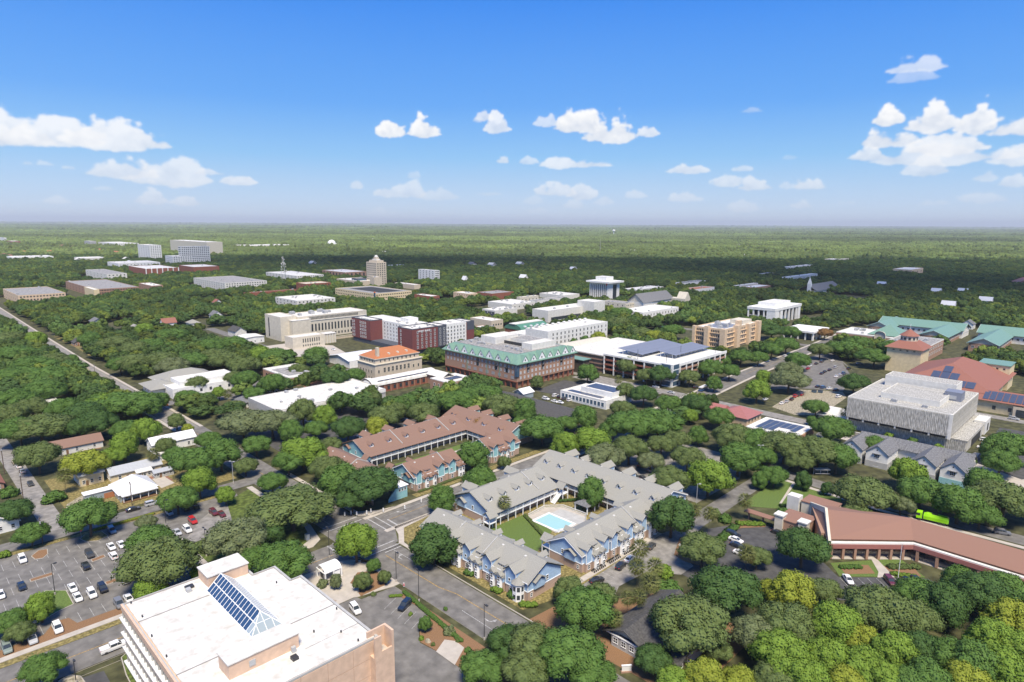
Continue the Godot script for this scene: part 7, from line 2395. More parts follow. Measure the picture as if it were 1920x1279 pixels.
# body outlines: rows of x, half width, low, high, tuck; cabins: the same
func car_shape(kind: String) -> Dictionary:
	if shared.has("car " + kind):
		return shared["car " + kind]
	var body := []
	var cab := []
	match kind:
		"sedan":
			body = [[-2.35, 0.72, 0.42, 0.86, 0.9], [-2.2, 0.86, 0.28, 1.0, 0.9], [-1.2, 0.91, 0.24, 1.02, 0.92], [0.9, 0.91, 0.24, 0.98, 0.92], [2.1, 0.86, 0.28, 0.82, 0.88], [2.38, 0.66, 0.40, 0.68, 0.9]]
			cab = [[-1.75, 0.70, 0.98, 1.0, 0.95], [-1.05, 0.80, 0.98, 1.40, 0.78], [-0.2, 0.82, 0.98, 1.46, 0.76], [0.35, 0.82, 0.98, 1.42, 0.76], [1.2, 0.76, 0.94, 0.98, 0.95]]
		"suv":
			body = [[-2.35, 0.80, 0.45, 1.0, 0.94], [-2.25, 0.92, 0.32, 1.12, 0.93], [-1.2, 0.95, 0.28, 1.14, 0.94], [0.95, 0.95, 0.28, 1.12, 0.93], [2.15, 0.90, 0.32, 1.0, 0.9], [2.36, 0.74, 0.44, 0.82, 0.92]]
			cab = [[-2.3, 0.80, 1.10, 1.12, 0.95], [-2.05, 0.84, 1.10, 1.68, 0.82], [-0.3, 0.87, 1.10, 1.76, 0.80], [0.35, 0.87, 1.10, 1.72, 0.80], [1.15, 0.82, 1.08, 1.12, 0.95]]
		"pickup":
			body = [[-2.9, 0.92, 0.5, 1.12, 0.96], [-2.8, 0.98, 0.42, 1.2, 0.96], [-0.95, 0.98, 0.40, 1.2, 0.96], [1.2, 0.98, 0.40, 1.2, 0.94], [2.75, 0.95, 0.42, 1.14, 0.9], [2.95, 0.84, 0.5, 0.95, 0.94]]
			cab = [[-0.95, 0.86, 1.18, 1.20, 0.96], [-0.8, 0.88, 1.18, 1.84, 0.84], [0.6, 0.90, 1.18, 1.88, 0.82], [0.9, 0.90, 1.18, 1.84, 0.82], [1.6, 0.86, 1.18, 1.22, 0.95]]
		_:
			body = [[-2.6, 0.95, 0.45, 1.15, 0.97], [-2.5, 1.0, 0.35, 1.2, 0.97], [1.6, 1.0, 0.35, 1.2, 0.96], [2.4, 0.95, 0.38, 1.05, 0.9], [2.6, 0.8, 0.5, 0.9, 0.92]]
			cab = [[-2.55, 0.9, 1.18, 1.22, 0.95], [-2.45, 0.93, 1.18, 2.05, 0.88], [1.0, 0.94, 1.18, 2.1, 0.86], [1.3, 0.92, 1.18, 1.95, 0.86], [2.0, 0.86, 1.12, 1.2, 0.95]]
	var d := {}
	var b := MB.new()
	var rows := []
	for q in body:
		rows.append(section(q[0], q[1], q[2], q[3], q[4]))
	loft(b, rows)
	if kind == "pickup":
		b.box(P(-2.85, 1.2, -0.96), P(-0.95, 1.42, -0.86))
		b.box(P(-2.85, 1.2, 0.86), P(-0.95, 1.42, 0.96))
		b.box(P(-2.9, 1.2, -0.96), P(-2.8, 1.42, 0.96))
	d["body"] = b.done()
	b = MB.new()
	rows = []
	for q in cab:
		rows.append(section(q[0], q[1], q[2], q[3], q[4]))
	loft(b, rows)
	d["cabin"] = b.done()
	# painted roof panel and pillars over the glass
	b = MB.new()
	var first: Array = cab[1]
	var last: Array = cab[cab.size() - 2]
	var mid: Array = cab[2]
	b.box(P(first[0] - 0.02, mid[3] - 0.06, -mid[1] * mid[4] - 0.02), P(last[0] + 0.05, mid[3] + 0.03, mid[1] * mid[4] + 0.02))
	for s in [-1.0, 1.0]:
		b.beam(P(cab[0][0] + 0.02, cab[0][3], s * cab[0][1] * 0.98), P(first[0], first[3], s * first[1] * first[4]), 0.06, 4)
		b.beam(P(cab[cab.size() - 1][0] - 0.02, cab[cab.size() - 1][3], s * cab[cab.size() - 1][1] * 0.98), P(last[0], last[3], s * last[1] * last[4]), 0.05, 4)
		b.beam(P(mid[0], mid[2], s * (mid[1] + 0.0)), P(mid[0], mid[3], s * (mid[1] * mid[4] + 0.02)), 0.06, 4)
	d["roof"] = b.done()
	b = MB.new()
	b.beam(P(0, 0, -0.11), P(0, 0, 0.11), 0.34, 12)
	b.beam(P(0, 0, 0.11), P(0, 0, -0.11), 0.34, 12)
	d["wheel"] = b.done()
	b = MB.new()
	b.box(P(-0.05, -0.07, -0.2), P(0.05, 0.07, 0.2))
	d["lamp"] = b.done()
	d["base"] = {"sedan": 1.38, "suv": 1.42, "pickup": 1.85}.get(kind, 1.6)
	d["nose"] = body[body.size() - 1]
	d["tail"] = body[0]
	shared["car " + kind] = d
	return d

func car(kind: String, colour: String, x: float, z: float, turn: float, label: String, group: String) -> Node3D:
	var d := car_shape(kind)
	var called: String = {"sedan": "parked_car", "suv": "parked_car", "pickup": "pickup_truck", "van": "parked_van"}[kind]
	var o := thing(called, label, "van" if kind == "van" else ("pickup" if kind == "pickup" else "car"), P(x, 0.05, z), group, deg_to_rad(turn))
	part("body", d["body"], car_paint[colour], o)
	part("cabin_glass", d["cabin"], M("glass"), o)
	part("roof", d["roof"], car_paint[colour], o)
	for sx in [-1.0, 1.0]:
		for sz in [-0.84, 0.84]:
			part("wheel", d["wheel"], M("dark_metal"), o, P(sx * d["base"], 0.34, sz))
	for s in [-0.55, 0.55]:
		part("headlight", d["lamp"], M("skylight_pale"), o, P(d["nose"][0] - 0.08, d["nose"][3] - 0.06, s))
		part("tail_light", d["lamp"], M("red_plastic"), o, P(d["tail"][0] + 0.04, d["tail"][3] - 0.06, s))
	return o

func make_cars() -> void:
	paint("white", Color(0.80, 0.80, 0.80))
	paint("silver", Color(0.45, 0.46, 0.48))
	paint("grey", Color(0.18, 0.185, 0.20))
	paint("black", Color(0.018, 0.018, 0.02))
	paint("charcoal", Color(0.06, 0.062, 0.068))
	paint("navy", Color(0.014, 0.022, 0.042))
	paint("blue", Color(0.03, 0.085, 0.20))
	paint("red", Color(0.45, 0.02, 0.025))
	paint("maroon", Color(0.12, 0.02, 0.025))
	paint("beige", Color(0.50, 0.43, 0.30))
	paint("orange", Color(0.65, 0.22, 0.03))
	paint("green_grey", Color(0.22, 0.27, 0.25))
	var g := ["cars in the big western car park", "cars about the streets and yards"]
	car("suv", "white", -230.2, -23.8, 0, "boxy white car backed against the west kerb of the car park", g[0])
	car("suv", "charcoal", -219.7, -38.8, 0, "charcoal car beside the upper brown median of the car park", g[0])
	car("sedan", "black", -212.6, -36.3, 0, "black car just below the charcoal car by the upper median", g[0])
	car("sedan", "white", -220.6, -44.8, 0, "white saloon, upper of the white pair nose to tail near the oaks", g[0])
	car("suv", "white", -213.6, -43.6, 180, "white car with a sunroof, lower of the white pair near the oaks", g[0])
	car("sedan", "white", -219.8, -47.4, 0, "white saloon half under the oak at the top of the car park", g[0])
	car("sedan", "navy", -212.5, -21.0, 0, "dark blue saloon alone left of the tall car park lamp", g[0])
	car("sedan", "white", -201.6, -30.8, 0, "white saloon at the grass island, upper of two nose to tail", g[0])
	car("sedan", "white", -195.3, -30.7, 0, "white saloon at the grass island, lower of two nose to tail", g[0])
	car("suv", "white", -194.5, -33.8, 0, "white car with a dark sunroof between the island and the black car", g[0])
	car("suv", "black", -195.6, -36.6, 0, "black car with its nose down beside the lower median", g[0])
	car("sedan", "charcoal", -202.0, -42.0, 0, "charcoal saloon touching noses with a silver one near the big tree", g[0])
	car("sedan", "silver", -196.2, -42.1, 180, "silver saloon touching noses with a charcoal one near the big tree", g[0])
	car("suv", "grey", -184.0, -37.7, 0, "grey-green car beside the mulch strip near the office corner", g[0])
	car("sedan", "white", -185.0, -40.2, 0, "white car hidden half behind the bright tree by the office", g[0])
	car("sedan", "white", -211.3, -16.2, 0, "white car cut by the left edge of the photo", g[0])
	car("suv", "blue", -232.5, -47.9, 0, "blue car parked at the tip of the grassy island on the top row", g[0])
	car("suv", "white", -182.9, -23.9, 0, "white car with a black sunroof at the mulch strip by the spreading tree", g[0])
	car("suv", "silver", -182.1, -18.6, 0, "pale blue-silver car at the mulch strip, second from the left", g[0])
	car("suv", "green_grey", -182.1, -13.7, 0, "grey-green car at the mulch strip, nearest the bottom left corner", g[0])
	car("sedan", "silver", -195.3, -22.9, 0, "silver car seen through the bright tree on the island", g[0])
	car("sedan", "white", -194.7, -16.7, 0, "white car under the leftmost tree of the island", g[0])
	car("sedan", "white", -195.6, -20.0, 0, "white car under the bright tree, upper one", g[0])
	car("sedan", "white", -192.0, -20.0, 0, "white car under the bright tree, lower one", g[0])
	car("sedan", "charcoal", -196.9, -44.9, 0, "charcoal saloon in the shade of the big tree, front row", g[0])
	car("sedan", "white", -203.0, -47.7, 0, "white saloon in the shade of the big tree, back row", g[0])
	car("sedan", "white", -196.2, -48.2, 180, "white saloon in the shade of the big tree, middle row", g[0])
	car("sedan", "red", -184.3, -49.3, 0, "red car almost hidden behind the office roof edge", g[0])
	car("pickup", "white", -164.8, -31.8, 90, "white crew-cab pickup driving along the street by the office", g[0])
	car("sedan", "black", -245.6, -57.7, 90, "black saloon parked at the kerb in front of the mint bungalow", g[1])
	car("suv", "silver", -246.1, -63.9, 90, "silver-grey estate parked at the kerb beside the oak", g[1])
	car("sedan", "silver", -233.9, -65.8, 0, "silver saloon in the car park under the oak's left side", g[0])
	car("suv", "black", -233.3, -71.0, 0, "black car in the car park under the oak's right side", g[0])
	car("sedan", "black", -232.7, -74.1, 0, "black saloon next to the black car right of the oak", g[0])
	car("suv", "red", -221.5, -69.3, 0, "bright red car standing alone in the upper car park", g[0])
	car("suv", "maroon", -223.1, -76.8, 0, "dark red car half hidden by the tree at the top of the car park", g[0])
	car("sedan", "silver", -216.4, -62.7, 0, "small silver saloon on the pale paving beside a white car", g[0])
	car("suv", "white", -216.1, -65.7, 0, "white car on the pale paving below the red one", g[0])
	car("sedan", "charcoal", -298.3, -36.4, 0, "charcoal saloon driving down the narrow left street", g[1])
	car("sedan", "silver", -315.9, -36.5, 180, "silver saloon parked on the narrow left street, nearest of three", g[1])
	car("suv", "white", -323.8, -36.4, 180, "white car parked on the narrow left street, middle of three", g[1])
	car("sedan", "beige", -331.5, -36.1, 180, "cream car parked on the narrow left street, farthest of three", g[1])
	car("sedan", "orange", -381.7, -110.6, 180, "orange car on the wide street by the white hall", g[1])
	car("sedan", "maroon", -220.2, -78.3, 0, "dark red car at the edge of the upper oaks", g[1])
	car("sedan", "white", -376.0, -152.0, 0, "white car on the dark car park beside the white hall", g[1])
	car("suv", "grey", -371.1, -152.6, 0, "grey car beside the white one next to the white hall", g[1])
	car("suv", "white", -478.2, -120.8, 0, "white van-like car in the yard beyond the wide street", g[1])
	car("suv", "white", -255.4, -140.3, 0, "white car at the turquoise gallery wing's near end", g[1])
	car("sedan", "white", -266.2, -163.7, 0, "white car under the tree behind the turquoise gallery wing", g[1])
	car("sedan", "white", -258.7, -157.9, 0, "white car beside the turquoise wing's rear gable", g[1])
	car("sedan", "white", -286.4, -200.0, 90, "white car on the lane behind the apartments", g[1])
	car("suv", "blue", -267.0, -188.3, 90, "blue car below the white one on the lane", g[1])
	car("suv", "white", -368.5, -166.5, 90, "white car between the brown office and the white store", g[1])
	car("sedan", "white", -298.4, -152.3, 0, "white car in front of the white store's end", g[1])
	car("suv", "navy", -130.7, -91.1, -67, "dark blue hatchback in the office drive's parking bays", g[1])
	car("suv", "white", -138.3, -80.9, -10, "white estate at the office's east entrance", g[1])
	car("suv", "black", -102.6, -148.6, 100, "black car on the lane beside the cycle racks", g[1])
	car("sedan", "white", -103.3, -154.0, 100, "white car on the lane behind the black one", g[1])
	car("sedan", "black", -102.8, -137.4, 75, "black car at the south end of the lane", g[1])
	car("sedan", "charcoal", -103.1, -165.5, 100, "dark car under the lane's tall tree", g[1])
	car("suv", "black", -88.6, -191.2, 0, "black car at the top of a row beside the library shrubs", g[1])
	car("sedan", "white", -86.3, -188.4, 0, "white saloon second in the row beside the library shrubs", g[1])
	car("sedan", "navy", -84.3, -185.3, 0, "dark blue saloon third in the row beside the library shrubs", g[1])
	car("sedan", "white", -81.2, -181.3, 0, "white car lowest in the row beside the library shrubs", g[1])
	car("sedan", "black", -78.8, -203.3, 0, "black saloon on the library forecourt beside the round oak", g[1])
	car("sedan", "white", -52.7, -189.0, -50, "white saloon in the bays below the library arcade", g[1])
	car("suv", "maroon", -44.0, -196.5, -50, "maroon car beside the library flagpole", g[1])
	car("sedan", "navy", -40.1, -199.9, -50, "dark blue saloon right of the flagpole", g[1])
	car("sedan", "black", -38.8, -202.5, -50, "black saloon half under the trees right of the flagpole", g[1])
	car("pickup", "red", -145.3, -228.6, 110, "red pickup in the apartments' car park", g[1])
	car("pickup", "black", -145.6, -222.6, 110, "black pickup next to the red one", g[1])
	car("sedan", "silver", -139.7, -221.1, 110, "silver car below the red pickup", g[1])
	car("sedan", "charcoal", -139.9, -226.4, 110, "charcoal car between the silver and white ones", g[1])
	car("sedan", "white", -137.4, -222.5, 110, "white car at the shrub edge of the apartments' car park", g[1])
	car("sedan", "charcoal", -139.6, -209.9, 150, "dark car behind the grey roofs, left of two", g[1])
	car("suv", "charcoal", -136.7, -210.4, 150, "dark car behind the grey roofs, right of two", g[1])
	car("suv", "white", -127.1, -400.6, 80, "white car at the foot of the concrete block's ramp", g[1])
	car("suv", "red", -145.2, -382.5, 95, "red car in the sandy yard, left of the two reds", g[1])
	car("suv", "red", -144.3, -389.3, 95, "red car in the sandy yard, right of the two reds", g[1])
	car("sedan", "black", -145.0, -386.3, 95, "black car between the two red ones", g[1])
	car("sedan", "black", -144.0, -374.3, 95, "black saloon left of the reds", g[1])
	car("sedan", "silver", -144.1, -367.6, 95, "silver saloon in the sandy yard", g[1])
	car("sedan", "white", -144.2, -361.3, 95, "white saloon at the left end of the sandy yard's row", g[1])
	car("sedan", "navy", -144.9, -416.8, 80, "navy car behind the blue dumpsters", g[1])
	car("suv", "blue", -141.7, -416.8, 80, "blue car behind the dumpsters", g[1])
	car("sedan", "white", -137.9, -416.8, 80, "white car behind the dumpsters", g[1])
	car("sedan", "navy", -133.9, -416.2, 80, "navy car nearest the concrete block behind the yard", g[1])
	car("suv", "white", -155.4, -419.4, 80, "white car beside the small yellow-green tree", g[1])
	car("sedan", "black", -156.7, -406.9, 0, "black car on the street edge left of the small yellow-green tree", g[1])
	car("suv", "white", -199.2, -498.7, 80, "white car under the street trees before the glass bank", g[1])
	car("suv", "blue", -200.5, -468.5, 85, "blue car at the kerb opposite the tan block", g[1])
	car("suv", "white", -172.3, -475.8, 90, "white car in the tree-lined car park, upper left", g[1])
	car("sedan", "red", -169.7, -465.7, 90, "red car in the tree-lined car park, upper left", g[1])
	car("sedan", "black", -171.9, -487.2, 90, "black car in the tree-lined car park's upper row, left", g[1])
	car("suv", "charcoal", -171.8, -497.3, 90, "charcoal car in the tree-lined car park's upper row, right", g[1])
	car("sedan", "white", -167.4, -507.1, 90, "white car at the end of the tree-lined car park's upper row", g[1])
	car("sedan", "navy", -157.1, -456.8, 90, "dark green-blue car at the left end of the middle row", g[1])
	car("sedan", "navy", -157.7, -464.1, 90, "dark blue car second in the middle row", g[1])
	car("sedan", "navy", -157.4, -472.5, 90, "blue saloon third in the middle row", g[1])
	car("suv", "silver", -157.8, -484.7, 90, "silver car at the right end of the middle row", g[1])
	car("sedan", "white", -146.8, -454.3, 90, "white car at the left end of the front row", g[1])
	car("sedan", "silver", -147.0, -461.6, 90, "silver car second in the front row", g[1])
	car("suv", "blue", -146.7, -467.7, 90, "blue car third in the front row", g[1])
	car("suv", "black", -149.6, -486.9, 90, "black car right of the planted strip", g[1])
	car("suv", "silver", -149.9, -510.4, 60, "silver car under the trees by the red-roofed hall", g[1])
	car("sedan", "white", -154.7, -363.2, 90, "white car under the bright tree near the pink roof", g[1])
	car("sedan", "silver", -201.0, -336.8, 0, "silver car at the corner below the garage", g[1])
	car("suv", "black", -197.3, -359.5, 90, "black car behind the blue bus", g[1])
	car("sedan", "white", -215.2, -342.4, 0, "white car under the shrubs before the garage", g[1])
	car("suv", "white", -243.8, -271.7, 0, "white car left in the white bank's yard", g[1])
	car("sedan", "white", -236.4, -271.1, 0, "white car in the middle of the white bank's yard", g[1])
	car("sedan", "white", -233.1, -271.9, 0, "white car nearest in the white bank's yard", g[1])
	car("suv", "white", -244.5, -281.0, 90, "white car at the bank wall, leftmost", g[1])
	car("suv", "black", -240.7, -280.7, 90, "black car at the bank wall", g[1])
	car("suv", "charcoal", -236.2, -279.7, 90, "charcoal car at the bank wall", g[1])
	car("suv", "white", -232.1, -279.7, 90, "white car at the bank wall, rightmost", g[1])
	car("suv", "white", -49.7, -366.3, 0, "white car at the concrete block's east yard, farthest", g[1])
	car("sedan", "navy", -48.2, -359.6, 0, "dark saloon at the concrete block's east yard", g[1])
	car("sedan", "white", -48.5, -353.2, 0, "white saloon at the concrete block's east yard, nearest", g[1])
	car("van", "charcoal", -40.3, -338.1, 0, "dark van at the bottom of the concrete block's east yard", g[1])
	car("suv", "silver", -46.3, -420.1, 0, "silver car on the road in front of the solar-roofed wing", g[1])
	car("suv", "black", -36.8, -292.8, 30, "black car between the oaks at the right of the green truck", g[1])
	car("suv", "grey", -26.9, -256.4, 20, "grey car on the street at the right edge beyond the library", g[1])
	car("sedan", "charcoal", -609.5, -447.7, 90, "dark car on the street left of the maroon hotel", g[1])
	car("sedan", "white", -461.9, -260.0, 0, "white car in front of the cream courthouse annex", g[1])
	car("sedan", "charcoal", -232.3, -699.0, 0, "dark car on the road behind the glass bank", g[1])
	# the bright green truck on the library street
	paint("lime", Color(0.38, 0.85, 0.02))
	var t := thing("street_truck", "bright lime-green sweeper truck under the trees behind the library", "truck", P2(-45.5, -249.8, 0.05), "", deg_to_rad(188))
	bx("chassis", -4.6, 4.6, 0.6, 0.9, -1.0, 1.0, M("dark_metal"), t)
	bx("cab", 3.0, 4.7, 0.9, 3.0, -1.2, 1.2, car_paint["lime"], t)
	bx("cab_window", 3.6, 4.76, 1.9, 2.7, -1.23, 1.23, M("glass"), t)
	var b := MB.new()
	loft(b, [section(-4.7, 1.0, 1.0, 2.4, 0.8), section(-4.2, 1.2, 0.95, 2.9, 0.8), section(1.6, 1.2, 0.95, 3.0, 0.8), section(2.6, 1.1, 1.0, 2.6, 0.8)])
	part("hopper", b.done(), car_paint["lime"], t)
	bx("hatch", -1.5, 0.3, 2.95, 3.1, -0.5, 0.5, M("dark_metal"), t)
	for x in [-3.4, -2.2, 3.6]:
		for s in [-1.05, 1.05]:
			part("wheel", car_shape("suv")["wheel"], M("dark_metal"), t, P(x, 0.5, s), P(1.45, 1.45, 1.6))
	var u := thing("bus", "small blue and white bus parked behind trees by the garage corner", "bus", P2(-191.1, -357.2, 0.05), "", deg_to_rad(95))
	bx("lower_body", -4.2, 4.2, 0.4, 1.5, -1.2, 1.2, car_paint["blue"], u)
	bx("windows", -4.15, 4.1, 1.5, 2.4, -1.17, 1.17, M("glass"), u)
	bx("roof", -4.2, 4.2, 2.4, 2.9, -1.2, 1.2, car_paint["white"], u)
	for x in [-2.8, 2.8]:
		for s in [-1.05, 1.05]:
			part("wheel", car_shape("suv")["wheel"], M("dark_metal"), u, P(x, 0.45, s), P(1.3, 1.3, 1.4))

# ---------------------------------------------------------------- street furniture and planting
func lamp_post(label: String, x: float, z: float, h: float, turn: float, double := false, pole := "dark_metal") -> void:
	var o := thing("street_lamp", label, "street lamp", P(x, 0.1, z), "street and car park lamps", turn)
	var b := MB.new()
	b.beam(P(0, 0, 0), P(0, 0.7, 0), 0.22, 8)
	part("base", b.done(), M("concrete"), o)
	b = MB.new()
	b.beam(P(0, 0.7, 0), P(0, h, 0), 0.10, 8, 0.075)
	part("pole", b.done(), M(pole), o)
	for s in ([-1.0, 1.0] if double else [1.0]):
		bx("arm", s * 0.05, s * 0.6, h - 0.1, h + 0.0, -0.05, 0.05, M(pole), o)
		bx("lamp_head", s * 0.5, s * 1.25, h - 0.12, h + 0.1, -0.22, 0.22, M(pole), o)
		bx("lens", s * 0.58, s * 1.17, h - 0.16, h - 0.12, -0.17, 0.17, M("skylight_pale"), o)

func utility_pole(label: String, x: float, z: float, h: float) -> void:
	var o := thing("utility_pole", label, "utility pole", P(x, 0, z), "wooden utility poles")
	var b := MB.new()
	b.beam(P(0, 0, 0), P(0, h, 0), 0.17, 8, 0.12)
	part("pole", b.done(), M("pole_wood"), o)
	bx("cross_arm", -1.1, 1.1, h - 0.7, h - 0.55, -0.06, 0.06, M("pole_wood"), o)
	for s in [-0.9, 0.0, 0.9]:
		bx("insulator", s - 0.06, s + 0.06, h - 0.55, h - 0.35, -0.06, 0.06, M("unit_metal"), o)
	b = MB.new()
	b.beam(P(0.25, h - 2.0, 0), P(0.25, h - 1.2, 0), 0.2, 8)
	part("transformer", b.done(), M("unit_metal"), o)

func hedge(label: String, p: Vector2, q: Vector2, wd: float, h: float, tone := "mid_green") -> void:
	var o := thing("hedge", label, "hedge", P((p.x + q.x) / 2, 0.12, (p.y + q.y) / 2))
	var n := maxi(2, int(p.distance_to(q) / (wd * 0.55)))
	var b := MB.new()
	var src: ArrayMesh = crowns["bush0"]
	var st := SurfaceTool.new()
	for k in n:
		var c := p.lerp(q, (k + 0.5) / n) - (p + q) / 2
		st.append_from(src, 0, Transform3D(Basis(Vector3.UP, rng.randf() * TAU).scaled(P(wd * 0.62, h * 0.75, wd * 0.62)), P(c.x, h * 0.3, c.y)))
	part("foliage", st.commit(), tree_mats[tone], o)

func sign_post(label: String, at: Vector3, kind: int) -> void:
	var o := thing("road_sign", label, "road sign", at)
	var b := MB.new()
	b.beam(P(0, 0, 0), P(0, 2.4, 0), 0.05, 6)
	part("pole", b.done(), M("unit_metal"), o)
	b = MB.new()
	b.beam(P(0, 2.4, -0.03), P(0, 2.4, 0.03), 0.42, 8)
	b.beam(P(0, 2.4, 0.03), P(0, 2.4, -0.03), 0.42, 8)
	part("plate", b.done(), M("red_plastic" if kind == 0 else "white_trim"), o, Vector3.ZERO, Vector3.ONE, 0.8)

func make_street_things() -> void:
	lamp_post("black street lamp at the crossing beside the white shelter", -168.0, -90.2, 9.6, PI)
	lamp_post("black street lamp on the plaza edge beside the drive entrance", -142.6, -96.8, 9.2, 0.0)
	lamp_post("street lamp with a lit-white head beside the clipped hedge", -130.2, -95.4, 9.2, PI)
	lamp_post("black street lamp at the east end of the planting bed", -105.8, -96.8, 9.6, 0.0)
	lamp_post("black car park lamp on the grass island", -202.0, -26.8, 9.0, PI * 0.5)
	lamp_post("black car park lamp beside the red car", -225.0, -62.0, 9.0, PI * 0.5)
	lamp_post("twin-headed black lamp on the grass beside the car park path", -194.9, -64, 9.0, 0.0, true)
	lamp_post("lamp on the sandy corner at the bottom of the photo", -157.5, -22.6, 6.0, 0.0)
	lamp_post("grey twin lamp behind the trees right of the apartments' car park", -110.1, -257.5, 9.5, 0.7, true, "unit_metal")
	lamp_post("white-headed lamp beside the lane of tall palms", -108.8, -203.4, 8.5, 0.7, false, "unit_metal")
	lamp_post("lamp on the corner of the bright-tree street", -245.5, -92.7, 9.0, 0.5, true, "unit_metal")
	lamp_post("slim lamp in the lane beside the sidewalk cars", -103.4, -146.4, 7.5, 0.4, false, "unit_metal")
	utility_pole("tall wooden utility pole beside the narrow left street", -278.7, -31.4, 13)
	utility_pole("wooden utility pole at the far end of the narrow left street", -318.7, -31.1, 12)
	utility_pole("wooden utility pole in front of the mint bungalow", -250.6, -58.7, 9)
	utility_pole("wooden utility pole beside the stop sign street corner", -238.5, -30.2, 9)
	utility_pole("wooden utility pole by the pale gravel yard", -463.3, -95.7, 13)
	utility_pole("wooden utility pole at the wide street's bend", -697.7, -113.2, 11)
	sign_post("red stop sign on the tip of the parking island", P2(-235.2, -39.9, 0.1), 0)
	sign_post("small white sign on the bed under the big oak in the lane", P2(-95.3, -169.3, 0.1), 1)
	var s := thing("barrier", "red and white barrier post at the drive entrance", "barrier", P2(-139, -96.8, 0.1))
	bx("post", -0.12, 0.12, 0, 1.1, -0.12, 0.12, M("white_trim"), s)
	bx("red_band", -0.14, 0.14, 0.25, 0.5, -0.14, 0.14, M("red_plastic"), s)
	bx("red_band", -0.14, 0.14, 0.7, 0.95, -0.14, 0.14, M("red_plastic"), s)
	var f := thing("flagpole", "white flagpole with a drooping flag in front of the red-roofed library", "flagpole", P2(-43, -200.7, 0.1))
	var b := MB.new()
	b.beam(P(0, 0, 0), P(0, 11, 0), 0.09, 8, 0.05)
	part("pole", b.done(), M("white_trim"), f)
	b = MB.new()
	for k in 5:
		b.quad(P(0.06 + k * 0.09, 9.0 - k * 0.16, 0.05 * (k % 2)), P(0.15 + k * 0.09, 8.9 - k * 0.16, 0.05 * ((k + 1) % 2)), P(0.15 + k * 0.09, 10.6 - k * 0.1, 0.05 * ((k + 1) % 2)), P(0.06 + k * 0.09, 10.7 - k * 0.1, 0.05 * (k % 2)))
	part("flag", b.done(), M("pink_roof"), f)
	# utility boxes, rocks, covers
	var r := thing("boulder", "pale boulder lying on the mulch bed by the drive", "boulder", P2(-114.9, -86.6, 0.15))
	b = MB.new()
	for k in 7:
		var a := TAU * k / 7
		var c := TAU * (k + 1) / 7
		b.quad(P(cos(c) * 0.9, 0, sin(c) * 0.7), P(cos(a) * 0.9, 0, sin(a) * 0.7), P(cos(a) * 0.6, 0.5, sin(a) * 0.45), P(cos(c) * 0.6, 0.5, sin(c) * 0.45))
		b.tri(P(cos(c) * 0.6, 0.5, sin(c) * 0.45), P(cos(a) * 0.6, 0.5, sin(a) * 0.45), P(0, 0.62, 0))
	part("stone", b.done(), M("sand"), r)
	var e := thing("utility_cabinet", "pale blue-green utility cabinet on the grassy corner by the junction", "cabinet", P2(-183.3, -91, 0.1))
	bx("cabinet", -0.7, 0.7, 0.1, 1.9, -0.5, 0.5, M("skylight_pale"), e)
	bx("plinth", -0.85, 0.85, 0, 0.12, -0.65, 0.65, M("concrete"), e)
	bx("door", -0.6, 0.6, 0.25, 1.8, 0.5, 0.54, M("metal_roof"), e)
	for k in 2:
		var d := thing("dumpster", "blue dumpster on the sandy yard by the concrete block, %s of the pair" % ["left", "right"][k], "dumpster", P2(-141.6, -401.7, 0.05) if k == 0 else P2(-138.7, -403.9, 0.05), "blue dumpsters")
		bx("bin", -1.2, 1.2, 0.15, 1.5, -0.9, 0.9, M("glass_blue"), d)
		bx("lid", -1.25, 1.25, 1.5, 1.62, -0.95, 0.95, M("dark_metal"), d)
	for q in [[-88.4, -267.1, "white-framed shelter with blue panels under the trees by the library lawn", 0.75]]:
		var k := thing("shelter", q[2], "shelter", P2(q[0], q[1]), "", q[3])
		bx("roof", -3, 3, 2.5, 2.7, -1.2, 1.2, M("metal_roof"), k)
		for x in [-2.8, 0.0, 2.8]:
			bx("post", x - 0.08, x + 0.08, 0, 2.5, -1.0, -0.84, M("white_trim"), k)
		bx("panel", -2.8, 2.8, 0.3, 2.3, -1.0, -0.94, M("glass_blue"), k)
		bx("rail", -3, 3, 0.9, 1.0, 1.0, 1.08, M("white_trim"), k)
	var posts := [[-190, -108.5], [-189.4, -110.6], [-187.5, -111.7], [-185.6, -114.5], [-185.9, -116.4], [-183.3, -119.8], [-179.9, -126.5], [-180.3, -134.1]]
	for k in posts.size():
		var o := thing("bollard", "white marker post in the row along the far corner of the junction", "bollard", P2(posts[k][0], posts[k][1], 0.1), "white marker posts at the junction")
		bx("post", -0.16, 0.16, 0, 1.5, -0.16, 0.16, M("white_trim"), o)
		bx("base", -0.3, 0.3, 0, 0.12, -0.3, 0.3, M("dark_metal"), o)
	var bn := thing("bench", "dark metal bench under the bright tree on the plaza", "bench", P2(-157.6, -95.9, 0.2), "", 0.5)
	bx("seat", -1.2, 1.2, 0.4, 0.5, -0.3, 0.3, M("dark_metal"), bn)
	bx("backrest", -1.2, 1.2, 0.5, 1.0, -0.34, -0.26, M("dark_metal"), bn)
	for x in [-1.0, 1.0]:
		bx("leg", x - 0.06, x + 0.06, 0, 0.4, -0.28, 0.28, M("dark_metal"), bn)
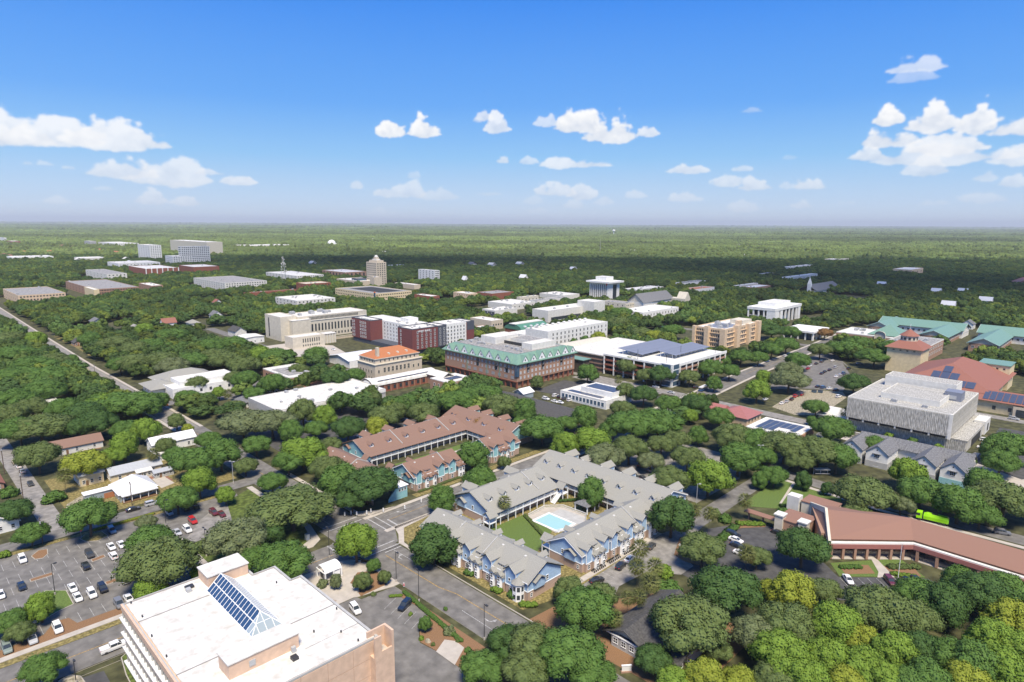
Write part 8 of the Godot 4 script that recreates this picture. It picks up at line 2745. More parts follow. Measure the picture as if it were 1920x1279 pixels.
	# racks of bicycles and scooters by the lane
	for k in 3:
		var a := Vector2(-106.6, -143.0 - k * 7.5)
		var o := thing("cycle_rack", "row of dark scooters and bicycles by the lane wall, %s group" % ["south", "middle", "north"][k], "cycle rack", P(a.x, 0.12, a.y), "cycle racks by the lane")
		for i in 7:
			var z := -2.7 + i * 0.85
			b = MB.new()
			b.beam(P(-0.5, 0.32, z - 0.02), P(-0.5, 0.32, z + 0.02), 0.32, 8)
			b.beam(P(0.5, 0.32, z - 0.02), P(0.5, 0.32, z + 0.02), 0.32, 8)
			b.beam(P(-0.5, 0.32, z), P(0.1, 0.7, z), 0.09, 5)
			b.beam(P(0.1, 0.7, z), P(0.5, 0.32, z), 0.09, 5)
			b.beam(P(0.35, 0.5, z), P(0.3, 1.05, z), 0.05, 5)
			b.box(P(-0.5, 0.62, z - 0.12), P(0.0, 0.82, z + 0.12))
			part("scooter", b.done(), M("dark_metal"), o)
	hedge("long clipped hedge beside the pavement along the office drive", V(-136.5, -95.0), V(-109, -92.2), 1.3, 1.0, "mid_green")
	hedge("low clipped hedge at the west end of the office drive bed", V(-137.5, -91.0), V(-135.5, -93.6), 1.1, 0.7, "bright_green")
	hedge("hedge along the pool lawn", V(-146.5, -153.2), V(-131.5, -146.5), 1.3, 1.1, "olive")
	hedge("dark hedge along the gallery behind the pool", V(-145.6, -170.5), V(-141.5, -176.5), 1.6, 1.2, "dark_green")
	hedge("hedge beside the path to the library arcade, left bed", V(-56.8, -195), V(-52.5, -199.5), 2.0, 1.1, "mid_green")
	hedge("rounded shrubs in the library bed right of the path", V(-46.6, -205.5), V(-40.5, -212.0), 2.6, 1.2, "olive")
	hedge("front row of shrubs in the library bed right of the path", V(-45, -202), V(-39.5, -205.0), 2.2, 1.0, "bright_green")
	hedge("shrub bank beside the library lawn", V(-87.3, -224.6), V(-82.2, -228.3), 2.4, 1.3, "dark_green")
	hedge("green shrubs in the island bed between the lane and the library car park", V(-90.1, -185.2), V(-91.1, -198.2), 3.4, 1.2, "mid_green")
	hedge("second row of shrubs in the island bed by the library car park", V(-91.7, -200.4), V(-85.4, -206.1), 3.0, 1.2, "bright_green")
	hedge("shrubs below the bay windows of the south blue wing", V(-132.2, -113.8), V(-129.9, -114.1), 2.2, 1.6, "mid_green")
	hedge("pair of clipped balls by the corner bay of the south blue wing", V(-115.1, -114.6), V(-112.4, -115), 2.4, 2.2, "mid_green")
	hedge("bright shrub beside the corner bay of the south blue wing", V(-120, -113.2), V(-118, -113.9), 2.4, 1.6, "bright_green")
	hedge("low shrubs round the corner of the south blue wing", V(-109.9, -113.5), V(-106.5, -116.1), 2.2, 1.4, "bright_green")
	hedge("planting along the turquoise street front", V(-188.4, -139), V(-188.6, -160), 1.4, 0.8, "olive")
	hedge("hedge along the car park's north verge", V(-237.5, -44), V(-237.5, -62), 1.2, 0.8, "yellow_green")

var landmarks := []

func grow(code: String, x: float, z: float, r: float, h: float, size: int, rel: int, a: int, b: int) -> void:
	var kind: String = {"o": "oak", "m": "maple", "l": "laurel", "b": "bush", "p": "palm"}[code[0]]
	var tone: String = {"o": "olive", "g": "grey_green", "m": "mid_green", "d": "dark_green", "b": "bright_green", "y": "yellow_green", "p": "palm_green", "r": "rusty"}[code[1]]
	var tones := {"olive": "olive-green", "grey_green": "grey-green", "mid_green": "green", "dark_green": "dark green", "bright_green": "bright green", "yellow_green": "yellow-green", "palm_green": "", "rusty": "russet-tinged"}
	var nouns := {"oak": "spreading oak", "maple": "rounded tree", "laurel": "dense upright tree", "bush": "bush", "palm": "fan palm"}
	var sizes := ["very broad", "broad", "middling", "small"]
	var label := "%s %s %s %s the %s" % [sizes[size], tones[tone], nouns[kind], ["left of", "right of", "behind", "in front of"][rel], landmarks[a]]
	if b >= 0:
		label += ", near the " + landmarks[b]
	label = label.replace("  ", " ")
	if kind == "palm":
		tree(kind, tone, x, z, r, h, label, "palm_tree", "palm", "fan palms")
	elif kind == "bush":
		tree(kind, tone, x, z, r, h, label, "bush", "bush", "bushes")
	else:
		tree(kind, tone, x, z, r, h, label, "oak_tree" if kind == "oak" else "tree", "tree", "trees of the town blocks")

func make_trees() -> void:
	landmarks = ["skylight office", "street junction", "arched white shelter", "south blue wing", "pool", "west blue wing", "north blue wing", "east blue wing", "library arcade", "streaked concrete block", "white town houses", "dark-roofed low house", "pink hipped roof", "solar-panelled flat roof", "white bank", "green mansard block", "orange-roofed theatre", "arched shops", "white store", "brown office", "cream courthouse", "maroon hotel", "parking garage", "tan county building", "sprawling white hall", "mint bungalow", "yellow cottage", "car park grass island", "gravel yard", "brown-roofed bungalow", "turquoise gallery wing", "near turquoise wing", "library car park", "apartments' car park", "red-roofed civic hall", "sandy yard", "glass bank", "library lawn", "lime-green truck", "far turquoise wing", "left-hand street", "wide left street", "charcoal-roofed hall", "library flagpole", "lane cycle racks", "photo's bottom right corner", "photo's bottom edge", "dashed lot path"]
	grow("mm", -27.2, -144.9, 4.5, 9.8, 2, 0, 45, -1)
	grow("my", -36.1, -136.6, 4.5, 9.9, 2, 0, 45, -1)
	grow("mb", -62.6, -111.4, 4.1, 8.9, 3, 1, 46, -1)
	grow("my", -52.9, -121.6, 4.1, 9.0, 3, 1, 46, -1)
	grow("my", -18.3, -154.2, 5.1, 11.3, 2, 3, 43, -1)
	grow("oo", -47.9, -128.7, 4.6, 8.0, 2, 1, 46, -1)
	grow("my", -58.1, -116.6, 4.8, 10.5, 2, 1, 46, -1)
	grow("mb", -31.6, -142.9, 5.0, 11.0, 2, 0, 45, -1)
	grow("mm", -24.5, -149.6, 5.2, 11.4, 2, 3, 43, -1)
	grow("mb", -42.4, -131.4, 5.2, 11.4, 2, 1, 46, -1)
	grow("om", -76.0, -100.9, 5.0, 8.8, 2, 0, 46, -1)
	grow("oo", -86.7, -91.4, 5.3, 9.3, 2, 0, 46, -1)
	grow("om", -161.6, -17.8, 4.4, 7.7, 2, 3, 27, -1)
	grow("om", -94.5, -86.0, 4.7, 8.2, 2, 0, 11, -1)
	grow("mb", -13.4, -163.7, 5.7, 12.6, 2, 2, 45, -1)
	grow("mb", -35.8, -143.7, 5.3, 11.7, 2, 3, 43, -1)
	grow("mm", -18.4, -160.9, 5.8, 12.7, 2, 3, 43, 8)
	grow("bm", -104.0, -88.4, 0.7, 1.2, 3, 3, 3, -1)
	grow("od", -70.5, -115.5, 4.1, 7.1, 3, 3, 11, -1)
	grow("ob", -48.9, -134.7, 6.6, 11.6, 1, 1, 11, -1)
	grow("mb", -42.1, -141.6, 5.4, 12.0, 2, 3, 8, -1)
	grow("mm", -23.4, -161.7, 5.0, 11.0, 2, 3, 43, 38)
	grow("bm", -105.4, -91.1, 1.0, 1.3, 3, 1, 2, -1)
	grow("om", -81.8, -101.0, 7.3, 12.8, 1, 0, 11, -1)
	grow("oo", -62.1, -129.9, 3.2, 5.6, 3, 1, 11, -1)
	grow("mb", -32.0, -153.5, 5.5, 12.1, 2, 3, 43, 8)
	grow("mb", -12.4, -175.4, 5.1, 11.2, 2, 1, 43, -1)
	grow("od", -28.5, -161.3, 5.1, 9.0, 2, 0, 45, -1)
	grow("bo", -112.8, -86.5, 0.6, 1.2, 3, 3, 2, -1)
	grow("oo", -90.4, -97.2, 6.3, 11.0, 1, 0, 11, -1)
	grow("bo", -109.8, -91.7, 0.6, 1.2, 3, 3, 3, -1)
	grow("od", -96.9, -95.7, 4.9, 8.7, 2, 0, 11, -1)
	grow("my", -38.2, -153.6, 4.9, 10.8, 2, 3, 8, -1)
	grow("bb", -116.7, -86.0, 0.8, 1.2, 3, 3, 2, -1)
	grow("mb", -17.5, -174.7, 5.7, 12.5, 2, 3, 43, 38)
	grow("og", -57.2, -138.8, 5.5, 9.7, 2, 1, 11, -1)
	grow("oo", -183.4, -16.6, 3.1, 5.5, 3, 3, 27, -1)
	grow("bg", -113.8, -92.4, 1.8, 2.4, 3, 3, 3, -1)
	grow("mm", -118.3, -88.4, 1.8, 5.0, 3, 1, 2, -1)
	grow("oo", -53.2, -147.1, 6.6, 11.6, 1, 1, 11, -1)
	grow("om", -188.6, -15.7, 3.9, 6.8, 3, 0, 27, -1)
	grow("oo", -68.6, -127.5, 9.0, 15.0, 0, 1, 11, -1)
	grow("mb", -44.4, -154.2, 6.3, 13.9, 1, 3, 43, -1)
	grow("pp", -83.4, -118.9, 1.8, 6.5, 3, 0, 11, -1)
	grow("oo", -33.1, -172.2, 6.0, 10.5, 1, 3, 43, -1)
	grow("my", -15.8, -187.0, 5.9, 13.1, 2, 2, 45, -1)
	grow("bb", -126.7, -90.1, 0.7, 1.2, 3, 1, 2, -1)
	grow("bm", -122.2, -98.0, 0.7, 1.2, 3, 3, 1, -1)
	grow("om", -90.3, -116.8, 7.1, 12.4, 1, 3, 44, -1)
	grow("oo", -39.2, -166.9, 7.9, 13.7, 1, 3, 8, -1)
	grow("bb", -140.9, -81.8, 0.8, 1.2, 3, 1, 0, -1)
	grow("mb", -189.6, -21.9, 4.0, 8.9, 3, 0, 27, -1)
	grow("pp", -85.1, -126.8, 1.6, 7.5, 3, 3, 44, -1)
	grow("md", -28.6, -183.0, 6.2, 13.6, 1, 1, 43, -1)
	grow("pp", -83.5, -129.2, 1.8, 7.5, 3, 2, 11, -1)
	grow("bo", -141.4, -88.4, 0.9, 1.2, 3, 1, 2, -1)
	grow("oo", -94.2, -127.9, 4.2, 7.4, 3, 3, 44, -1)
	grow("om", -34.8, -185.1, 5.8, 10.2, 2, 3, 43, -1)
	grow("od", -22.5, -195.3, 7.2, 12.5, 1, 1, 43, -1)
	grow("oo", -53.1, -171.5, 4.5, 7.9, 2, 0, 43, -1)
	grow("bm", -85.2, -146.8, 4.1, 4.5, 3, 1, 44, -1)
	grow("my", -63.7, -161.9, 3.7, 8.2, 3, 3, 32, -1)
	grow("od", -68.9, -147.7, 8.2, 14.4, 0, 3, 32, -1)
	grow("mo", -100.5, -122.5, 4.5, 9.9, 2, 0, 44, -1)
	grow("my", -57.7, -160.5, 6.3, 13.9, 1, 3, 32, -1)
	grow("mb", -178.8, -43.9, 4.2, 9.3, 3, 0, 47, -1)
	grow("om", -19.4, -205.9, 5.7, 10.0, 2, 1, 43, -1)
	grow("bg", -155.0, -80.8, 1.9, 2.5, 3, 3, 2, -1)
	grow("pp", -86.2, -138.8, 2.3, 6.5, 3, 1, 44, -1)
	grow("mo", -145.1, -87.5, 2.8, 6.1, 3, 1, 2, -1)
	grow("mg", -151.3, -82.9, 1.9, 5.0, 3, 3, 2, -1)
	grow("mm", -28.4, -200.7, 5.2, 11.4, 2, 1, 43, -1)
	grow("mo", -143.9, -93.6, 2.1, 5.0, 3, 3, 1, -1)
	grow("bb", -91.3, -153.9, 3.1, 4.0, 3, 1, 44, -1)
	grow("mb", -183.3, -57.4, 2.3, 5.0, 3, 3, 47, -1)
	grow("pp", -93.1, -142.8, 2.1, 6.5, 3, 3, 7, -1)
	grow("pp", -89.9, -146.8, 2.1, 6.5, 3, 1, 7, -1)
	grow("mm", -151.3, -95.0, 2.3, 5.1, 3, 3, 1, -1)
	grow("om", -163.6, -73.7, 7.4, 13.0, 1, 0, 2, -1)
	grow("om", -172.0, -70.7, 5.8, 10.1, 2, 1, 47, -1)
	grow("oo", -185.9, -49.0, 9.4, 15.0, 0, 0, 47, -1)
	grow("oo", -74.2, -176.8, 4.1, 7.1, 3, 3, 32, -1)
	grow("bb", -236.8, -20.3, 1.9, 2.5, 3, 2, 27, -1)
	grow("pp", -75.4, -172.3, 2.2, 6.5, 3, 3, 32, -1)
	grow("pp", -98.6, -152.2, 2.4, 6.5, 3, 1, 44, 4)
	grow("oo", -85.9, -165.7, 6.6, 11.5, 1, 0, 32, -1)
	grow("od", -65.3, -187.1, 7.2, 12.7, 1, 1, 32, -1)
	grow("ld", -142.9, -110.3, 8.2, 14.0, 0, 1, 1, -1)
	grow("om", -203.7, -51.6, 6.7, 11.7, 1, 0, 47, -1)
	grow("mb", -159.8, -94.6, 6.7, 14.6, 1, 0, 1, -1)
	grow("og", -183.5, -69.3, 8.7, 15.0, 0, 2, 47, -1)
	grow("od", -186.4, -78.5, 5.8, 10.1, 2, 1, 47, -1)
	grow("om", -239.4, -27.7, 4.7, 8.1, 2, 3, 40, -1)
	grow("og", -226.2, -56.7, 3.2, 5.5, 3, 3, 25, -1)
	grow("bm", -95.5, -199.2, 2.6, 3.3, 3, 2, 32, -1)
	grow("pp", -94.8, -186.4, 2.1, 7.5, 3, 0, 32, -1)
	grow("om", -233.5, -42.2, 7.8, 13.7, 1, 3, 26, -1)
	grow("bo", -100.1, -200.4, 2.6, 3.4, 3, 0, 32, -1)
	grow("om", -33.1, -254.9, 5.7, 10.0, 2, 1, 38, -1)
	grow("oo", -62.5, -228.1, 4.7, 8.2, 2, 0, 38, -1)
	grow("om", -81.6, -213.6, 2.6, 5.5, 3, 3, 37, -1)
	grow("md", -102.5, -175.9, 7.9, 16.0, 1, 1, 6, -1)
	grow("pp", -99.7, -185.3, 2.1, 7.5, 3, 0, 37, -1)
	grow("od", -260.0, -26.4, 5.7, 9.9, 2, 3, 40, -1)
	grow("oo", -192.2, -90.7, 13.1, 15.0, 0, 0, 1, -1)
	grow("og", -54.8, -247.7, 4.5, 7.8, 2, 0, 38, -1)
	grow("pp", -148.0, -144.8, 2.0, 7.5, 3, 3, 5, -1)
	grow("oo", -195.9, -100.6, 5.5, 9.6, 2, 0, 1, -1)
	grow("pp", -91.5, -204.6, 2.2, 7.5, 3, 2, 32, -1)
	grow("mm", -39.4, -254.5, 8.5, 16.0, 0, 2, 38, -1)
	grow("od", -190.6, -112.0, 5.6, 9.8, 2, 2, 1, -1)
	grow("oo", -28.8, -267.6, 10.2, 15.0, 0, 1, 38, -1)
	grow("om", -231.6, -68.1, 6.1, 10.7, 1, 1, 25, -1)
	grow("bm", -274.1, -39.6, 4.4, 4.5, 2, 1, 40, -1)
	grow("mm", -167.4, -133.8, 5.4, 11.8, 2, 3, 31, -1)
	grow("mb", -227.5, -82.8, 3.8, 8.4, 3, 1, 25, -1)
	grow("bm", -291.0, -29.0, 3.5, 4.5, 3, 0, 40, -1)
	grow("oo", -64.5, -238.7, 9.7, 15.0, 0, 3, 10, -1)
	grow("lm", -134.3, -175.0, 5.9, 13.0, 2, 0, 6, -1)
	grow("om", -51.2, -256.8, 7.9, 13.9, 1, 2, 38, -1)
	grow("ld", -79.2, -247.2, 2.8, 6.2, 3, 1, 37, -1)
	grow("od", -192.0, -119.9, 9.6, 15.0, 0, 0, 31, -1)
	grow("om", -224.9, -99.0, 5.2, 9.0, 2, 1, 25, -1)
	grow("mm", -36.9, -281.1, 7.0, 15.4, 1, 2, 38, -1)
	grow("lm", -99.7, -234.7, 3.7, 8.1, 3, 2, 37, -1)
	grow("ld", -87.7, -246.2, 3.9, 8.5, 3, 2, 37, -1)
	grow("oo", -120.7, -203.9, 7.1, 12.5, 1, 3, 33, -1)
	grow("mb", -240.7, -78.6, 6.3, 13.8, 1, 1, 25, -1)
	grow("mm", -167.1, -151.5, 7.0, 15.4, 1, 2, 5, -1)
	grow("mm", -203.4, -114.4, 8.2, 16.0, 0, 0, 31, -1)
	grow("pp", -278.8, -44.3, 2.4, 7.5, 3, 0, 26, -1)
	grow("om", -96.6, -240.2, 5.4, 9.4, 2, 2, 37, -1)
	grow("mb", -110.1, -214.1, 9.1, 16.0, 0, 1, 33, -1)
	grow("mb", -60.0, -274.4, 6.9, 15.3, 1, 3, 10, -1)
	grow("oo", -219.4, -119.0, 7.0, 12.3, 1, 0, 31, -1)
	grow("oo", -249.4, -99.3, 4.7, 8.2, 2, 1, 25, -1)
	grow("oy", -287.2, -53.0, 7.9, 13.8, 1, 1, 29, -1)
	grow("mo", -182.9, -178.6, 3.1, 6.8, 3, 3, 39, -1)
	grow("om", -238.4, -112.0, 6.4, 11.2, 1, 3, 18, -1)
	grow("om", -37.2, -317.4, 6.9, 12.1, 1, 1, 10, -1)
	grow("oo", -95.6, -262.4, 5.7, 9.9, 2, 3, 13, -1)
	grow("og", -138.9, -219.5, 5.2, 9.2, 2, 0, 33, -1)
	grow("om", -261.0, -83.8, 8.0, 14.0, 1, 1, 26, -1)
	grow("mm", -48.5, -316.1, 4.0, 8.8, 3, 1, 10, -1)
	grow("oo", -128.8, -231.4, 6.6, 11.5, 1, 1, 33, -1)
	grow("og", -151.1, -205.0, 7.8, 13.6, 1, 2, 6, -1)
	grow("mm", -111.8, -241.0, 9.0, 16.0, 0, 3, 13, -1)
	grow("om", -85.0, -273.0, 7.8, 13.7, 1, 0, 10, -1)
	grow("ob", -297.4, -64.7, 5.3, 9.3, 2, 1, 29, -1)
	grow("pp", -280.7, -75.1, 2.2, 7.5, 3, 2, 25, -1)
	grow("om", -108.9, -257.1, 5.8, 10.1, 2, 3, 13, -1)
	grow("om", -279.4, -83.3, 5.3, 9.3, 2, 2, 25, -1)
	grow("oo", -310.0, -41.4, 8.1, 14.2, 0, 0, 29, -1)
	grow("lm", -191.5, -169.2, 7.9, 14.0, 1, 0, 39, -1)
	grow("mm", -261.0, -94.2, 8.2, 16.0, 0, 1, 25, -1)
	grow("oo", -92.0, -271.8, 10.2, 15.0, 0, 1, 13, -1)
	grow("mb", -240.3, -119.3, 10.0, 16.0, 0, 3, 18, -1)
	grow("bb", -62.5, -336.6, 2.7, 3.5, 3, 1, 10, -1)
	grow("oo", -149.9, -220.0, 7.8, 13.7, 1, 0, 33, -1)
	grow("mm", -41.0, -333.0, 6.3, 14.0, 1, 1, 10, -1)
	grow("oo", -104.5, -268.4, 10.4, 15.0, 0, 3, 13, -1)
	grow("om", -37.2, -338.0, 9.1, 15.0, 0, 1, 10, -1)
	grow("om", -80.2, -304.8, 6.1, 10.6, 1, 3, 9, -1)
	grow("oo", -145.4, -237.6, 6.0, 10.6, 1, 2, 33, -1)
	grow("mo", -239.2, -152.3, 2.8, 6.3, 3, 0, 30, -1)
	grow("oo", -248.9, -136.8, 4.7, 8.2, 2, 3, 18, -1)
	grow("om", -267.4, -111.7, 6.0, 10.5, 2, 3, 18, -1)
	grow("mo", -295.7, -84.2, 4.6, 10.1, 2, 2, 25, -1)
	grow("mb", -300.3, -69.7, 6.7, 14.8, 1, 1, 29, -1)
	grow("mb", -172.3, -204.9, 6.4, 14.1, 1, 3, 42, -1)
	grow("bm", -73.3, -338.1, 2.7, 3.6, 3, 2, 10, -1)
	grow("mm", -178.5, -217.9, 3.8, 8.4, 3, 3, 42, -1)
	grow("oo", -144.5, -249.2, 6.0, 10.4, 2, 2, 33, -1)
	grow("om", -116.9, -267.6, 8.1, 14.2, 0, 0, 13, -1)
	grow("om", -291.5, -100.5, 5.2, 9.1, 2, 3, 24, -1)
	grow("mb", -166.2, -215.5, 8.8, 16.0, 0, 3, 14, -1)
	grow("bb", -83.5, -339.2, 2.6, 3.3, 3, 2, 10, -1)
	grow("oo", -125.6, -264.1, 8.9, 15.0, 0, 3, 12, -1)
	grow("mm", -141.7, -263.0, 4.9, 10.8, 2, 0, 12, -1)
	grow("mm", -272.7, -130.3, 6.3, 13.9, 1, 3, 18, -1)
	grow("om", -353.9, -41.7, 8.6, 15.0, 0, 0, 29, -1)
	grow("my", -319.4, -101.3, 3.0, 6.7, 3, 3, 24, -1)
	grow("om", -173.6, -241.1, 6.0, 10.5, 1, 3, 14, -1)
	grow("om", -272.0, -141.7, 5.5, 9.6, 2, 3, 19, -1)
	grow("om", -331.2, -78.2, 5.9, 10.4, 2, 1, 29, -1)
	grow("om", -192.0, -211.9, 10.2, 15.0, 0, 3, 42, -1)
	grow("om", -99.3, -307.9, 9.3, 15.0, 0, 3, 35, -1)
	grow("od", -256.3, -149.9, 7.8, 13.7, 1, 3, 18, -1)
	grow("od", -344.6, -63.1, 6.9, 12.1, 1, 2, 29, -1)
	grow("mb", -318.8, -83.1, 6.8, 14.9, 1, 3, 24, -1)
	grow("oo", -352.1, -49.3, 12.1, 15.0, 0, 2, 29, -1)
	grow("od", -354.7, -57.1, 6.5, 11.3, 1, 3, 28, -1)
	grow("my", -252.4, -162.8, 5.8, 12.7, 2, 0, 30, -1)
	grow("or", -223.1, -202.4, 5.6, 9.9, 2, 2, 39, -1)
	grow("om", -196.6, -233.5, 5.2, 9.1, 2, 3, 42, -1)
	grow("mm", -210.8, -216.5, 4.6, 10.2, 2, 3, 42, -1)
	grow("om", -168.2, -248.3, 11.5, 15.0, 0, 1, 14, -1)
	grow("og", -285.7, -127.6, 10.5, 15.0, 0, 0, 18, -1)
	grow("od", -342.3, -69.6, 8.4, 14.8, 0, 2, 29, -1)
	grow("og", -295.2, -117.8, 11.4, 15.0, 0, 1, 24, -1)
	grow("om", -160.9, -259.6, 11.6, 15.0, 0, 2, 33, -1)
	grow("mo", -329.4, -99.5, 4.7, 10.2, 2, 3, 24, -1)
	grow("mm", -117.4, -333.0, 2.7, 6.0, 3, 3, 35, -1)
	grow("pp", -91.8, -347.5, 2.4, 7.5, 3, 0, 9, -1)
	grow("om", -146.9, -293.1, 6.9, 12.0, 1, 0, 12, -1)
	grow("oo", -260.4, -173.0, 7.8, 13.7, 1, 2, 30, -1)
	grow("mm", -191.8, -241.9, 6.8, 14.9, 1, 3, 14, -1)
	grow("mb", -161.0, -289.5, 4.3, 9.5, 2, 0, 12, -1)
	grow("oo", -384.5, -42.0, 8.2, 14.4, 0, 0, 28, -1)
	grow("pp", -98.5, -347.1, 2.4, 7.5, 3, 1, 35, -1)
	grow("mb", -282.7, -153.3, 6.3, 13.8, 1, 3, 18, -1)
	grow("pp", -105.0, -343.1, 2.4, 7.5, 3, 1, 13, -1)
	grow("oo", -251.1, -188.6, 7.9, 13.9, 1, 3, 17, -1)
	grow("od", -363.0, -68.9, 9.3, 15.0, 0, 3, 28, -1)
	grow("mo", -267.7, -185.3, 5.4, 12.0, 2, 2, 30, -1)
	grow("bo", -352.3, -126.0, 3.7, 4.5, 3, 3, 24, -1)
	grow("mo", -295.8, -148.1, 7.5, 16.0, 1, 3, 18, -1)
	grow("mm", -219.5, -229.3, 7.0, 15.4, 1, 0, 42, -1)
	grow("oo", -190.8, -272.3, 6.1, 10.7, 1, 1, 14, -1)
	grow("bo", -357.3, -122.3, 3.7, 4.5, 3, 0, 19, -1)
	grow("om", -120.9, -347.5, 6.2, 10.8, 1, 1, 35, -1)
	grow("oo", -89.6, -391.9, 4.0, 7.1, 3, 0, 9, -1)
	grow("om", -385.4, -64.8, 7.6, 13.2, 1, 3, 28, -1)
	grow("oo", -394.2, -52.9, 8.0, 14.1, 0, 3, 28, -1)
	grow("oo", -339.3, -132.4, 4.5, 7.9, 2, 1, 24, -1)
	grow("oo", -232.4, -225.6, 10.4, 15.0, 0, 0, 42, -1)
	grow("br", -215.7, -283.7, 2.4, 3.1, 3, 3, 14, -1)
	grow("om", -176.8, -294.9, 7.1, 12.4, 1, 3, 22, -1)
	grow("od", -165.4, -302.4, 7.8, 13.7, 1, 0, 12, -1)
	grow("om", -273.1, -194.9, 7.3, 12.8, 1, 3, 17, -1)
	grow("om", -372.9, -83.7, 13.7, 15.0, 0, 3, 28, -1)
	grow("mb", -375.4, -79.5, 9.3, 16.0, 0, 3, 28, -1)
	grow("mm", -364.9, -93.4, 12.6, 16.0, 0, 0, 24, -1)
	grow("om", -302.0, -173.4, 6.8, 12.0, 1, 1, 18, -1)
	grow("om", -254.4, -213.1, 9.8, 15.0, 0, 1, 17, -1)
	grow("oo", -294.8, -185.3, 6.9, 12.1, 1, 1, 18, -1)
	grow("om", -417.2, -48.0, 10.6, 15.0, 0, 0, 28, -1)
	grow("mm", -374.1, -106.1, 5.2, 11.4, 2, 3, 24, -1)
	grow("om", -367.4, -117.4, 6.4, 11.2, 1, 3, 24, -1)
	grow("pp", -355.5, -134.8, 2.4, 7.5, 3, 1, 24, -1)
	grow("om", -255.3, -232.8, 11.7, 15.0, 0, 3, 15, -1)
	grow("od", -196.7, -300.8, 7.4, 13.0, 1, 3, 22, -1)
	grow("om", -352.0, -147.5, 6.0, 10.4, 2, 0, 19, -1)
	grow("mb", -372.3, -136.2, 4.3, 9.4, 3, 1, 24, -1)
	grow("mo", -209.0, -300.3, 6.1, 13.4, 1, 1, 14, -1)
	grow("om", -429.9, -63.9, 10.6, 15.0, 0, 3, 41, -1)
	grow("mb", -155.4, -352.7, 7.9, 16.0, 1, 2, 12, -1)
	grow("oo", -397.6, -133.6, 6.3, 11.1, 1, 1, 24, -1)
	grow("mm", -184.7, -358.7, 5.2, 11.4, 2, 2, 12, -1)
	grow("od", -123.0, -412.5, 8.3, 14.5, 0, 1, 35, -1)
	grow("by", -154.1, -424.6, 3.1, 4.0, 3, 2, 35, -1)
	grow("mm", -359.7, -162.8, 7.5, 16.0, 1, 0, 19, -1)
	grow("mo", -263.0, -285.4, 4.6, 10.1, 2, 2, 42, -1)
	grow("pp", -225.9, -317.5, 2.4, 7.5, 3, 1, 14, -1)
	grow("og", -152.4, -389.6, 11.0, 15.0, 0, 2, 35, -1)
	grow("om", -380.9, -156.0, 8.0, 14.0, 1, 0, 19, -1)
	grow("od", -346.9, -195.2, 8.1, 14.1, 0, 2, 18, -1)
	grow("oo", -395.1, -154.7, 6.5, 11.4, 1, 0, 19, -1)
	grow("oo", -202.4, -360.0, 6.7, 11.7, 1, 1, 22, -1)
	grow("mb", -170.0, -394.5, 5.7, 12.5, 2, 2, 35, -1)
	grow("oo", -223.5, -343.9, 6.7, 11.8, 1, 3, 22, -1)
	grow("om", -469.5, -73.4, 11.6, 15.0, 0, 0, 28, 41)
	grow("om", -481.5, -60.7, 11.6, 15.0, 0, 0, 41, -1)
	grow("om", -350.3, -211.2, 6.7, 11.7, 1, 0, 16, -1)
	grow("od", -215.3, -347.9, 8.4, 14.6, 0, 3, 22, -1)
	grow("mm", -250.3, -318.2, 7.1, 15.6, 1, 2, 14, -1)
	grow("om", -192.4, -392.9, 6.9, 12.2, 1, 3, 23, -1)
	grow("og", -164.0, -418.0, 8.3, 14.5, 0, 3, 36, -1)
	grow("od", -380.9, -204.2, 6.3, 10.9, 1, 1, 19, -1)
	grow("oo", -390.5, -194.3, 6.2, 10.9, 1, 1, 19, -1)
	grow("pp", -280.5, -305.2, 2.4, 7.5, 3, 1, 15, -1)
	grow("om", -201.3, -386.0, 8.7, 15.0, 0, 1, 22, -1)
	grow("og", -447.3, -136.5, 9.7, 15.0, 0, 2, 24, -1)
	grow("oo", -243.4, -353.6, 8.8, 15.0, 0, 0, 22, -1)
	grow("om", -512.8, -72.3, 13.9, 15.0, 0, 0, 41, 28)
	grow("om", -479.2, -113.8, 7.7, 13.5, 1, 1, 28, -1)
	grow("oo", -419.4, -170.7, 9.8, 15.0, 0, 0, 19, -1)
	grow("oo", -477.8, -121.4, 11.4, 15.0, 0, 1, 28, -1)
	grow("om", -212.5, -420.1, 6.7, 11.8, 1, 1, 22, -1)
	grow("oo", -517.8, -84.2, 10.0, 15.0, 0, 3, 41, -1)
	grow("mm", -525.5, -96.1, 5.2, 11.3, 2, 3, 41, -1)
	grow("oo", -471.3, -135.8, 11.5, 15.0, 0, 2, 24, -1)
	grow("om", -456.2, -151.8, 10.1, 15.0, 0, 2, 24, -1)
	grow("oo", -440.8, -168.1, 10.8, 15.0, 0, 1, 24, -1)
	grow("om", -173.2, -455.9, 8.2, 14.3, 0, 3, 36, -1)
	grow("om", -199.0, -449.5, 6.9, 12.1, 1, 0, 36, -1)
	grow("om", -139.1, -505.4, 11.4, 15.0, 0, 0, 34, -1)
	grow("om", -207.4, -440.3, 7.7, 13.4, 1, 3, 23, 36)
	grow("oo", -459.8, -166.5, 11.1, 15.0, 0, 2, 24, 19)
	grow("om", -431.6, -199.1, 11.9, 15.0, 0, 2, 19, -1)
	grow("om", -564.9, -69.2, 13.5, 15.0, 0, 0, 41, 29)
	grow("mm", -418.6, -221.7, 9.8, 16.0, 0, 2, 19, -1)
	grow("mb", -445.6, -193.2, 9.1, 16.0, 0, 0, 19, -1)
	grow("oo", -176.5, -505.4, 8.0, 14.1, 0, 3, 36, -1)
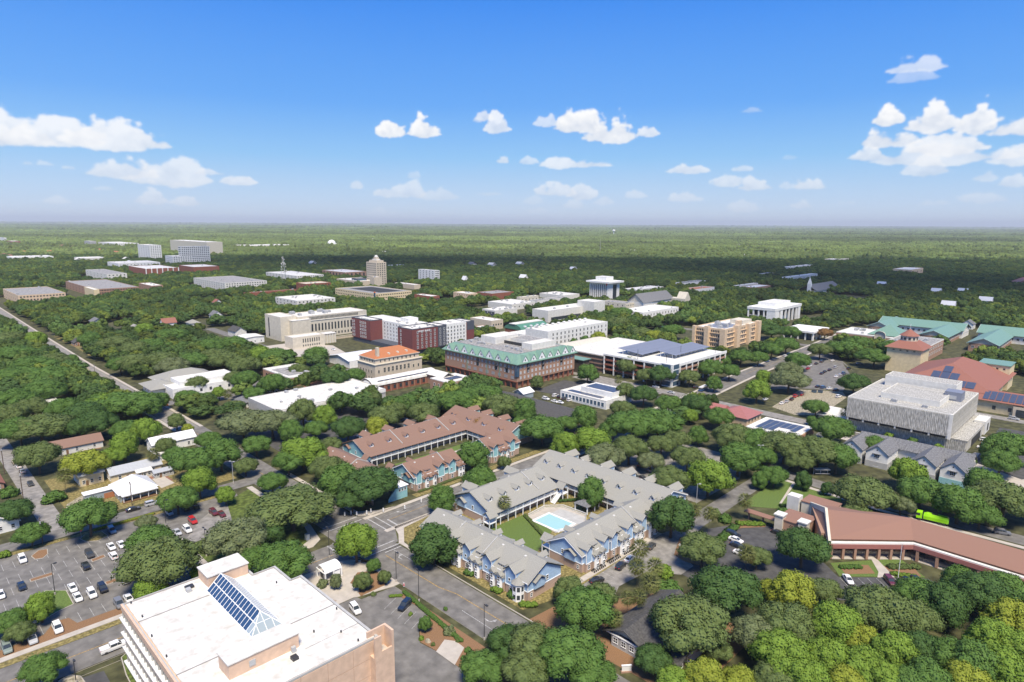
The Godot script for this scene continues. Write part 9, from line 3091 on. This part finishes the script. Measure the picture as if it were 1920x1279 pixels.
	grow("om", -202.8, -480.5, 8.1, 14.1, 0, 0, 36, -1)
	grow("om", -163.8, -523.9, 12.2, 15.0, 0, 1, 36, -1)
	grow("oo", -528.6, -137.0, 11.8, 15.0, 0, 1, 41, -1)
	grow("om", -141.4, -554.1, 10.2, 15.0, 0, 2, 34, -1)
	grow("om", -531.7, -149.4, 12.1, 15.0, 0, 1, 41, -1)
	grow("om", -502.4, -180.6, 10.1, 15.0, 0, 0, 19, -1)
	grow("om", -202.2, -506.0, 9.2, 15.0, 0, 1, 23, -1)
	grow("lm", -322.6, -392.3, 5.9, 13.0, 2, 1, 15, -1)
	grow("om", -165.4, -555.5, 11.0, 15.0, 0, 1, 36, 34)
	grow("oo", -563.2, -132.4, 12.3, 15.0, 0, 2, 28, -1)
	grow("om", -502.2, -197.3, 10.3, 15.0, 0, 0, 19, 24)
	grow("lm", -323.4, -407.4, 6.0, 13.3, 1, 2, 14, -1)
	grow("oo", -641.8, -76.6, 11.8, 15.0, 0, 0, 41, -1)
	grow("om", -598.3, -123.5, 8.5, 14.9, 0, 2, 28, -1)
	grow("my", -321.8, -422.6, 7.4, 16.0, 1, 0, 22, -1)
	grow("mb", -630.9, -92.9, 8.5, 16.0, 0, 0, 41, -1)
	grow("my", -294.8, -462.9, 8.9, 16.0, 0, 2, 22, -1)
	grow("om", -573.3, -175.8, 12.3, 15.0, 0, 2, 24, 28)
	grow("or", -206.4, -598.7, 6.6, 11.6, 1, 1, 36, -1)
	grow("oo", -311.3, -467.8, 10.1, 15.0, 0, 2, 22, -1)
	grow("om", -225.0, -570.1, 8.4, 14.7, 0, 0, 36, 23)
	grow("od", -239.9, -565.2, 13.2, 15.0, 0, 0, 36, -1)
	grow("om", -300.1, -500.8, 10.3, 15.0, 0, 0, 23, -1)
	grow("mb", -616.7, -167.4, 9.2, 16.0, 0, 1, 41, -1)
	grow("oo", -361.5, -504.9, 11.2, 15.0, 0, 0, 23, -1)
	grow("om", -403.2, -567.3, 11.3, 15.0, 0, 2, 22, -1)
	pass
